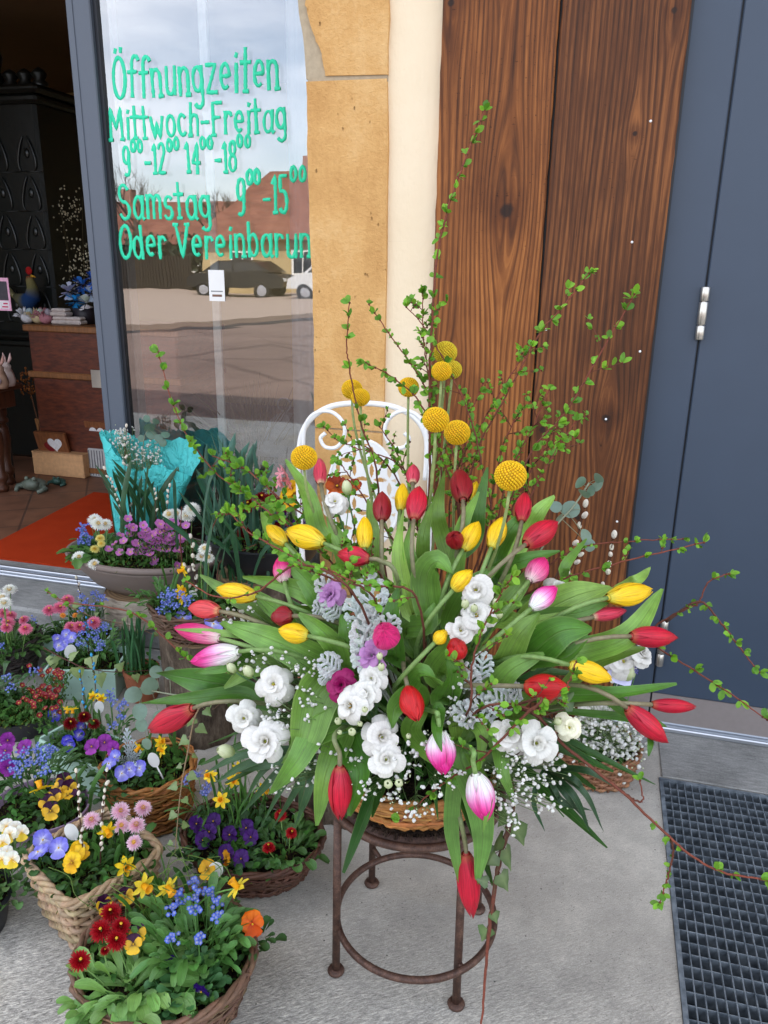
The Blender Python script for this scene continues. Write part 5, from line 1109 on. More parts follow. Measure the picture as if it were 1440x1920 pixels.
# ------------------------------------------------------------- containers
def ring_pts(c, rx, ry, z, n=72, sq=2.0, rot=0.0, jit=None):
    o = []
    for k in range(n):
        a = 2 * pi * k / n; ca, sa = cos(a), sin(a); e = (abs(ca) ** sq + abs(sa) ** sq) ** (-1 / sq); x, y = rx * ca * e, ry * sa * e; x, y = x * cos(rot) - y * sin(rot), x * sin(rot) + y * cos(rot)
        p = V((c.x + x, c.y + y, z))
        if jit: p += V((jit(), jit(), jit()))
        o.append(p)
    return o
def basket(name, label, c, rx, ry, h, col, z0=0.0, flare=.78, rows=10, thick=.005, sq=2.0, rot=0.0, stakes=36, rough=0.0, rimr=.008, rope=False, soil=.85, grp=None, seed=1, loops=2, mossn=160, stcol=None):
    rr = random.Random(seed); t = thing(name, label, 'basket', V((c.x, c.y, z0)), grp); n = stakes * 4
    k_ = lambda v: flare + (1 - flare) * v ** .8
    m = MB()
    for r_ in range(rows):
        v = (r_ + .5) / rows; z = z0 + .006 + v * (h - .012); cc = vary(col, .16, rr); sgn = 1 if r_ % 2 else -1; pts = []
        for i, p in enumerate(ring_pts(V((0, 0, 0)), rx * k_(v), ry * k_(v), 0, n, sq, rot)):
            w_ = sin(2 * pi * i / n * stakes / 2) * sgn * thick * (.9 if not rough else .5); d = V((p.x, p.y, 0)).normalized(); jz = rr.gauss(0, rough * thick) if rough else 0
            pts.append(V((c.x, c.y, z + jz)) + p + d * (w_ + (rr.gauss(0, rough * thick * .35) if rough else 0)))
        m.tube(pts, [thick * rr.uniform(.85, 1.1) for _ in pts] if rough else thick, 6, [vary(cc, .14, rr) for _ in pts], False, True)
    if rough:                                                    # loose twigs wound round the outside
        for _ in range(rows * 4):
            v = rr.uniform(.05, 1); a0 = rr.uniform(0, 2 * pi); ln = rr.uniform(.6, 2.2); dv = rr.uniform(-.18, .18); pts = []
            for i in range(16):
                a = a0 + ln * i / 15; vv = min(1.03, max(.02, v + dv * i / 15)); e = (abs(cos(a)) ** sq + abs(sin(a)) ** sq) ** (-1 / sq); x, y = rx * k_(vv) * cos(a) * e, ry * k_(vv) * sin(a) * e; x, y = x * cos(rot) - y * sin(rot), x * sin(rot) + y * cos(rot); pts.append(V((c.x + x, c.y + y, z0 + .006 + vv * h)) + V((x, y, 0)).normalized() * (thick * 1.1 + abs(rr.gauss(0, .003))))
            m.tube(pts, thick * rr.uniform(.35, .65), 5, vary(col, .35, rr))
    m.build('weave', M_WICKER, t)
    m = MB()
    for i in range(stakes):
        a = 2 * pi * (i + .5) / stakes; pts = []
        for v in (0, .35, .7, 1.0):
            e = (abs(cos(a)) ** sq + abs(sin(a)) ** sq) ** (-1 / sq); x, y = rx * k_(v) * cos(a) * e, ry * k_(v) * sin(a) * e; x, y = x * cos(rot) - y * sin(rot), x * sin(rot) + y * cos(rot); pts.append(V((c.x + x, c.y + y, z0 + .002 + v * (h - .004))))
        m.tube(pts, thick * .75, 5, vary(stcol or col, .15, rr))
    m.build('stakes', M_WICKER, t)
    m = MB()
    for q in range(loops):                                       # twisted rim
        pts = []
        for i, p in enumerate(ring_pts(V((0, 0, 0)), rx * 1.02, ry * 1.02, 0, n, sq, rot)):
            a = 2 * pi * i / n * (stakes if not rope else stakes * 1.2) / 3 + 2 * pi * q / loops; d = V((p.x, p.y, 0)).normalized(); pts.append(V((c.x, c.y, z0 + h)) + p + d * (cos(a) * rimr * .62) + V((0, 0, sin(a) * rimr * .62)) + V((rr.gauss(0, rough * .001),) * 3))
        m.tube(pts, rimr * .62, 6, [vary(col, .15, rr) for _ in pts], False, True)
    m.build('rim', M_WICKER, t)
    m = MB(); zs = z0 + h * soil; g = []
    for f in (1, .66, .33, .02): g.append([p + V((0, 0, rr.gauss(0, .004) + (1 - f) * .008)) for p in ring_pts(c, rx * k_(soil) * .965 * f, ry * k_(soil) * .965 * f, zs, 40, sq, rot)])
    g.insert(0, ring_pts(c, rx * k_(.05) * .95, ry * k_(.05) * .95, z0 + .003, 40, sq, rot)); m.grid(g, (.1, .08, .06), True); m.build('soil', M_SOIL, t)
    if mossn:
        m = MB(); mossy(m, [p for f in (.9, .75, .55, .3) for p in ring_pts(c, rx * k_(soil) * f, ry * k_(soil) * f, zs + .006, 40, sq, rot)], rr, mossn * 3 + 200, .014); m.build('moss', M_MOSS, t, kind='stuff')
    return t
def bowl(name, label, c, rx, ry, prof, mat, soil_z, soil_k, cat='planter', n=56, mossn=150, grp=None, z0=0.0, rimband=None, sq=2):
    rr = random.Random(len(label)); t = thing(name, label, cat, V((c.x, c.y, z0)), grp); m = MB(); m.lathe([(r_, z) for r_, z in prof], V((c.x, c.y, z0)), n, sx=rx, sy=ry); sharp(m.build('shell', mat, t), 50)
    m = MB(); g = []
    for f in (1, .66, .33, .02): g.append([p + V((0, 0, rr.gauss(0, .004) + (1 - f) * .012)) for p in ring_pts(c, rx * soil_k * f, ry * soil_k * f, z0 + soil_z, 40)])
    m.grid(g, (.1, .08, .06), True); m.build('soil', M_SOIL, t)
    if mossn: m = MB(); mossy(m, [p for f in (.9, .78, .6, .35) for p in ring_pts(c, rx * soil_k * f, ry * soil_k * f, z0 + soil_z + .006, 40)], rr, mossn * 2 + 150, .016); m.build('moss', M_MOSS, t, kind='stuff')
    return t
def crate(name, label, fl, fr_, bl, h, cat='planter box', grp='mint wooden planter boxes', z0=0.0, mossn=120):
    """fl, fr_, bl: front-left, front-right, back-left rim corners on the ground plane"""
    rr = random.Random(len(label)); u = (fr_ - fl); v = (bl - fl); v = v - u.normalized() * v.dot(u.normalized()); br = fl + u + v; t = thing(name, label, cat, V((fl + u / 2 + v / 2)[:2] + (z0,)), grp); th = .008; un, vn = u.normalized(), v.normalized(); fl3 = lambda a, b, z: V((fl.x, fl.y, 0)) + un * a + vn * b + V((0, 0, z0 + z))
    U, W = u.length, v.length
    for (a0, a1, b0, b1) in ((0, U, 0, th), (0, U, W - th, W), (0, th, th, W - th), (U - th, U, th, W - th)):
        m = MB(); ins = .06; p = []
        for z, k in ((.002, 1), (h, 0)):
            for a, b in ((a0, b0), (a1, b0), (a1, b1), (a0, b1)): p.append(fl3(U / 2 + (a - U / 2) * (1 - ins * k), W / 2 + (b - W / 2) * (1 - ins * k), z))
        m.add(p, [(3, 2, 1, 0), (4, 5, 6, 7)] + [(i, (i + 1) % 4, (i + 1) % 4 + 4, i + 4) for i in range(4)]); o = m.build('side_board', M_MINT, t, False); b_ = o.modifiers.new('b', 'BEVEL'); b_.width = .0015; b_.segments = 2
    m = MB(); m.grid([[fl3(th + (U - 2 * th) * i / 10, th + (W - 2 * th) * j / 8, h * .8 + rr.gauss(0, .004)) for i in range(11)] for j in range(9)]); m.build('soil', M_SOIL, t)
    m = MB(); mossy(m, [fl3(U * rr.uniform(.1, .9), W * rr.uniform(.1, .9), h * .82) for _ in range(60)], rr, mossn * 3, .02); m.build('moss', M_MOSS, t, kind='stuff')
    return t
# ------------------------------------------------------------- planters on the pavement
R6 = random.Random(66)
def hd(pts, z): return [G(x, y, z) for x, y in pts]
RED, DRED = (s(176, 16, 30), s(120, 6, 18)), (s(132, 10, 24), s(84, 6, 14))
PINK = (s(246, 222, 234), s(236, 110, 160)); ROSE = (s(240, 150, 180), s(216, 26, 80)); WHT = (s(244, 244, 240), s(238, 238, 214))
YEL = (s(248, 208, 40), s(246, 200, 30), s(246, 186, 20), s(150, 80, 20)); LAV = (s(126, 124, 222), s(136, 134, 228), s(146, 144, 232), s(250, 250, 250))
PUR = (s(70, 24, 110), s(76, 26, 116), s(64, 20, 100), s(40, 8, 60)); BLU = (s(74, 66, 206), s(80, 74, 214), s(70, 64, 200), s(230, 226, 240)); PLUM = (s(150, 50, 160), s(140, 40, 150), s(160, 60, 166), s(70, 10, 80))
DPUR = (s(60, 14, 56), s(240, 190, 50), s(244, 196, 50), s(50, 10, 40)); WYE = (s(246, 246, 236), s(246, 244, 226), s(244, 214, 60), s(240, 190, 40)); ORA = (s(236, 120, 22), s(238, 110, 20), s(232, 92, 18), s(190, 50, 10))
# --- round twig basket in front
A0 = V((-.725, 1.075, 0)); AZ = .112
basket('twig_basket', 'round dark twig basket in the foreground with red daisies and forget-me-nots', A0, .172, .160, .135, s(112, 84, 66), flare=.74, rows=13, thick=.0052, rough=1.0, rimr=.009, soil=.83, stakes=22, seed=2, loops=3, mossn=420)
daisy('foreground daisy plant with big dark red pompon flowers and pale green leaves', hd([(208, 1712), (226, 1738), (190, 1745)], .225) + hd([(218, 1762)], .215) + hd([(150, 1802)], .20) + hd([(196, 1785)], .17)[:0], AZ, .033, RED, 40, .055, .075, s(142, 192, 104), base=G(270, 1850, AZ), W=.026)
t_ = daisy('small leafy daisy plant spilling over the front rim of the foreground basket', hd([(196, 1783)], .18), AZ, .017, RED, 34, .06, .065, s(132, 182, 98), base=G(225, 1880, AZ), W=.026)
forgetmenot('forget-me-not at the right of the foreground basket with many upright leaves', hd([(362, 1655), (340, 1675), (338, 1690), (390, 1670), (368, 1680), (325, 1707), (408, 1690), (366, 1705), (318, 1760), (408, 1715), (372, 1758)], .235), AZ, 70, .065, .075, base=G(372, 1790, AZ), fr=.0042, cl=.011, cnt=12, lc=s(112, 168, 88), W=.02)
viola('orange viola at the right rim of the foreground basket', hd([(473, 1732)], .17), AZ, .040, ORA, 10, .03, face=V((.3, -.8, .3)))
viola('drooping purple and white viola blooms low in the foreground basket', hd([(320, 1812), (378, 1858)], .15), AZ, .030, (s(56, 22, 120), s(56, 22, 120), s(236, 232, 240), s(40, 10, 90)), 30, .04, .03, face=V((.2, -.5, -.2)), lc=s(84, 134, 80))
viola('dark purple and yellow violas behind the red foreground daisies', hd([(236, 1680), (195, 1695), (200, 1705), (258, 1750), (250, 1770)], .20), AZ, .028, DPUR, 12, .03)
narcissus('dwarf daffodil with three pale yellow blooms at the back of the foreground basket', hd([(268, 1660), (312, 1662), (447, 1665)], .26), AZ, .052, 14, .13, base=G(310, 1720, AZ), pet=s(238, 214, 66), cup=s(244, 178, 30))
def wires(lab, pts_, z0, rr, n=12, col=s(96, 124, 48)):
    t = thing('wiry_vine', lab, 'vine', pts_[0], 'wiry vines'); m = MB()
    for k in range(n):
        a = rr.choice(pts_) + V((rr.gauss(0, .02), rr.gauss(0, .02), 0)); e = a + V((rr.uniform(-.16, .14), rr.uniform(-.06, .08), rr.uniform(.05, .17))); mid = a.lerp(e, .5) + V((rr.gauss(0, .03), rr.gauss(0, .02), .03)); m.tube(catmull([a, mid, e, e + V((rr.uniform(-.06, .06), 0, rr.uniform(-.04, .02)))], 6), .0009, 4, vary(col, .2, rr), False)
    m.build('stems', M_STEM, t); return t
wires('tangle of thin green wiry vine over the back of the foreground basket', hd([(280, 1740), (320, 1740), (360, 1720)], AZ), AZ, R6, 26)
# --- square willow basket
B0 = V((-1.005, 1.243, 0)); BZ = .135
basket('square_willow_basket', 'square pale willow basket with pink daisies and pussy willow, left of the foreground', B0, .112, .112, .165, s(176, 150, 118), flare=.80, rows=11, thick=.0062, sq=7, rot=rad(-26.2), stakes=28, rimr=.010, soil=.84, seed=9, loops=3, mossn=240)
PW = [((228, 1549), .225), ((268, 1516), .225), ((226, 1521), .24), ((256, 1548), .225), ((252, 1580), .22), ((172, 1538), .24)]
daisy('pale pink daisy plant with six open flowers in the square willow basket', [G(x, y, z) for (x, y), z in PW], BZ, .034, PINK, 24, .045, .045, s(84, 130, 62), base=G(240, 1610, BZ))
viola('lavender violas at the left corner of the square willow basket', hd([(80, 1575), (72, 1598), (110, 1590)], .20), BZ, .036, LAV, 12, .03)
viola('golden yellow violas in the middle of the square willow basket', hd([(150, 1594), (135, 1617), (142, 1604)], .20), BZ, .034, YEL, 22, .04)
narcissus('daffodil with an orange cup behind the white label of the square basket', hd([(200, 1556)], .24), BZ, .044, 10, .11, base=G(190, 1600, BZ), bw=.011)
narcissus('yellow daffodil leaning out over the front edge of the square basket', hd([(235, 1624)], .20), BZ, .048, 8, .08, base=G(225, 1650, BZ), bw=.01)
willow('left pussy willow sprig in the square willow basket', [G(162, 1640, BZ), G(152, 1560, .24), G(143, 1450, .34)], R6, 11)
willow('right pussy willow sprig in the square willow basket', [G(188, 1640, BZ), G(190, 1550, .25), G(200, 1448, .34)], R6, 11)
plant_tag('white plant label in the square willow basket', G(134, 1560, .215), .045, BZ, R6, -.35)
# --- dark oval twig basket
C0 = V((-.717, 1.472, 0)); CZ = .085
basket('oval_twig_basket', 'low oval dark brown twig basket with purple violas, beside the stool', C0, .172, .136, .105, s(86, 56, 42), flare=.70, rows=12, thick=.0046, rough=1.0, rimr=.008, soil=.82, stakes=20, seed=4, loops=3, mossn=120)
daisy('daisy plant with one round red flower in the dark oval basket', hd([(526, 1529), (504, 1590), (546, 1562)], .155), CZ, .028, (s(196, 24, 40), s(150, 8, 24)), 40, .05, .045, s(86, 134, 66), base=G(535, 1600, CZ), W=.024)
viola('mass of dark purple violas at the left of the oval basket', hd([(368, 1545), (392, 1560), (430, 1565), (462, 1552), (470, 1570), (424, 1600), (452, 1610), (380, 1575), (400, 1540)], .13), CZ, .032, PUR, 60, .08, .034, base=G(420, 1590, CZ), lc=s(58, 96, 50))
viola('single drooping orange yellow viola on the front rim of the oval basket', hd([(424, 1610)], .13), CZ, .030, (s(232, 160, 40), s(236, 170, 40), s(210, 120, 20), s(90, 40, 10)), 6, .02, face=V((-.5, -.6, -.2)))
narcissus('clump of dwarf daffodils with five blooms under the palm leaf', hd([(450, 1440), (415, 1500), (490, 1480), (395, 1455), (436, 1462)], .24), CZ, .042, 30, .17, base=G(450, 1540, CZ), sp=.04, bw=.006)
forgetmenot('blue grape hyacinths at the left of the dark oval basket', hd([(386, 1475), (385, 1485), (352, 1460), (372, 1450)], .22), CZ, 14, .03, .08, s(50, 80, 190), base=G(400, 1540, CZ), cl=.012, fr=.0032, W=.007)
plant_tag('white plant label with a yellow viola leaning over it, beside the oval basket', G(404, 1632, .19), .055, .09, R6, .2)
viola('yellow viola bloom in front of the white label by the oval basket', hd([(388, 1630)], .20), .10, .032, (s(226, 170, 30), s(230, 176, 30), s(236, 180, 30), s(90, 40, 10)), 5, .015)
# --- rope basket
D0 = V((-1.074, 1.585, 0)); DZ = .128
basket('rope_basket', 'round golden straw basket with a twisted rope rim behind the square willow basket', D0, .118, .114, .152, s(160, 106, 54), flare=.86, rows=14, thick=.0056, rough=.5, rimr=.010, rope=True, soil=.86, stakes=16, seed=12, mossn=160)
viola('lavender violas in the rope basket beside the silver leaves', hd([(204, 1432), (242, 1443), (228, 1450), (262, 1440), (215, 1420)], .20), DZ, .031, LAV, 26, .05)
viola('plum purple violas at the left of the rope basket', hd([(172, 1400), (196, 1392), (212, 1404)], .21), DZ, .034, PLUM, 16, .04)
narcissus('two dwarf daffodils at the right of the rope basket', hd([(262, 1400), (306, 1408), (300, 1392)], .22), DZ, .038, 14, .10, base=G(290, 1440, DZ))
t_ = thing('silver_ragwort', 'small silver leaved plant in the middle of the rope basket', 'silver plant', G(240, 1440, DZ), 'silver plants')
for (x0, y0, x1, y1) in ((240, 1425, 238, 1365), (240, 1430, 218, 1418), (245, 1430, 268, 1405), (240, 1435, 225, 1440), (242, 1430, 252, 1385), (246, 1435, 262, 1432)):
    m = MB(); a, b = G(x0, y0, .15), G(x1, y1, .215); lobed_leaf(m, a, b, toward(b), .026, s(186, 196, 200), R6, 5); m.build('leaf', M_FUZZ, t_, False)
plant_tag('white plant label standing right of the violas in the rope basket', G(288, 1425, .21), .045, DZ, R6, -.3)
# --- mint crates
crate('planter_crate', 'mint wooden crate with three dark red daisies, nearest of the mint crates', V((-1.5, 1.671, 0)), V((-1.215, 1.585, 0)), V((-1.45, 1.80, 0)), .10)
daisy('three dark red daisies in the nearest mint crate', hd([(132, 1357), (158, 1345), (177, 1358)], .165), .085, .034, DRED, 14, .04, .04, s(70, 108, 56), base=G(165, 1410, .085))
viola('blue violas in the nearest mint crate under the red daisies', hd([(148, 1378), (152, 1364), (130, 1398), (126, 1390)], .125), .085, .028, BLU, 22, .04, .028)
narcissus('hanging pale daffodil buds at the back of the nearest mint crate', hd([(128, 1328), (136, 1328), (175, 1305), (190, 1308)], .20), .085, .034, 16, .13, base=G(165, 1370, .085), faces=[V((-.2, -.3, -1)), V((.1, -.3, -1)), V((.2, -1, .2)), V((.3, -1, .1))])
forgetmenot('forget-me-not at the right end of the nearest mint crate', hd([(208, 1310), (222, 1325), (232, 1318), (212, 1360), (225, 1345), (205, 1300)], .19), .085, 26, .045, .04, base=G(215, 1390, .085))
willow('blue dyed catkin sprig, left one in the nearest mint crate', [G(160, 1400, .085), G(158, 1320, .2), G(150, 1262, .27)], R6, 9, s(66, 150, 196), .012, 'dyed catkin sprigs', 'dyed_catkin_sprig')
willow('blue dyed catkin sprig, right one in the nearest mint crate', [G(182, 1390, .085), G(180, 1300, .2), G(172, 1232, .29)], R6, 9, s(66, 150, 196), .012, 'dyed catkin sprigs', 'dyed_catkin_sprig')
plant_tag('grey back of a plant label in the nearest mint crate', G(186, 1326, .19), .045, .085, R6, .1)
crate('planter_crate', 'mint wooden crate with lavender violas, middle one of the mint crates', V((-1.725, 1.995, 0)), V((-1.49, 2.06, 0)), V((-1.79, 2.17, 0)), .12)
viola('lavender violas at the back left of the middle mint crate', hd([(108, 1198), (118, 1206), (134, 1195), (124, 1190), (110, 1210)], .19), .10, .031, LAV, 14, .04)
forgetmenot('forget-me-not filling the right half of the middle mint crate', hd([(165, 1172), (178, 1185), (180, 1198), (196, 1170), (168, 1192), (190, 1208), (184, 1215), (152, 1190), (150, 1208), (198, 1178)], .21), .10, 44, .07, .05, base=G(180, 1230, .10))
narcissus('narcissus leaves in the pot between the middle mint crate and the log', hd([(256, 1192), (262, 1198)], .24)[:0], .10, .03, 30, .20, base=G(250, 1265, .10), sp=.022, bw=.010, lean=.12, bcol=s(58, 104, 66))
t_ = bpy.data.objects['daffodil_plant.' + '%03d' % (len([o for o in bpy.data.objects if o.name.startswith('daffodil_plant')]) - 1)]
bowl('clay_pot', 'small brown clay pot with narcissus leaves beside the middle mint crate', V((-1.425, 2.115, 0)), .06, .06, [(.001, .001), (.8, .001), (1, .1), (1.04, .1), (1.04, .115), (.95, .115), (.9, .09)], M_TERRA, .098, .92, 'pot', mossn=60)
ivy('brown twig of pale ivy leaves lying across the middle mint crate', [G(82, 1215, .15), G(130, 1240, .16), G(160, 1252, .15), G(215, 1260, .14), G(290, 1256, .13)], R6, .055, n=7, col=s(136, 156, 96), stemc=s(84, 46, 40))
ivy('thin ivy vine running over the rear mint crate towards the log', [G(103, 1122, .22), G(140, 1142, .22), G(185, 1160, .2), G(250, 1175, .18), G(300, 1195, .15)], R6, .036, n=8, col=s(108, 128, 66), stemc=s(120, 96, 70))
plant_tag('grey plant label in the middle mint crate beside the big ivy leaf', G(132, 1222, .17), .065, .10, R6, .35)
willow('blue dyed catkin sprig standing in the middle mint crate', [G(168, 1240, .1), G(164, 1190, .2), G(162, 1160, .27)], R6, 6, s(66, 150, 196), .012, 'dyed catkin sprigs', 'dyed_catkin_sprig')
crate('planter_crate', 'mint wooden crate with pink button daisies, rear one of the mint crates', V((-1.90, 2.215, 0)), V((-1.66, 2.26, 0)), V((-1.93, 2.36, 0)), .11)
daisy('pink daisies at the left of the rear mint crate', hd([(92, 1145), (112, 1140), (127, 1126)], .22) + hd([(133, 1177), (148, 1176), (176, 1168)], .2), .09, .042, ROSE, 26, .05, .05, s(64, 104, 50), base=G(125, 1185, .1))
daisy('two small orange daisies in the rear mint crate', hd([(118, 1154), (141, 1154)], .2), .09, .02, (s(244, 176, 90), s(236, 120, 50)), 10, .03, .04, s(64, 104, 50), base=G(125, 1190, .1))
forgetmenot('forget-me-not under the taupe bowl in the rear mint crate', hd([(151, 1118), (175, 1113), (184, 1118), (192, 1122), (152, 1142), (172, 1136), (160, 1128)], .24), .09, 30, .06, .05, base=G(170, 1170, .1), lc=s(76, 120, 60))
willow('short pussy willow sprig in front of the door rail by the taupe bowl', [G(160, 1170, .1), G(152, 1120, .22), G(144, 1086, .3)], R6, 5, sz=.016)
# --- left edge: dark bark bowl, moss pot, lilac bowl, black tray
I0 = V((-2.04, 2.14, 0))
basket('bark_basket', 'dark grey wickerwork bowl with pink daisies at the left edge', I0, .155, .135, .13, s(70, 62, 58), flare=.8, rows=9, thick=.008, rough=1.0, rimr=.009, soil=.85, stakes=16, seed=7, mossn=200)
daisy('pink ringed daisies in the dark grey wickerwork bowl', hd([(7, 1150), (20, 1155), (15, 1168), (45, 1163), (12, 1178), (48, 1180)], .23), .11, .038, ROSE, 60, .09, .06, s(72, 112, 52), base=G(25, 1215, .11))
daisy('tall white daisies rising at the left edge above the pink ringed ones', hd([(18, 1107), (5, 1122), (8, 1132), (-8, 1112)], .33), .11, .042, WHT, 10, .05, .06, s(72, 112, 52), base=G(8, 1210, .11), face=V((.1, -.2, 1)))
forgetmenot('forget-me-not buds among the pink daisies at the left edge', hd([(3, 1163), (6, 1182), (0, 1210), (60, 1162)], .2), .11, 24, .06, .05, base=G(10, 1225, .11), lc=s(74, 116, 56))
J0 = V((-1.70, 1.83, 0))
bowl('moss_pot', 'low dark pot of dark red saxifrage and moss at the left', J0, .115, .10, [(.001, .001), (.8, .001), (1, .06), (1.03, .07), (.96, .07), (.9, .05)], M_BLACKP, .06, .95, 'pot', mossn=900)
saxifrage('dark red mossy saxifrage in the low dark pot', [G(80 + R6.gauss(0, 22), 1298 + R6.gauss(0, 17), .13) for _ in range(46)] + [G(105 + R6.gauss(0, 6), 1262 + R6.gauss(0, 5), .17) for _ in range(9)], .06, s(140, 22, 34), R6, .0085, spread=.13)
viola('single blue viola at the front of the dark red saxifrage', hd([(102, 1340)], .1), .05, .034, BLU, 6, .02)
forgetmenot('leafy forget-me-not at the left edge before the dark red saxifrage', hd([(63, 1258), (14, 1268), (20, 1288)], .14), .05, 60, .08, .06, base=V((-1.84, 1.86, 0)), lc=s(84, 124, 76), W=.022)
bowl('moss_pot', 'dark pot under the leafy forget-me-not at the left edge', V((-1.86, 1.87, 0)), .06, .06, [(.001, .001), (.8, .001), (1, .05), (.96, .05), (.9, .04)], M_BLACKP, .045, .95, 'pot', mossn=100)
K0 = V((-1.27, 1.40, 0))
bowl('lilac_bowl', 'lilac glazed bowl with a yellow daffodil and blue forget-me-nots at the left', K0, .125, .105, [(.001, .001), (.55, .001), (.86, .06), (1, .12), (1.0, .124), (.965, .124), (.9, .10)], M_LILAC, .10, .94, 'bowl', mossn=120)
forgetmenot('forget-me-not with twelve blue clusters in the lilac bowl', hd([(65, 1403), (80, 1408), (92, 1410), (42, 1412), (62, 1428), (80, 1425), (45, 1438), (12, 1420), (28, 1445), (86, 1448), (30, 1432), (98, 1405)], .21), .10, 56, .07, .055, base=G(60, 1470, .10), lc=s(88, 136, 74))
viola('plum purple violas at the left edge behind the forget-me-nots', hd([(10, 1408), (5, 1425), (14, 1440), (45, 1400), (14, 1388)], .20), .10, .033, PLUM, 16, .05)
viola('dark purple and yellow violas at the right of the lilac bowl', hd([(120, 1465), (130, 1478), (100, 1495), (88, 1505), (95, 1520), (128, 1490), (108, 1478)], .19), .10, .034, DPUR, 26, .05, base=G(105, 1520, .10))
narcissus('big yellow daffodil with its back turned, in the lilac bowl', hd([(76, 1480)], .21), .10, .052, 8, .13, base=G(120, 1530, .10), bw=.014, faces=[V((-.25, .2, .35))], lean=.45)
L0 = V((-1.275, 1.125, 0))
bowl('black_nursery_tray', 'black plastic nursery pot with white and yellow violas at the left edge', L0, .115, .10, [(.001, .001), (.8, .001), (.95, .075), (1, .08), (1.02, .085), (.95, .09), (.9, .07)], M_BLACKP, .075, .92, 'pot', mossn=80)
viola('white and yellow violas in the black nursery pot', hd([(12, 1550), (28, 1555), (40, 1562), (5, 1580), (10, 1600), (22, 1612), (3, 1612), (18, 1565)], .16), .075, .029, WYE, 60, .07, .036, base=G(15, 1650, .075), lc=s(88, 126, 70))
# --- taupe bowl on the pale log
HC = V((-1.65, 2.53, 0)); HZ = .222
def log_(name, lab, c, r_, z0, z1, mt, seed, grp='log stumps', lying=None):
    rr = random.Random(seed); t = thing(name, lab, 'log', V((c.x, c.y, z0)), grp); m = MB(); n = 40; rows = []; ph = [rr.uniform(0, 6) for _ in range(4)]
    for i in range(9):
        z = z0 + (z1 - z0) * i / 8; rows.append([V((c.x, c.y, z)) + V((cos(a), sin(a), 0)) * r_ * (1 + .05 * sin(3 * a + ph[0]) + .03 * sin(7 * a + ph[1] + z * 9) + .025 * sin(13 * a + ph[2] - z * 14) + rr.gauss(0, .008)) for a in [2 * pi * k / n for k in range(n)]])
    m.grid(rows, loop=True); m.build('bark', mt, t); m = MB(); m.add([V((p.x, p.y, z1 - .001)) for p in rows[-1]], [tuple(range(n))]); m.build('cut_face', M_CUT, t, False); return t
log_('log_stump', 'pale peeled log stump carrying the taupe bowl on the doorstep', HC, .155, .1, HZ, M_BIRCH, 3)
bowl('taupe_bowl', 'wide taupe plastic bowl of pink saxifrage on a pale log stump', HC, .315, .205, [(.001, 0), (.52, 0), (.70, .035), (.86, .09), (.93, .118), (.935, .121), (.93, .124), (.95, .128), (1.0, .133), (1.015, .142), (1.0, .152), (.955, .155), (.92, .145), (.9, .12)], M_TAUPE, .132, .93, 'planter', 72, 700, z0=HZ)
HS = HZ + .132
saxifrage('mauve pink mossy saxifrage in full bloom in the taupe bowl', [P(x, y, 2.42) for x, y in [(292 + R6.gauss(0, 32), 1007 + R6.gauss(0, 17)) for _ in range(78)] if y > 972] + [P(x, y, 2.40) for x, y in ((204, 1030), (216, 1020), (225, 1036), (232, 1015), (245, 1035), (282, 1040))], HS, s(196, 116, 186), R6, .0155, base=V((-1.57, 2.50, HS)), spread=.22)
daisy('white and pink daisies at the left of the taupe bowl', [P(178, 976, 2.44), P(184, 983, 2.41), P(198, 984, 2.43), P(149, 1046, 2.37), P(177, 1059, 2.34)], HS, .046, WHT, 36, .07, .075, s(96, 138, 66), base=V((-1.78, 2.46, HS)), W=.036)
daisy('small yellow white daisies low in the taupe bowl', [P(188, 1010, 2.39), P(190, 1020, 2.38), P(178, 1030, 2.38)], HS, .03, (s(240, 230, 150), s(230, 200, 60)), 20, .05, .06, s(96, 138, 66), base=V((-1.74, 2.44, HS)))
daisy('white pompon daisies at the right of the taupe bowl before the glass', [P(360, 956, 2.46), P(350, 968, 2.45), P(318, 966, 2.48), P(330, 965, 2.5)], HS, .05, WHT, 10, .04, .06, s(80, 120, 60), base=V((-1.46, 2.5, HS)))
forgetmenot('forget-me-not at the left rim of the taupe bowl', [P(x, y, 2.46) for x, y in ((155, 988), (153, 998), (162, 1002), (150, 1014), (160, 1015), (168, 1012), (150, 1032), (186, 990), (172, 980))], HS, 20, .04, .05, base=V((-1.83, 2.5, HS)), fr=.005, cl=.014)
narcissus('tall dark green narcissus leaves in the taupe bowl', [], HS, .03, 26, .36, base=V((-1.65, 2.56, HS)), sp=.055, bw=.019, lean=.32, bcol=s(46, 84, 54))
willow('pussy willow sprig leaning left in the taupe bowl', [V((-1.70, 2.50, HS)), P(222, 940, 2.5), P(198, 882, 2.5)], R6, 12, sz=.017)
willow('pussy willow sprig upright in the taupe bowl before the blue tissue', [V((-1.66, 2.52, HS)), P(236, 900, 2.54), P(237, 802, 2.56)], R6, 9, sz=.017)
willow('short pussy willow sprig at the right of the narcissus leaves', [V((-1.53, 2.50, HS)), P(313, 960, 2.48), P(318, 914, 2.5)], R6, 7, sz=.017)
willow('thin pussy willow sprig between the narcissus leaves and the glass', [V((-1.58, 2.52, HS)), P(292, 950, 2.5), P(290, 920, 2.52)], R6, 5, sz=.015)
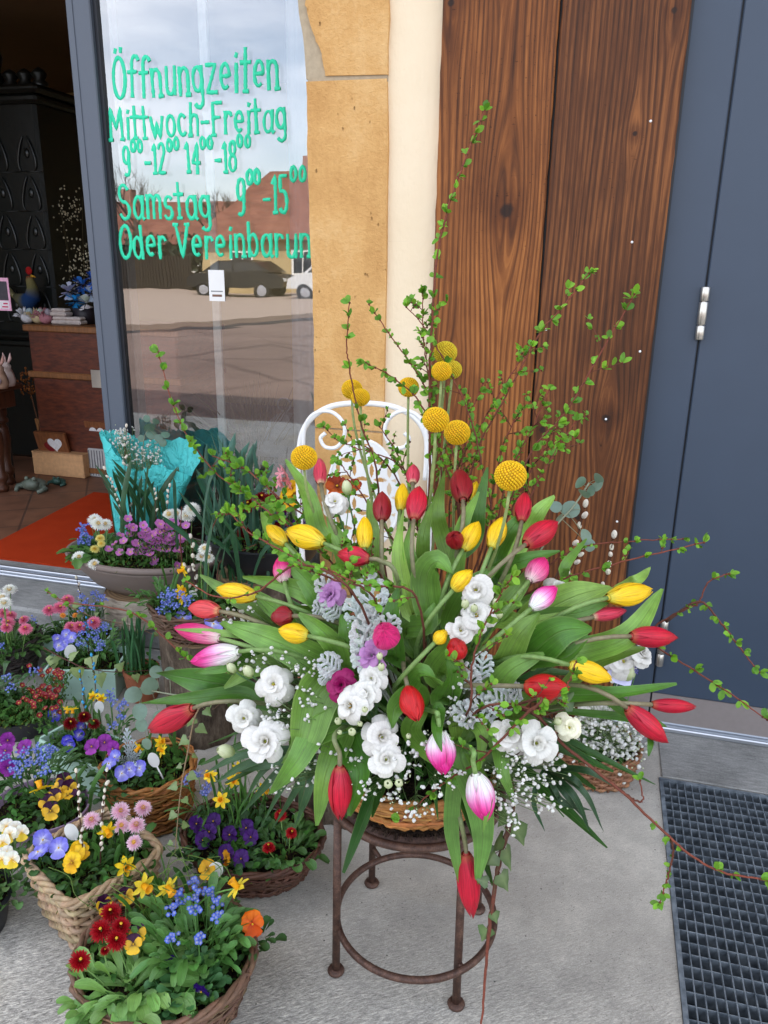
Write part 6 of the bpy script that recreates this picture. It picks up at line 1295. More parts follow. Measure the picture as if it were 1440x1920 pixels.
# --- turquoise tissue bouquet standing on the doorstep behind the bowl
TY = 2.645; tax = P(262, 900, TY).x; tcx = V((tax, TY, .1))
t_ = thing('wrapped_bouquet', 'bouquet wrapped in turquoise tissue paper standing behind the taupe bowl', 'bouquet', tcx); m = MB(); n = 72; rows = []; NR = 26
kpx = px2m(P(262, 900, TY))
def lerpk(tab, a):
    tab = sorted(tab); tab = tab + [(tab[0][0] + 360, tab[0][1])]
    for (a0, v0), (a1, v1) in zip(tab, tab[1:]):
        if a0 <= a <= a1: u = (a - a0) / (a1 - a0); u = u * u * (3 - 2 * u); return v0 + (v1 - v0) * u
    return tab[0][1]
RT_ = [(0, 128), (25, 110), (50, 55), (90, 42), (140, 60), (180, 72), (215, 64), (250, 40), (285, 36), (320, 70), (345, 118)]
ZT_ = [(0, 846), (20, 818), (50, 826), (90, 828), (140, 815), (180, 812), (205, 820), (250, 872), (285, 880), (320, 862), (345, 880)]
for i in range(NR + 1):
    v = i / NR; row = []
    for j in range(n):
        a = 360 * j / n; rt = lerpk(RT_, a) * kpx; zt = P(262, lerpk(ZT_, a), TY).z; rb = .05
        vm = v ** 2.6 if (a < 40 or a > 330) else v ** .55; rr_ = rb + .055 * min(1, v * 2.2) + (rt - rb - .055) * (vm if (a < 40 or a > 330) else v); rr_ = max(.03, rr_)
        cr_ = .007 * sin(a * .12 + v * 9) * v + .006 * sin(a * .33 - v * 17) + .004 * sin(a * .71 + v * 31); z = .12 + (zt - .12) * v; yk = .42
        row.append(V((tax + cos(rad(a)) * (rr_ + cr_), TY + sin(rad(a)) * min(rr_ + cr_, .19) * yk, z + .006 * sin(a * .5 + 3 * v) * v)))
    rows.append(row)
m.grid(rows, (.3, .8, .8), True); o_ = m.build('tissue_paper', M_TISSUE, t_)
m = MB(); m.lathe([(.001, .101), (.05, .101), (.055, .2), (.05, .36), (.045, .36), (.048, .2)], V((tax, TY, 0)), 20, s(120, 130, 130)); m.build('vase', M_COL, t_)
gyps('baby breath filling the turquoise tissue bouquet', [(P(x, y, TY - .01), sp * kpx) for x, y, sp in ((232, 825, 14), (250, 845, 16), (275, 855, 14), (225, 812, 9), (290, 860, 9), (258, 870, 14), (240, 838, 12))], V((tax, TY, .4)), R6, 26, .0055, 'baby breath in planters')
eucalyptus('eucalyptus sprig in the turquoise tissue bouquet before the glass', [V((tax, TY, .4)), P(268, 840, TY), P(285, 792, TY)], [(P(x, y, TY), z) for x, y, z in ((280, 802, .046), (284, 815, .044), (292, 790, .03), (298, 822, .036), (310, 815, .034), (275, 785, .03), (305, 830, .034), (265, 822, .03))], R6, s(80, 112, 104))
# --- planter on a stump between the taupe bowl and the bouquet
OC = V((P(375, 1120, 2.02).x, 2.02, 0)); oz = P(375, 1120, 2.02).z; OS = oz - .03
log_('log_stump', 'dark barked stump behind the red tulip pointing left', OC + V((-.0, -.02, 0)), .115, 0, OS - .075, M_LOG, 6)
basket('small_twig_basket', 'small twig basket of pussy willow and white daisies on the dark stump', OC, .155, .14, .09, s(96, 70, 54), z0=OS - .075, flare=.8, rows=9, thick=.005, rough=1.0, rimr=.008, soil=.83, stakes=18, seed=13, mossn=120)
PO = lambda pts, dy=0: [P(x, y, 2.0 + dy) for x, y in pts]
daisy('three white daisies between the taupe bowl and the bouquet', PO([(384, 1030), (378, 1046), (391, 1047)]), OS, .036, WHT, 30, .06, .05, s(76, 118, 56), base=OC)
narcissus('two dwarf daffodils right of the taupe bowl', PO([(345, 1068), (338, 1108), (344, 1122)], -.05), OS, .045, 12, .13, base=OC + V((-.06, -.02, 0)))
forgetmenot('forget-me-not right under the rim of the taupe bowl', PO([(316, 1112), (306, 1122), (318, 1124), (312, 1132), (302, 1142), (312, 1146), (336, 1116), (352, 1122), (330, 1135), (350, 1130), (322, 1110)], -.1), OS, 34, .06, .05, base=OC + V((-.09, -.06, 0)), cl=.013)
viola('pale lavender viola behind the coral tulip at the left', PO([(343, 1160), (400, 1170)], -.1), OS, .045, LAV, 12, .04, base=OC + V((0, -.08, 0)))
willow('pussy willow sprig nearest the taupe bowl on the dark stump', [OC + V((-.05, 0, OS)), *PO([(353, 1080), (348, 1065)])], R6, 3, sz=.017)
willow('pussy willow sprig with ivory catkins beside the three white daisies', [OC + V((-.02, 0, OS)), *PO([(366, 1080), (358, 1010)])], R6, 8, sz=.017)
twig('bare forked brown twig standing left of the dense leafy twigs', [OC + V((.02, .02, OS)), *PO([(385, 1060), (395, 1000), (415, 955)], .06)], 0, .01, 'bare_twig', r0=.003, grp='bare twigs')
twig('bare brown twig rising from the taupe bowl to the white pompon', [V((-1.45, 2.42, HS)), *PO([(340, 1060), (338, 1000), (341, 950)], .3)], 0, .01, 'bare_twig', r0=.003, grp='bare twigs')
twig('bare thin twig leaning right behind the yellow tulips', [OC + V((.05, .02, OS)), *PO([(410, 1060), (440, 1040), (480, 1020)], .1)], 0, .01, 'bare_twig', r0=.0022, grp='bare twigs')
plant_tag('white plant label beside the two dwarf daffodils under the bowl', PO([(362, 1120)])[0], .05, OS, R6, -.2)
log_('log_stump', 'pale cut log lying in front of the dark stump', V((-1.235, 2.16, 0)), .075, 0, .12, M_BIRCH, 8)
# --- planters before the glass, left of the chair
MC = V((P(490, 1010, 2.2).x, 2.22, 0)); mz = P(490, 1010, 2.2).z; MS = mz - .02
log_('log_stump', 'tall dark stump hidden under the dark red daisies', MC, .15, 0, MS - .1, M_LOG, 9)
bowl('anthracite_bowl', 'anthracite planter bowl with dark red daisies before the shop window', MC, .19, .15, [(.001, 0), (.6, 0), (.9, .07), (1, .11), (1.02, .115), (.96, .118), (.9, .09)], M_BLACKP, .1, .94, 'planter', z0=MS - .1, mossn=100)
PM = lambda pts, dy=0: [P(x, y, 2.2 + dy) for x, y in pts]
daisy('dark red daisies before the shop window left of the chair', PM([(490, 936), (506, 940), (468, 948), (460, 1002), (515, 980), (530, 946)]), MS, .048, DRED, 30, .08, .06, s(66, 106, 60), base=MC)
narcissus('bluish narcissus leaves standing before the lantern', [], MS, .03, 36, .33, base=MC + V((-.1, .04, 0)), sp=.07, bw=.02, lean=.22, bcol=s(62, 104, 88))
narcissus('dark narcissus leaves leaning left towards the white pompon', [], OS, .03, 24, .34, base=OC + V((.09, .1, 0)), sp=.05, bw=.017, lean=.4, bcol=s(50, 92, 66))
viola('golden frilled violas left of the slim rose tulip', PM([(547, 915), (541, 935), (552, 928)]), MS, .05, YEL, 14, .05, base=MC + V((.1, 0, 0)))
viola('purple violas behind the dark red daisies', PM([(520, 950), (546, 1000), (560, 985), (522, 962)]), MS, .044, PUR, 14, .05, base=MC + V((.08, 0, 0)))
t_ = thing('pink_hyacinth', 'pink hyacinth florets behind the left craspedia ball', 'hyacinth', MC + V((.12, .02, MS)), 'hyacinths'); m = MB()
for px_, py_ in ((527, 888), (533, 880), (530, 908), (538, 900), (524, 905), (540, 890), (536, 914), (545, 905)):
    c = P(px_, py_, 2.2); d = V((R6.gauss(-.5, .5), -.7, R6.gauss(0, .4))).normalized(); x, y, d = ell_ax(d, R6)
    for k in range(6):
        a = 2 * pi * k / 6; e = x * cos(a) + y * sin(a); leaflet(m, c, (e + d * .5).normalized(), d, .024, .009, vary(s(242, 160, 170), .1, R6))
m.build('blossom', M_PETAL, t_); m = MB(); m.tube([MC + V((.12, .02, MS)), P(534, 895, 2.21)], .006, 6, s(120, 150, 90)); m.build('stem', M_STEM, t_)
viola('rust red pansy behind the green lisianthus bud before the chair', [P(632, 912, 1.62), P(655, 915, 1.62)], .62, .046, (s(150, 50, 16), s(190, 80, 20), s(200, 90, 24), s(60, 14, 6)), 8, .03, base=V((-.62, 1.7, 0)))
# --- stump behind the stool, gypsophila basket at the wall
log_('log_stump', 'rough dark bark stump standing behind the stool legs', V((-.585, 1.80, 0)), .135, 0, .30, M_LOG, 11)
bowl('clay_pot', 'brown clay pot of violas on the rough stump behind the bouquet', V((-.62, 1.78, 0)), .10, .10, [(.001, 0), (.75, 0), (1, .2), (1.06, .2), (1.06, .24), (.98, .24), (.92, .2)], M_TERRA, .22, .9, 'pot', mossn=60, z0=.301)
log_('log_stump', 'pale cut block on the floor right of the rough bark stump', V((-.40, 1.92, 0)), .085, 0, .16, M_BIRCH, 12)
NC = V((.098, 2.115, 0)); NZ = .085
basket('wicker_basket', 'brown wicker basket of baby breath on the floor by the blue door', NC, .122, .105, .105, s(142, 98, 70), flare=.86, rows=9, thick=.0055, stakes=30, rimr=.008, soil=.85, seed=15, mossn=60)
PN = lambda x, y, dy=0: P(x, y, 2.08 + dy)
gyps('round cushion of baby breath in the wicker basket by the door', [(PN(x, y, -.04), sp * .0017) for x, y, sp in ((1120, 1350, 26), (1150, 1370, 22), (1100, 1390, 22), (1140, 1400, 24), (1170, 1385, 18), (1110, 1365, 22), (1150, 1340, 16), (1080, 1385, 18), (1180, 1410, 14))], V((.1, 2.08, NZ)), R6, 36, .0075, 'baby breath in planters')
lisianthus('white lisianthus pair standing in the wicker basket by the door', [(PN(1170, 1240), .075), (PN(1205, 1228), .06), (PN(1108, 1332), .07)], [(PN(1180, 1262), .05)], V((.09, 2.10, NZ)), grp='white lisianthus by the door')
t_ = thing('gift_card', 'small lilac card stuck among the flowers by the blue door', 'card', PN(1170, 1290)); m = MB(); a = PN(1162, 1268); n_ = V((.12, -.9, .35)).normalized(); x_ = V((1, .12, -.25)).normalized(); y_ = n_.cross(x_) * -1
q = [a + x_ * (u * .036) + y_ * (v * .022) for u, v in ((-1, -1), (1, -1), (1, 1), (-1, 1))]; m.add(q + [p - n_ * .001 for p in q], [(0, 1, 2, 3), (7, 6, 5, 4), (0, 4, 5, 1), (1, 5, 6, 2), (2, 6, 7, 3), (3, 7, 4, 0)], s(206, 206, 238)); m.build('card', M_MATT, t_, False)
m = MB(); m.tube([a - y_ * 0, V((.1, 2.11, NZ))], .0015, 5, s(200, 200, 190)); m.build('pick', M_COL, t_)
m = MB(); m.tube(catmull([a + x_ * -.02 - n_ * -.001 + y_ * .004, a + x_ * -.005 + y_ * -.006 + n_ * .001, a + x_ * .01 + y_ * .006 + n_ * .001, a + x_ * .024 + n_ * .001], 5), .0008, 4, s(80, 80, 130)); m.build('handwriting', M_MATT, t_)
forgetmenot('blue flower cluster beside the lilac card', [PN(1192, 1258), PN(1196, 1245)], NZ, 8, .03, .05, s(60, 60, 190), base=NC, cl=.012)
# pussy willow at the right behind the bouquet
for i, (lab, pts, nn) in enumerate((('pussy willow sprig at the right before the board edge', [(1060, 1200), (1130, 1100), (1150, 1010)], 9), ('second pussy willow sprig right of the eucalyptus, lower one', [(1030, 1150), (1070, 1070), (1090, 1030)], 5), ('pussy willow sprig beside the eucalyptus leaves, upper one', [(1020, 1120), (1080, 1010), (1096, 952)], 6))):
    willow(lab, [P(x, y, 1.62) for x, y in pts], R6, max(4, nn - 2), sz=.0175, start=.45)
# ------------------------------------------------------------- white garden chair
CY = 2.12; t = thing('garden_chair', 'white metal garden chair with scrolled back behind the bouquet', 'chair', V((-.63, 1.95, 0)))
Pc = lambda x, y, dy=0: P(x, y, CY + dy)
m = MB(); q = catmull([Pc(572, 1120), Pc(562, 960), Pc(560, 860), Pc(572, 800), Pc(615, 764), Pc(680, 756), Pc(745, 765), Pc(788, 795), Pc(804, 850), Pc(806, 950), Pc(800, 1120)], 8); m.tube(q, .0085, 10); m.build('back_frame', M_WHITE, t)
def scroll(cpx, cpy, sgn):
    pts = []; 
    for k in range(46):
        a = rad(-100 + 11.4 * k) ; r_ = 38 * (1 - k / 62) if k > 4 else 37; pts.append(Pc(cpx + sgn * cos(a) * r_ * .95, cpy - sin(a) * r_, -.004))
    return pts
for cpx, sg in ((606, 1), (762, -1)):
    m = MB(); edge = [Pc(cpx - sg * 34, 900, -.004), Pc(cpx - sg * 37, 850, -.004), Pc(cpx - sg * 34, 800, -.004), Pc(cpx - sg * 15, 775, -.004), Pc(cpx + sg * 14, 772, -.004), Pc(cpx + sg * 36, 790, -.004), Pc(cpx + sg * 40, 815, -.004), Pc(cpx + sg * 26, 838, -.004), Pc(cpx + sg * 4, 838, -.004), Pc(cpx - sg * 5, 822, -.004), Pc(cpx + sg * 4, 812, -.004)]; m.tube(catmull(edge, 6), .006, 8); m.build('scroll', M_WHITE, t)
# oval panel with leaf-shaped openings
pc = Pc(680, 930, -.01); pw, ph = .110, .165; m = MB(); NX, NYg = 132, 150; idx = {}
def inpanel(u, v): return (u / pw) ** 2 + (v / ph) ** 2 <= 1
def hole(u, v):
    if (u / (pw * .93)) ** 2 + (v / (ph * .95)) ** 2 > 1: return False
    c = .052
    for (ox, oy, hor) in ((0, 0, 1), (c / 2, c / 2, 0)):
        a = (u - ox) / c; b = (v - oy) / c; fa = a - round(a); fb = b - round(b)
        L_, W_ = (.40, .13)
        x_, y_ = (fa, fb) if hor else (fb, fa)
        if abs(x_) < L_ and abs(y_) < W_ * (1 - (x_ / L_) ** 2): return True
    return False
vs = []; fs = []
def vid(i, j):
    if (i, j) not in idx: idx[i, j] = len(vs); u = -pw + 2 * pw * i / NX; v = -ph + 2 * ph * j / NYg; vs.append(pc + V((u, .012 * (u / pw) ** 2, v)))
    return idx[i, j]
for i in range(NX):
    for j in range(NYg):
        u = -pw + 2 * pw * (i + .5) / NX; v = -ph + 2 * ph * (j + .5) / NYg
        if inpanel(u, v) and not hole(u, v): fs.append((vid(i, j), vid(i + 1, j), vid(i + 1, j + 1), vid(i, j + 1)))
m.add(vs, fs); o_ = m.build('back_panel', M_WHITE, t, False); sm_ = o_.modifiers.new('s', 'SOLIDIFY'); sm_.thickness = .002
m = MB(); m.tube([pc + V((pw * cos(a), .01, ph * sin(a))) for a in [2 * pi * k / 60 for k in range(60)]], .005, 8, loop=True); m.build('panel_rim', M_WHITE, t)
sc_ = V((pc.x, 1.93, .46)); m = MB(); m.lathe([(.001, .455), (.19, .455), (.2, .46), (.2, .468), (.19, .472), (.001, .470)], V((sc_.x, sc_.y, 0)), 40); m.build('seat', M_WHITE, t)
for dx, dy in ((-.15, -.13), (.15, -.13), (-.17, .18), (.17, .18)):
    m = MB(); m.tube([V((sc_.x + dx * .9, sc_.y + dy * .9, .455)), V((sc_.x + dx * 1.1, sc_.y + dy * 1.1, .006))], .008, 8); m.build('leg', M_WHITE, t)
# ------------------------------------------------------------- stool and basket under the bouquet
SCN = V((-.287, 1.362, 0)); rs = .186; ZT = .405
t = thing('iron_stool', 'round brown rusty iron plant stool on four legs standing under the bouquet', 'stool', SCN)
legs = [G(630, 1822), G(855, 1885), G(697, 1658)]; legs.append(legs[1] + legs[2] - legs[0])
cx = mean(legs); tp = lambda p: V((cx.x + (p.x - cx.x) * .97, cx.y + (p.y - cx.y) * .97, ZT))
for p in legs:
    m = MB(); m.tube([V((p.x, p.y, .006)), tp(p)], .0085, 12); l = m.build('leg', M_RUST, t); m = MB(); m.lathe([(.001, 0), (.017, 0), (.0185, .004), (.016, .009), (.001, .0095)], V((p.x, p.y, .001)), 16); m.build('foot_disc', M_RUST, l)
rl = (legs[0] - cx).length
m = MB(); m.tube([V((cx.x + (rl * .985) * cos(a), cx.y + (rl * .985) * sin(a), ZT)) for a in [2 * pi * k / 64 for k in range(64)]], .0085, 10, loop=True); m.build('top_ring', M_RUST, t)
m = MB(); rc = V((-.274, 1.338, .112)); m.tube([V((rc.x + .170 * cos(a), rc.y + .172 * sin(a), .112)) for a in [2 * pi * k / 64 for k in range(64)]], .0075, 10, loop=True); m.build('lower_ring', M_RUST, t)
m = MB()
for p in legs:
    d = V((p.x - rc.x, p.y - rc.y, 0)); e = rc + d.normalized() * .17; m.tube([V((p.x, p.y, .112)), V((e.x, e.y, .112))], .006, 8)
m.build('ring_bracket', M_RUST, t)
m = MB(); m.lathe([(.001, ZT - .004), (rl * .97, ZT - .004), (rl * .97, ZT + .006), (.001, ZT + .006)], V((cx.x, cx.y, 0)), 40); m.build('seat_plate', M_RUST, t)
BKC = V((cx.x, cx.y - .02, 0))
t = thing('coir_mat', 'dark coir pad lying under the bouquet basket on the stool', 'pad', V((BKC.x, BKC.y, ZT + .006))); m = MB(); rr = random.Random(3)
m.lathe([(.001, ZT + .006), (.14, ZT + .006), (.143, ZT + .018), (.001, ZT + .02)], BKC, 40); m.build('pad', M_SOIL, t); m = MB()
for k in range(500):
    a = rr.uniform(0, 6.3); p = V((BKC.x + .141 * cos(a), BKC.y + .141 * sin(a), ZT + .014)); m.tube([p, p + V((cos(a) * .012, sin(a) * .012, rr.uniform(-.012, .006)))], .0009, 3, vary(s(70, 54, 44), .3, rr), False)
m.build('fringe', M_BARK, t)
basket('bouquet_basket', 'shallow honey brown wicker basket holding the big bouquet on the iron stool', BKC, .172, .172, .085, s(170, 116, 62), z0=ZT + .02, flare=.80, rows=7, thick=.0062, stakes=26, rimr=.009, soil=.9, seed=5, mossn=60, rough=.35)
# ------------------------------------------------------------- tulips: label, base pixel, tip pixel, width in pixels, colour, depth factors, (bend)
def D(p, k=1.0, Y=None): return P(p[0], p[1], Y) if Y else dome(p[0], p[1], k)
TD = [
 ('red tulip hanging straight down in front of the stool leg, left of the basket', (637, 1437), (637, 1542), 45, 'red', 1.0, 1.0, (632, 1372), None),
 ('pink and white tulip hanging above the middle of the wicker basket', (824, 1372), (833, 1455), 56, 'pinkwhite', 1.02, 1.04, (815, 1335), None),
 ('pink and white tulip hanging lowest, against the stool top ring', (892, 1452), (912, 1545), 54, 'pinkwhite', 1.05, 1.05, (885, 1405), None),
 ('red tulip hanging lowest of all beside the front stool leg', (874, 1600), (886, 1726), 44, 'red', None, None, (860, 1520), 1.04),
 ('bright scarlet tulip nodding forward just above the basket centre', (765, 1290), (783, 1355), 46, 'scarlet', .97, 1.06, None, None),
 ('red tulip pointing left beyond the eucalyptus, lowest on the left side', (362, 1328), (277, 1370), 46, 'red', 1, 1.0, None, None),
 ('pink tulip with white base lying to the left below another pink one', (447, 1222), (355, 1241), 45, 'pinkwhite', 1, 1, None, None),
 ('pink tulip at the left edge half covered by a green leaf', (412, 1197), (325, 1176), 36, 'pink', 1, 1, None, None),
 ('coral red tulip pointing left under the yellow one at the left', (412, 1146), (352, 1138), 35, 'coral', 1, 1, None, None),
 ('yellow tulip pointing left with twigs in front, leftmost yellow one', (480, 1118), (402, 1103), 37, 'yellow', 1, 1, None, None),
 ('upright pink tulip standing alone at the left behind twigs', (533, 1090), (524, 1044), 36, 'pink', .95, .95, None, None),
 ('fat yellow tulip lying to the upper left above the pink one', (606, 1018), (535, 993), 46, 'yellow', 1, 1, None, None),
 ('slim yellow tulip behind the fat yellow one at the upper left', (536, 1020), (500, 984), 29, 'yellow', .93, .93, None, None),
 ('red tulip pointing left on a bent stem above the silver leaves', (692, 1048), (630, 1037), 38, 'red', 1.03, 1.03, (745, 1085), None),
 ('upright yellow tulip standing between the red ones in the middle', (683, 1028), (684, 966), 31, 'yellow', .98, .98, None, None),
 ('upright red tulip with a leaf at its foot, above the upright yellow one', (716, 976), (717, 921), 36, 'deep', .97, .97, None, None),
 ('large upright red tulip in the top middle, leaning slightly right', (776, 974), (786, 910), 39, 'red', .99, .99, None, None),
 ('dark red tulip at the top right of the middle, before the board', (868, 938), (860, 880), 42, 'deep', .97, .97, None, None),
 ('slim rose red tulip standing beside the white chair at the upper left', (602, 908), (599, 857), 25, 'rose', 1, 1, None, None),
 ('small red tulip half hidden in front of the white chair', (774, 906), (775, 870), 26, 'rose', .94, .94, None, None),
 ('slim yellow tulip half hidden behind the large upright red one', (750, 958), (756, 905), 26, 'yellow', .94, .94, None, None),
 ('small round red tulip facing forward in front of two yellow ones', (855, 1020), (850, 1003), 34, 'deep', .95, 1.07, None, None),
 ('yellow tulip leaning right behind the small round red one', (868, 1030), (898, 977), 37, 'yellow', .97, .97, None, None),
 ('yellow tulip leaning right under the craspedia ball with its tip up', (921, 1027), (945, 968), 35, 'yellow', .97, .97, None, None),
 ('upright red tulip beside the biggest craspedia ball', (978, 978), (985, 922), 31, 'red', .97, .97, None, None),
 ('big red tulip leaning right below the eucalyptus sprig', (986, 1020), (1047, 977), 45, 'red', 1.0, 1.0, None, None),
 ('rose pink tulip half hidden below the big leaning red one', (992, 1088), (1026, 1045), 42, 'pink', .95, .95, None, None),
 ('pale pink and white tulip leaning right in the middle of the right side', (996, 1140), (1046, 1098), 38, 'pinkwhite', 1.0, 1.0, None, None),
 ('yellow tulip leaning right just above the white lisianthus group', (850, 1106), (886, 1067), 36, 'yellow', 1.0, 1.02, None, None),
 ('yellow tulip pointing right before the blue door, topmost on the right', (1140, 1121), (1226, 1106), 43, 'yellow', 1, 1, None, None),
 ('slim dark pink tulip half hidden under the yellow one at the right', (1112, 1157), (1178, 1144), 25, 'rose', .95, .95, None, None),
 ('red tulip pointing right across the lower door hinge', (1183, 1193), (1272, 1196), 40, 'red', 1, 1, None, None),
 ('yellow tulip pointing down to the right above the small purple card', (1068, 1247), (1152, 1275), 40, 'yellow', 1.0, 1.0, None, None),
 ('fat scarlet tulip with twigs across it at the right of the middle', (984, 1287), (1072, 1290), 50, 'scarlet', 1.0, 1.02, None, None),
 ('red tulip pointing down to the right above the concrete, lowest on the right', (1176, 1328), (1254, 1393), 42, 'red', 1, 1, None, None),
 ('slim red tulip reaching farthest right before the kick plate', (1222, 1321), (1309, 1326), 27, 'red', 1, 1, None, None),
 ('round pink tulip facing forward just above the lilac double one', (728, 1202), (718, 1180), 52, 'pink', .97, 1.10, None, None),
 ('dark red tulip above a yellow one in the left middle', (548, 1155), (508, 1157), 38, 'deep', .99, .99, None, None),
 ('yellow tulip facing left under a dark red one with a leaf over it', (577, 1192), (520, 1180), 38, 'yellow', 1.02, 1.02, None, None),
 ('small yellow tulip bud half wrapped in leaves beside a red one in the centre', (815, 1205), (838, 1182), 27, 'yellow', 1.0, 1.0, None, None),
 ('small red tulip with green streaks below the white lisianthus group', (862, 1232), (850, 1198), 40, 'scarlet', .98, 1.04, None, None),
 ('yellow tulip peeping out behind the dark red one near the board', (884, 940), (893, 902), 25, 'yellow', .9, .9, None, None),
]
for lab, b, tp_, w_, kd, k0, k1, bend, Yo in TD:
    pb, pt = D(b, k0, Yo), D(tp_, k1, Yo); W = w_ * px2m((pb + pt) / 2)
    L_ = (pt - pb).length
    if L_ < W * 1.15: pt = pb + (pt - pb).normalized() * W * 1.15
    tulip(lab, pb, pt, W, kd, bendpt=D(bend, (k0 or 1) * .97, Yo) if bend else None)
# double lilac tulips
for lab, c, w_, kd in (('lilac double tulip among silver leaves at the upper left', (620, 1114), 44, 'ltip'), ('lilac double tulip right under the round pink one', (697, 1228), 48, 'ltip'), ('magenta double tulip half hidden behind the white lisianthus', (640, 1284), 46, 'magenta')):
    p = dome(c[0], c[1], .97); W = w_ * px2m(p); d = ((p - BC).normalized() + toward(p) * .5).normalized(); a = BA + V((-.03, 0, .02)); rr = random.Random(w_)
    t = thing('double_tulip', lab, 'tulip', a, 'double tulips'); m = MB(); cc = gcol(TUL[kd], .8); rose_head(m, p, d, W * 1.05, cc, rr, mixc(cc, (0, 0, 0), .3), (4, 5, 6, 6), .72); m.build('flower', M_PETAL, t); m = MB(); m.tube(bez(a, a.lerp(p, .5), p - d * .06, p - d * W * .3, 8), .004, 7, s(112, 146, 80)); m.build('stem', M_STEM, t); TULIPS.append((t, bez(a, a.lerp(p, .5), p - d * .06, p - d * W * .3, 8)))
# leaves: pixel paths base -> tip, width in pixels
LD = [
 ([(640, 1378), (612, 1450), (594, 1548)], 56, 1.0, .1), ([(655, 1378), (672, 1450), (655, 1530)], 62, .98, 0), ([(668, 1245), (600, 1300), (572, 1390), (530, 1425)], 92, .99, .0),
 ([(645, 1352), (590, 1375), (555, 1430), (508, 1488)], 60, 1.03, .3), ([(610, 1250), (520, 1205), (415, 1166)], 72, .98, -.1), ([(642, 1262), (632, 1215), (600, 1180), (560, 1150)], 52, 1.0, .4), ([(645, 1255), (655, 1200), (640, 1152)], 60, 1.0, -.2),
 ([(742, 1232), (735, 1155), (752, 1088)], 44, 1.0, .2), ([(772, 1150), (748, 1040), (757, 955)], 40, .97, .2), ([(800, 1110), (766, 1040), (778, 965)], 34, .97, -.2), ([(598, 1000), (576, 925), (535, 862)], 38, 1.02, .1),
 ([(640, 1150), (560, 1105), (455, 1082)], 46, .95, .1), ([(445, 1292), (370, 1275), (292, 1262)], 58, .98, .2), ([(450, 1300), (360, 1310), (264, 1318)], 30, 1.02, -.1), ([(480, 1228), (425, 1250), (365, 1262)], 30, 1.03, .0), ([(560, 1180), (450, 1125), (375, 1078)], 40, .93, .1),
 ([(500, 1200), (400, 1185), (330, 1180)], 16, 1.04, .1),
 ([(945, 1245), (975, 1190), (1012, 1150)], 56, .98, .3), ([(995, 1228), (1050, 1185), (1110, 1180)], 78, 1.0, -.2), ([(1000, 1235), (1060, 1232), (1104, 1192)], 50, .98, .4), ([(1095, 1222), (1180, 1190), (1242, 1104)], 58, 1.0, .1), ([(1005, 1160), (1075, 1120), (1145, 1100)], 76, .93, .1), ([(1010, 1158), (1080, 1150), (1145, 1128)], 34, .97, .1),
 ([(1150, 1100), (1190, 1090), (1220, 1065)], 24, .95, .1), ([(1060, 1302), (1170, 1298), (1269, 1282)], 34, 1.0, .3), ([(1120, 1300), (1190, 1340), (1250, 1362)], 36, .98, .1), ([(1200, 1350), (1218, 1385), (1216, 1418)], 20, 1.0, .0),
 ([(930, 1050), (960, 990), (997, 955)], 36, .97, .2), ([(980, 1010), (1010, 960), (1040, 930)], 38, .95, .2), ([(852, 1080), (866, 990), (898, 922)], 34, .98, .2), ([(888, 1010), (898, 950), (914, 876)], 34, .92, .1), ([(930, 1075), (985, 1050), (1050, 1033)], 36, .97, .1),
 ([(806, 1150), (798, 1085), (820, 1052), (850, 1080)], 62, .98, .3), ([(760, 1290), (790, 1262), (830, 1285)], 44, 1.0, .8), ([(780, 1300), (742, 1325), (735, 1368)], 46, .98, .3), ([(770, 1368), (800, 1410), (850, 1445)], 44, .99, .2), ([(822, 1330), (818, 1370), (828, 1410)], 28, 1.08, .4),
 ([(905, 1352), (935, 1395), (942, 1445), (964, 1505)], 40, 1.0, .4), ([(900, 1450), (917, 1490), (906, 1560)], 20, 1.09, .1),
 ([(625, 1160), (585, 1100), (530, 1045)], 58, .96, .1), ([(590, 1165), (530, 1150), (460, 1100)], 50, .93, .1), ([(660, 1080), (640, 1020), (612, 970)], 42, .93, .1), ([(705, 1080), (700, 1000), (690, 935)], 34, .92, .2), ([(830, 1010), (820, 960), (835, 880)], 34, .9, -.2), ([(900, 1180), (960, 1120), (1010, 1050)], 46, .9, .2),
 ([(850, 1160), (885, 1100), (940, 1060)], 52, .88, .2), ([(820, 1260), (845, 1220), (850, 1180)], 60, .95, .3), ([(830, 1310), (848, 1270), (838, 1235)], 56, .97, -.3), ([(920, 1300), (960, 1255), (1020, 1225)], 52, .97, .1), ([(760, 1180), (800, 1170), (815, 1130)], 50, .93, .1),
 ([(700, 1160), (680, 1110), (700, 1060)], 38, .9, .1), ([(1100, 1250), (1160, 1225), (1210, 1215)], 34, .93, .1), ([(1040, 1100), (1060, 1060), (1100, 1010)], 26, .9, .1), ([(960, 1340), (1010, 1370), (1040, 1420)], 40, .93, .2), ([(560, 1240), (480, 1250), (420, 1290)], 48, .93, .1), ([(600, 1310), (560, 1350), (545, 1420)], 44, .9, .2), ([(860, 1350), (900, 1370), (900, 1440)], 40, .93, .2),
 ([(550, 1050), (515, 1010), (490, 960)], 34, .92, .1), ([(680, 1200), (640, 1170), (590, 1140)], 44, .9, .2), ([(790, 1060), (795, 1000), (812, 940)], 30, .92, .1), ([(920, 1160), (985, 1170), (1060, 1150)], 44, .93, .1),
]
rr = random.Random(21)
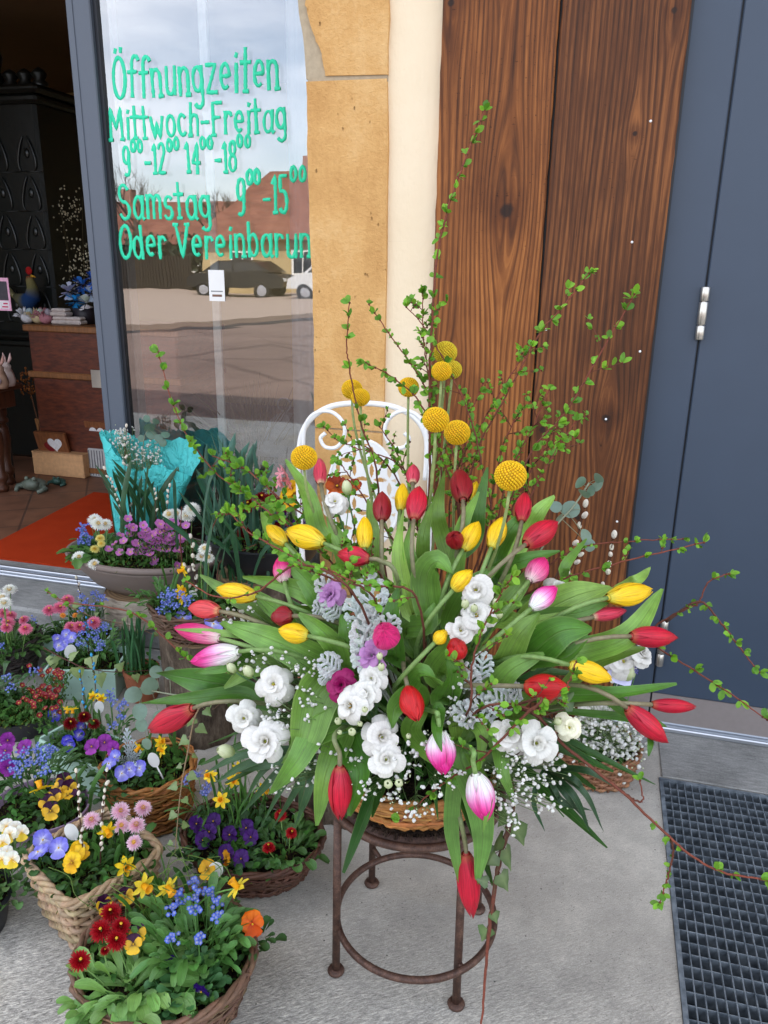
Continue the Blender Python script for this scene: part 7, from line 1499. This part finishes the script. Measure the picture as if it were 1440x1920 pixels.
for pts, w_, k, tw in LD:
    n = len(pts); q = [dome(x, y, k * (.86 + .14 * min(1, i / max(1, n - 1) * 1.6))) for i, (x, y) in enumerate(pts)]; mid = q[n // 2]; w2 = w_ * px2m(mid)
    nrm = (toward(mid) + (mid - BC).normalized() * .5 + V((rr.gauss(0, .25), 0, rr.gauss(.15, .2)))).normalized(); c = mixc(s(68, 120, 36), s(142, 182, 84), rr.random() ** 1.2); add_leaf(q, w2 * .95, nrm, vary(c, .12, rr), cup=rr.uniform(.15, .5), twist=tw * 2.2 + rr.uniform(-.25, .25), wave=rr.uniform(.02, .15), rr=rr)
for pts, w_ in (([(855, 1440), (846, 1540), (853, 1600), (867, 1672)], 30), ([(866, 1425), (893, 1490), (905, 1570), (894, 1658)], 56)):
    q = [P(x, y, 1.03) for x, y in pts]; add_leaf(q, w_ * px2m(q[1]), toward(q[1]), s(100, 144, 66), cup=.35, twist=.25, wave=.02, rr=rr)
for k in range(120):                                             # the mass of leaves inside, coloured darker to deepen the shade there
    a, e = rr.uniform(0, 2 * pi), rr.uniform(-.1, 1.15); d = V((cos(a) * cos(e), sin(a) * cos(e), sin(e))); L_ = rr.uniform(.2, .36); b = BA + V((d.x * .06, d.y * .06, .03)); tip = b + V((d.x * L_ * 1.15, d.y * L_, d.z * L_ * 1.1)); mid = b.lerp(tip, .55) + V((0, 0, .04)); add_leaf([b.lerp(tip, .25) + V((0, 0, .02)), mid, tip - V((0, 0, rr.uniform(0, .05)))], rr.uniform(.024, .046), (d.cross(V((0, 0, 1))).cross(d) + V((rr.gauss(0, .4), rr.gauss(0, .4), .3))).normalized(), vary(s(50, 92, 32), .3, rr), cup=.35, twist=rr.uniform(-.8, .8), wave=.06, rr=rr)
# ------------------------------------------------------------- lisianthus
def H(x, y, d, k=1.0): p = dome(x, y, k); return (p, d * .88 * px2m(p))
lisianthus('pair of open white lisianthus with a fresh one above, at the left beyond the gypsophila', [H(512, 1282, 62), H(457, 1347, 56), H(497, 1390, 74, 1.02)], [H(423, 1408, 46), H(465, 1258, 34), H(434, 1252, 30)])
lisianthus('three white lisianthus with green buds above the red hanging tulip', [H(655, 1323, 60, 1.03), H(684, 1299, 58, 1.0), H(696, 1272, 48, .98)], [H(715, 1250, 24), H(712, 1230, 22, 1.04), H(684, 1330, 20, 1.05), H(675, 1357, 18, 1.03), H(634, 1352, 24), H(637, 1373, 16, 1.03), H(660, 1372, 26, 1.04)])
lisianthus('two white lisianthus one above the other over the basket rim', [H(716, 1382, 64, 1.0), H(724, 1424, 62, 1.03)], [H(728, 1470, 30, 1.05), H(748, 1468, 28, 1.05), H(766, 1380, 18)])
lisianthus('single white lisianthus and a green bud before the white chair', [H(628, 940, 46, .98)], [H(650, 914, 34, .98)])
lisianthus('three white lisianthus in a cluster right of the centre', [H(893, 1106, 62, 1.02), H(893, 1152, 58, 1.02), H(864, 1182, 52, 1.0)], [H(872, 1132, 26, 1.03), H(889, 1140, 24, 1.04), H(936, 1152, 24, 1.0), H(928, 1128, 20, 1.0)])
lisianthus('two white lisianthus facing forward at the lower right above the ivy', [H(956, 1378, 56, 1.0), H(1006, 1394, 66, 1.03)], [])
lisianthus('cream lisianthus half open at the lower right beside the gypsophila basket', [H(1068, 1364, 46, 1.0)], [H(1046, 1352, 26)], col=s(236, 234, 206))
lisianthus('small white lisianthus half hidden behind the pale pink tulip at the right', [H(1045, 1105, 44, .88)], [])
# ------------------------------------------------------------- craspedia
for lab, x, y, r_, Y in (('craspedia ball leaning out at the left beside the slim rose tulip', 570, 858, 24.5, 1.22), ('craspedia ball over the chair back, rear one of the touching pair', 660, 730, 19.5, 1.50), ('craspedia ball over the chair back, front one of the touching pair', 676, 745, 17.5, 1.40), ('single craspedia ball over the cream plaster, right of the chair pair', 766, 726, 19.5, 1.46), ('topmost craspedia ball against the edge of the brown board', 835, 661, 22, 1.50), ('craspedia ball right under the topmost one, left of two', 828, 696, 19, 1.42), ('craspedia ball right under the topmost one, right of two', 848, 693, 18, 1.49), ('craspedia ball above the right end of the chair', 817, 787, 25, 1.26), ('craspedia ball on the brown board, lower right of the chair one', 857, 811, 24.5, 1.34), ('biggest craspedia ball, alone on the right before the brown boards', 957, 892, 30, 1.16)):
    p = P(x, y, Y); craspedia(lab, p, r_ * px2m(p), rr)
# ------------------------------------------------------------- twigs
def TW(pts, Y0, Y1): n = len(pts); return [P(x, y, Y0 + (Y1 - Y0) * i / (n - 1)) for i, (x, y) in enumerate(pts)]
twig('tallest budding twig rising along the left edge of the brown board', TW([(800, 1150), (806, 900), (806, 720), (815, 520), (838, 400), (872, 300), (909, 208)], 1.4, 1.5), 1, .0135, bare=.35, r0=.0034, dens=.024)
twig('upright twig crossing the sandstone above the craspedia pair', TW([(720, 1060), (705, 880), (675, 790), (655, 690), (650, 640), (655, 568)], 1.38, 1.36), .9, .0135, bare=.3, dens=.036)
twig('twig with its tip over the cream plaster, leaning left from the board', TW([(880, 1000), (850, 850), (800, 730), (740, 640), (692, 572)], 1.42, 1.5), 1, .012, bare=.35, dens=.026)
twig('short twig leaning left just above the white chair back', TW([(860, 980), (830, 860), (790, 760), (740, 710), (686, 680)], 1.36, 1.34), 1, .012, bare=.3, dens=.02)
twig('twig starting at the plaster edge and bending down to the right', TW([(920, 1000), (905, 880), (880, 780), (840, 690), (800, 620), (762, 575)], 1.4, 1.5), .9, .012, bare=.1, dens=.03, side=.2)
twig('dense upright twig at the board edge under the tallest one', TW([(830, 1050), (825, 850), (806, 720), (795, 640), (792, 550)], 1.44, 1.46), 1, .014, bare=.4, dens=.015, side=.4)
twig('twig crossing the middle of the dark board up to the right', TW([(850, 1060), (890, 860), (950, 740), (1010, 630), (1060, 570), (1104, 512)], 1.42, 1.48), 1, .0135, bare=.25, dens=.024, side=.25)
twig('longest twig on the right, its tip near the blue door', TW([(900, 1080), (990, 860), (1060, 775), (1110, 690), (1150, 620), (1190, 552)], 1.36, 1.4), 1, .0135, bare=.2, dens=.023, side=.3)
twig('leafy twig behind the biggest craspedia ball', TW([(920, 1050), (950, 900), (1000, 800), (1030, 730)], 1.44, 1.5), 1, .012, bare=.15, dens=.018, side=.5)
twig('leafy twig right of the chair, low on the brown board', TW([(840, 1050), (850, 900), (900, 800), (960, 700), (985, 660)], 1.46, 1.52), 1, .011, bare=.1, dens=.02, side=.45)
twig('leafy twig leaning left across the perforated chair back', TW([(800, 1040), (745, 900), (690, 840), (640, 830), (608, 800)], 1.44, 1.5), 1, .012, bare=.15, dens=.02, side=.4)
twig('curved twig rising at the far left before the shop window', TW([(640, 1080), (520, 960), (420, 900), (360, 830), (325, 760), (297, 660)], 1.3, 1.38), 1, .0135, bare=.05, dens=.026, side=.25)
twig('dense leafy twig arching left above the dark red daisies', TW([(680, 1080), (600, 990), (520, 930), (460, 880), (400, 855)], 1.26, 1.34), 1, .0145, bare=.02, dens=.014, side=.55, hue=s(120, 170, 44))
twig('dense leafy twig hanging left before the fat yellow tulip', TW([(720, 1090), (640, 1030), (560, 1000), (490, 950), (440, 905)], 1.12, 1.2), 1, .0145, bare=.1, dens=.015, side=.5, hue=s(112, 160, 42))
twig('leafy twig crossing low in front of the leftmost yellow tulip', TW([(700, 1120), (620, 1085), (550, 1045), (470, 1000), (430, 960)], 1.04, 1.1), 1, .0135, bare=.05, dens=.02, side=.4)
twig('thin twig looping over the yellow tulip at the left edge', TW([(660, 1110), (560, 1060), (480, 1110), (410, 1120), (350, 1090)], 1.0, 1.1), .5, .010, bare=.1, dens=.03, r0=.0022)
twig('leafy twig bending left over the purple saxifrage bowl', TW([(560, 1240), (450, 1260), (360, 1240), (250, 1150), (130, 1130), (90, 1110)], 1.2, 1.5), .6, .013, bare=.2, dens=.035, r0=.0026)
twig('long straight twig reaching right over the yellow tulip before the door', TW([(925, 1160), (985, 1115), (1070, 1080), (1180, 1050), (1320, 1017)], 1.2, 1.28), 1, .0115, bare=.3, dens=.03, side=.1)
twig('thin twig reaching right behind the long straight one', TW([(1000, 1090), (1080, 1030), (1180, 1015), (1280, 1010)], 1.36, 1.42), .7, .009, bare=.3, dens=.03, r0=.0018)
twig('long twig arching down to the right edge below the lower hinge', TW([(1100, 1200), (1180, 1190), (1250, 1225), (1345, 1285), (1440, 1350)], 1.3, 1.2), .9, .013, bare=.25, dens=.035)
twig('forked twig standing before the blue door above the red tulip', TW([(1160, 1230), (1235, 1170), (1290, 1140), (1310, 1130), (1330, 1090), (1368, 1076)], 1.34, 1.34), .8, .011, bare=.55, dens=.03, r0=.002)
twig('thin twig drooping on the blue door to the right of the forked one', TW([(1250, 1165), (1310, 1128), (1345, 1160), (1380, 1205), (1424, 1262)], 1.34, 1.34), .9, .011, bare=.35, dens=.028, r0=.002)
twig('longest low twig crossing the floor grating to the right edge', TW([(985, 1330), (1060, 1400), (1160, 1480), (1245, 1560), (1330, 1625), (1440, 1652)], 1.06, .98), .75, .0115, bare=.62, dens=.03, r0=.003)
twig('thin side twig hanging down at the left edge of the grating', TW([(1255, 1568), (1262, 1600), (1250, 1650), (1238, 1692)], 1.01, 1.01), 1, .009, bare=.3, dens=.02, r0=.0016)
twig('bare forked twig pointing up over the top corner of the grating', TW([(1150, 1470), (1190, 1500), (1205, 1500), (1200, 1465)], 1.05, 1.07), .9, .011, bare=.85, dens=.03, r0=.0016)
twig('dark twig crossing from the scarlet tulip down to the left', TW([(1010, 1310), (975, 1350), (900, 1425), (830, 1470), (750, 1540)], 1.0, .98), .9, .011, bare=.1, dens=.03, r0=.0024, side=.2)
twig('curly twig standing in the middle right of the white lisianthus', TW([(880, 1330), (885, 1250), (905, 1180), (935, 1120), (960, 1080)], 1.0, 1.05), 1, .012, bare=.1, dens=.016, side=.4, hue=s(122, 164, 42))
twig('curly dark twig looping over the fat scarlet tulip', TW([(900, 1330), (960, 1320), (1010, 1330), (1060, 1290), (1080, 1240)], 1.0, 1.02), .9, .011, bare=.1, dens=.022, side=.35)
twig('short leafy twig low in the middle before the silver leaves', TW([(780, 1120), (700, 1100), (650, 1085), (600, 1060)], 1.0, 1.02), .9, .011, bare=.1, dens=.02, side=.3)
for lab, pts, y0, y1 in (('leafy twig spreading over the right half of the chair back', [(830, 1040), (790, 940), (745, 870), (700, 850), (660, 838)], 1.4, 1.46), ('leafy twig rising between the chair and the topmost craspedia', [(790, 1040), (770, 920), (745, 850), (712, 800)], 1.45, 1.5),
    ('leafy twig low over the left half of the chair back', [(760, 1060), (700, 960), (660, 900), (632, 860)], 1.4, 1.44), ('leafy twig fanning out over the left edge of the brown board', [(860, 1040), (862, 900), (880, 790), (905, 720)], 1.42, 1.5),
    ('leafy twig low on the dark board right of the biggest craspedia', [(950, 1040), (1000, 920), (1045, 840), (1080, 790)], 1.42, 1.5), ('short leafy twig between the two lower craspedia balls and the board seam', [(900, 1040), (925, 920), (945, 830), (975, 770)], 1.48, 1.54),
    ('leafy twig low behind the upright red tulips', [(820, 1040), (815, 930), (840, 860), (870, 840)], 1.48, 1.52), ('short leafy twig at the board seam above the red tulips', [(930, 1020), (985, 900), (1015, 850), (1030, 805)], 1.5, 1.55)):
    twig(lab, TW(pts, y0, y1), 1, .0115, bare=.2, dens=.017, side=.5, r0=.0022)
twig('reddish leafless cane hanging to the floor right of the stool', TW([(960, 1530), (935, 1620), (920, 1720), (910, 1820), (902, 1930)], 1.05, 1.0), 0, .01, r0=.0042, grp='canes')
# ------------------------------------------------------------- gypsophila, silver leaves, ivy, eucalyptus, palm
def gy(lab, cl, n=26, k=1.0, fr=.0037): gyps(lab, [(dome(x, y, kk), sp * px2m(dome(x, y, kk))) for x, y, sp, kk in cl], BA + V((0, -.05, .02)), rr, n, fr)
gy('spray of baby breath between two white lisianthus at the left', [(555, 1318, 26, .98), (535, 1345, 24, .98), (575, 1300, 18, .97), (520, 1350, 16, .98)], 14)
gy('spray of baby breath above the upper left lisianthus', [(500, 1240, 16, .98), (565, 1262, 18, .96), (585, 1250, 10, .97), (440, 1235, 14, .97)], 11)
gy('thin spray of baby breath beside the leftmost yellow tulip', [(470, 1140, 16, .97), (440, 1150, 12, .97), (425, 1160, 10, .97)], 8)
gy('spray of baby breath hanging over the front of the basket', [(760, 1440, 22, 1.0), (790, 1420, 22, .98), (690, 1480, 12, 1.02), (740, 1490, 16, 1.03), (780, 1520, 16, 1.06), (830, 1470, 14, 1.03)], 12)
gy('spray of baby breath low at the left over the twig basket', [(590, 1430, 24, .98), (560, 1450, 18, .98), (650, 1420, 18, .96), (530, 1455, 14, .98)], 11)
gy('spray of baby breath under the lower right lisianthus', [(930, 1440, 20, 1.0), (1040, 1430, 18, .97), (960, 1430, 18, 1.0), (1010, 1450, 16, 1.0), (985, 1480, 20, 1.02), (935, 1510, 12, 1.03), (850, 1445, 10, 1.0)], 12)
gy('spray of baby breath trailing lowest at the right over the palm leaf', [(1000, 1475, 20, 1.04), (960, 1500, 14, 1.04), (975, 1420, 14, 1.04), (1020, 1510, 14, 1.03), (960, 1540, 10, 1.04)], 9)
gy('dim spray of baby breath in the dark centre among silver leaves', [(850, 1310, 20, .9), (880, 1290, 16, .9), (840, 1340, 14, .92)], 10)
SV = s(186, 192, 188)
def silver(lab, leaves, k=.98):
    t = thing('dusty_miller', lab, 'dusty miller', BA, 'silver dusty miller leaves')
    for (x0, y0, x1, y1, w_) in leaves:
        a, b = dome(x0, y0, k * .95), dome(x1, y1, k); m = MB(); m.tube([BA + V((0, 0, .03)), a.lerp(BA, .4), a], .0018, 5, SV, False); lobed_leaf(m, a, b, (toward(b) + V((rr.gauss(0, .3), 0, rr.gauss(.2, .3)))).normalized(), w_ * 1.15 * px2m(b), vary(SV, .08, rr), rr, 4); m.build('leaf', M_FUZZ, t, False)
silver('silver cut leaves in the middle between the tulip leaves', [(700, 1180, 695, 1075, 62), (690, 1200, 655, 1120, 50), (715, 1210, 735, 1150, 50), (690, 1240, 680, 1150, 64), (700, 1270, 672, 1195, 56), (720, 1200, 690, 1130, 46)])
silver('silver cut leaves beside the upper lilac double tulip', [(625, 1150, 600, 1075, 44), (640, 1160, 605, 1130, 40), (615, 1140, 585, 1140, 36)])
silver('silver cut leaf above the gypsophila at the left of the centre', [(640, 1262, 598, 1232, 44), (625, 1270, 600, 1262, 38)])
silver('silver cut leaves low in the dark at the right of the centre', [(940, 1340, 870, 1320, 50), (960, 1330, 910, 1300, 50), (900, 1350, 845, 1330, 46), (980, 1310, 950, 1290, 40), (890, 1300, 870, 1240, 46), (900, 1280, 905, 1220, 40)], .93)
def trailer(pts, Y0, Y1): return TW(pts, Y0, Y1)
ivy('ivy trail hanging on the right past the stool towards the floor', trailer([(950, 1420), (965, 1500), (950, 1560), (938, 1600), (925, 1680), (912, 1760)], 1.06, 1.02), rr, .042, n=11)
ivy('ivy sprig lying across the right between the lisianthus heads', trailer([(900, 1380), (960, 1420), (1010, 1350), (1060, 1330)], 1.02, 1.1), rr, .044, n=8)
ivy('ivy trail hanging on the left before the rope basket', trailer([(420, 1290), (372, 1330), (352, 1410), (338, 1490), (328, 1600)], 1.3, 1.24), rr, .030, n=15, col=s(104, 128, 76), stemc=s(140, 118, 90))
ivy('ivy leaves at the left behind the white lisianthus', trailer([(560, 1330), (490, 1310), (440, 1300), (400, 1330)], 1.16, 1.2), rr, .045, n=7)
ex = lambda x, y, Y, sz: (P(x, y, Y), sz)
eucalyptus('eucalyptus sprig before the dark board above the big red tulip', TW([(985, 1080), (1040, 990), (1075, 950), (1105, 905)], 1.36, 1.42), [ex(x, y, 1.4, z) for x, y, z in ((1070, 955, .034), (1098, 1005, .028), (1105, 1022, .026), (1088, 905, .026), (1120, 910, .028), (1122, 897, .024), (1095, 925, .026), (1042, 950, .024), (1050, 970, .024), (1108, 920, .022))], rr)
eucalyptus('eucalyptus sprig at the left above the red tulip pointing left', TW([(480, 1330), (380, 1310), (310, 1300), (262, 1290)], 1.3, 1.4), [ex(x, y, 1.38, z) for x, y, z in ((280, 1287, .044), (250, 1303, .042), (262, 1335, .040), (292, 1260, .030), (300, 1345, .034), (265, 1360, .032), (275, 1395, .028), (318, 1262, .028))], rr)
def palm(lab, src, tips, Y, w_=.011, col=s(44, 76, 48)):
    a = P(*src, Y + .06); t = thing('fern_palm', lab, 'palm leaf', a, 'palm leaves in the bouquet'); st = MB(); st.tube([BA, a], .003, 6, col); st.build('stalk', M_STEM, t)
    for (x1, y1, x2, y2) in tips:
        m = MB(); blade(m, [a, P(x1, y1, Y), P(x2, y2, Y + .02)], w_ * rr.uniform(.8, 1.15), (toward(a) + V((rr.gauss(0, .3), 0, .3))).normalized(), vary(col, .15, rr), .3, rr.uniform(-.3, .3), n=12, prof=lambda t: .35 + .65 * sin(pi * min(1, t * .9 + .1)) if t < .55 else max(.03, .97 * (1 - ((t - .55) / .45) ** 1.5)), rr=rr); m.build('leaflet', M_LEAF, t)
palm('dark palm leaf drooping at the right over the concrete', (1020, 1440), [(1100, 1445, 1152, 1475), (1090, 1480, 1132, 1560), (1075, 1490, 1108, 1565), (1050, 1500, 1110, 1520), (1060, 1490, 1090, 1530), (1000, 1500, 1022, 1560), (1075, 1460, 1100, 1490), (1040, 1480, 1060, 1520)], 1.1)
palm('dark palm leaf drooping at the left over the dark twig basket', (590, 1400), [(460, 1415, 380, 1452), (470, 1430, 400, 1470), (500, 1440, 455, 1510), (520, 1450, 450, 1530), (540, 1460, 492, 1545), (560, 1470, 510, 1555), (570, 1450, 560, 1540), (520, 1430, 420, 1450), (580, 1480, 552, 1550)], 1.16, .015, s(56, 90, 56))
# ------------------------------------------------------------- across the street (seen mirrored in the pane)
def mirror(px, py, Y): 
    p = P(px, py, 2 * GLY - Y); return V((p.x, Y, p.z))
def house(name, label, x0, x1, Y0, dep, ze, zr, wallc, hip, wins):
    t = thing(name, label, 'house', ((x0 + x1) / 2, Y0, 0), 'houses across the street')
    m = MB(); m.box((x0, Y0 - dep, 0), (x1, Y0, ze), wallc); m.build('wall', M_RENDER, t, False)
    o = .45; yr = Y0 - dep / 2; m = MB(); h = hip
    vs = [(x0 - o, Y0 + o, ze - .15), (x1 + o, Y0 + o, ze - .15), (x1 + o, Y0 - dep - o, ze - .15), (x0 - o, Y0 - dep - o, ze - .15), (x0 + h - o, yr, zr), (x1 - h + o, yr, zr)]
    m.add(vs, [(0, 1, 5, 4), (2, 3, 4, 5), (1, 2, 5), (3, 0, 4), (3, 2, 1, 0)]); m.build('roof', M_ROOF, t, False)
    m = MB(); cx = (x0 + x1) / 2 - 1; m.box((cx, yr - .3, zr - .7), (cx + .7, yr + .3, zr + .7), s(150, 110, 95)); m.build('chimney', M_RENDER, t, False)
    for wx in wins:
        m = MB(); m.box((wx - .55, Y0, .9), (wx + .55, Y0 + .06, 2.0), s(225, 222, 215)); f = m.build('window', M_RENDER, t, False)
        m = MB(); m.box((wx - .45, Y0 + .061, 1.0), (wx - .03, Y0 + .07, 1.9)); m.box((wx + .03, Y0 + .061, 1.0), (wx + .45, Y0 + .07, 1.9)); m.build('glazing', M_CARGLASS, f, False)
house('tiled_house', 'cream house with a tall red tiled roof mirrored in the shop window', -18.6, -9.5, -30, 9, 2.6, 5.9, s(176, 154, 112), 2.0, (-16.6, -13.6, -11.2))
house('low_house', 'long low brown roofed house mirrored at the left in the shop window', -36, -20.2, -36, 8, 2.5, 4.9, s(110, 94, 80), 1.2, (-33, -29, -25, -22))
def bare_tree(x, y, h, sd_, label):
    rr = random.Random(sd_); t = thing('bare_tree', label, 'tree', (x, y, 0), 'bare trees across the street'); m = MB(); c = s(70, 58, 50)
    m.tube([V((x, y, 0)), V((x + .1, y, h * .3)), V((x, y, h * .5))], [.16, .12, .09], 7, c); m.build('trunk', M_BARK, t)
    m = MB()
    def br(p, d, l, r, k):
        q = p + d * l; m.tube([p, p.lerp(q, .5) + V((rr.uniform(-.1, .1),) * 3) * l, q], [r, r * .75, r * .5], 4, c, False)
        if k:
            for _ in range(4): br(p.lerp(q, rr.uniform(.4, 1)), (d + V((rr.uniform(-.9, .9), rr.uniform(-.9, .9), rr.uniform(-.1, .7)))).normalized(), l * .62, r * .5, k - 1)
    for _ in range(6): br(V((x, y, h * rr.uniform(.3, .5))), V((rr.uniform(-.8, .8), rr.uniform(-.8, .8), 1)).normalized(), h * .27, .05, 3)
    m.build('crown', M_BARK, t)
bare_tree(-24, -33, 7.0, 3, 'bare winter tree mirrored above the low brown roof')
bare_tree(-19.6, -34, 5.6, 5, 'smaller bare tree mirrored between the two roofs')
def car(name, label, x, y, L_, col, face=1):
    t = thing(name, label, 'car', (x, y, 0), 'cars parked across the street'); k = L_ / 4.4; w2 = .88
    q = lambda u, z: (x + face * (u - 2.2) * k, z + .09)
    low = [(0, .35), (0.05, .75), (.5, .92), (1.35, .98), (3.3, .98), (4.1, .88), (4.38, .7), (4.4, .35)]
    top = [(.75, .96), (1.5, 1.4), (2.6, 1.46), (3.2, 1.36), (3.9, .95)]
    def ext(pts, a, b, mt, nm, par, c):
        pp = [q(u, z) for u, z in pts]
        if face > 0: pp = pp[::-1]
        m = MB(); m.prism(pp, y - a, y + b, c); return m.build(nm, mt, par, False)
    ext(low, w2, w2, M_CARP, 'body', t, col); r_ = ext(top, w2 - .12, w2 - .12, M_CARP, 'cabin', t, col)
    for pts in ([(1.0, 1.0), (1.55, 1.33), (2.15, 1.38), (2.15, 1.0)], [(2.25, 1.0), (2.25, 1.38), (3.1, 1.31), (3.6, 1.0)]): ext(pts, w2 - .115, w2 - .11, M_CARGLASS, 'window', t, col)
    for u in (.85, 3.5):
        for sy in (-1, 1):
            xx, zz = q(u, .24); m = MB(); m.lathe([(.0, .0), (.2, .0), (.22, .02), (.33, .03), (.335, .0), (.335, -.18)], V((xx, y + sy * w2, zz)), 20, s(24, 24, 26), ax=(V((1, 0, 0)), V((0, 0, 1)), V((0, sy, 0)))); wh = m.build('wheel', M_MATT, t)
            m = MB(); m.lathe([(.0, .035), (.1, .035), (.2, .022)], V((xx, y + sy * w2, zz)), 10, s(150, 150, 155), ax=(V((1, 0, 0)), V((0, 0, 1)), V((0, sy, 0)))); m.build('rim', M_CARP, wh)
    m = MB(); a = q(4.34, .68); m.box((a[0] - .06, y + .5, a[1] - .08), (a[0] + .06, y + .84, a[1] + .06), s(200, 30, 30) if face < 0 else s(230, 230, 225)); m.build('lamp', M_CARP, t, False)
ax = mirror(455, 545, -27.0); car('parked_car', 'dark saloon car mirrored beside the paper notice in the window', ax.x, -27.0, 4.4, s(9, 10, 13))
ax = mirror(632, 552, -25.0); car('parked_car', 'white hatchback mirrored at the edge of the sandstone in the window', ax.x, -25.4, 4.0, s(200, 200, 200))
t = thing('garden_hedge', 'dark evergreen hedge behind the garden fence mirrored in the window', 'hedge', (-27, -32, 0)); m = MB(); rr = random.Random(4)
for k in range(2600):
    p = V((rr.uniform(-34, -19.4), -32 + rr.uniform(-.6, .6), rr.uniform(.1, 2.3 + .5 * sin(k)))); d = V((rr.gauss(0, 1), rr.gauss(0, 1), rr.gauss(.3, 1))).normalized(); leaflet(m, p, d, V((rr.gauss(0, 1), 1, .4)).normalized(), .34, .2, vary(s(44, 54, 34), .35, rr))
m.build('foliage', M_SMALL, t)
rr = random.Random(4)
x = -32.0
t = thing('garden_fence', 'dark garden fence mirrored low in the shop window', 'fence', (-26, -30.5, .09))
while x < -19.6:
    m = MB(); m.box((x, -30.55, .09), (x + .13, -30.5, 1.75), s(44, 38, 32)); m.build('fence_board', M_MATT, t, False); x += .16
m = MB(); m.box((-32, -30.6, .3), (-19.5, -30.56, .4), s(50, 42, 36)); m.box((-32, -30.6, .9), (-19.5, -30.56, 1.0), s(50, 42, 36)); m.build('fence_rail', M_MATT, t, False)
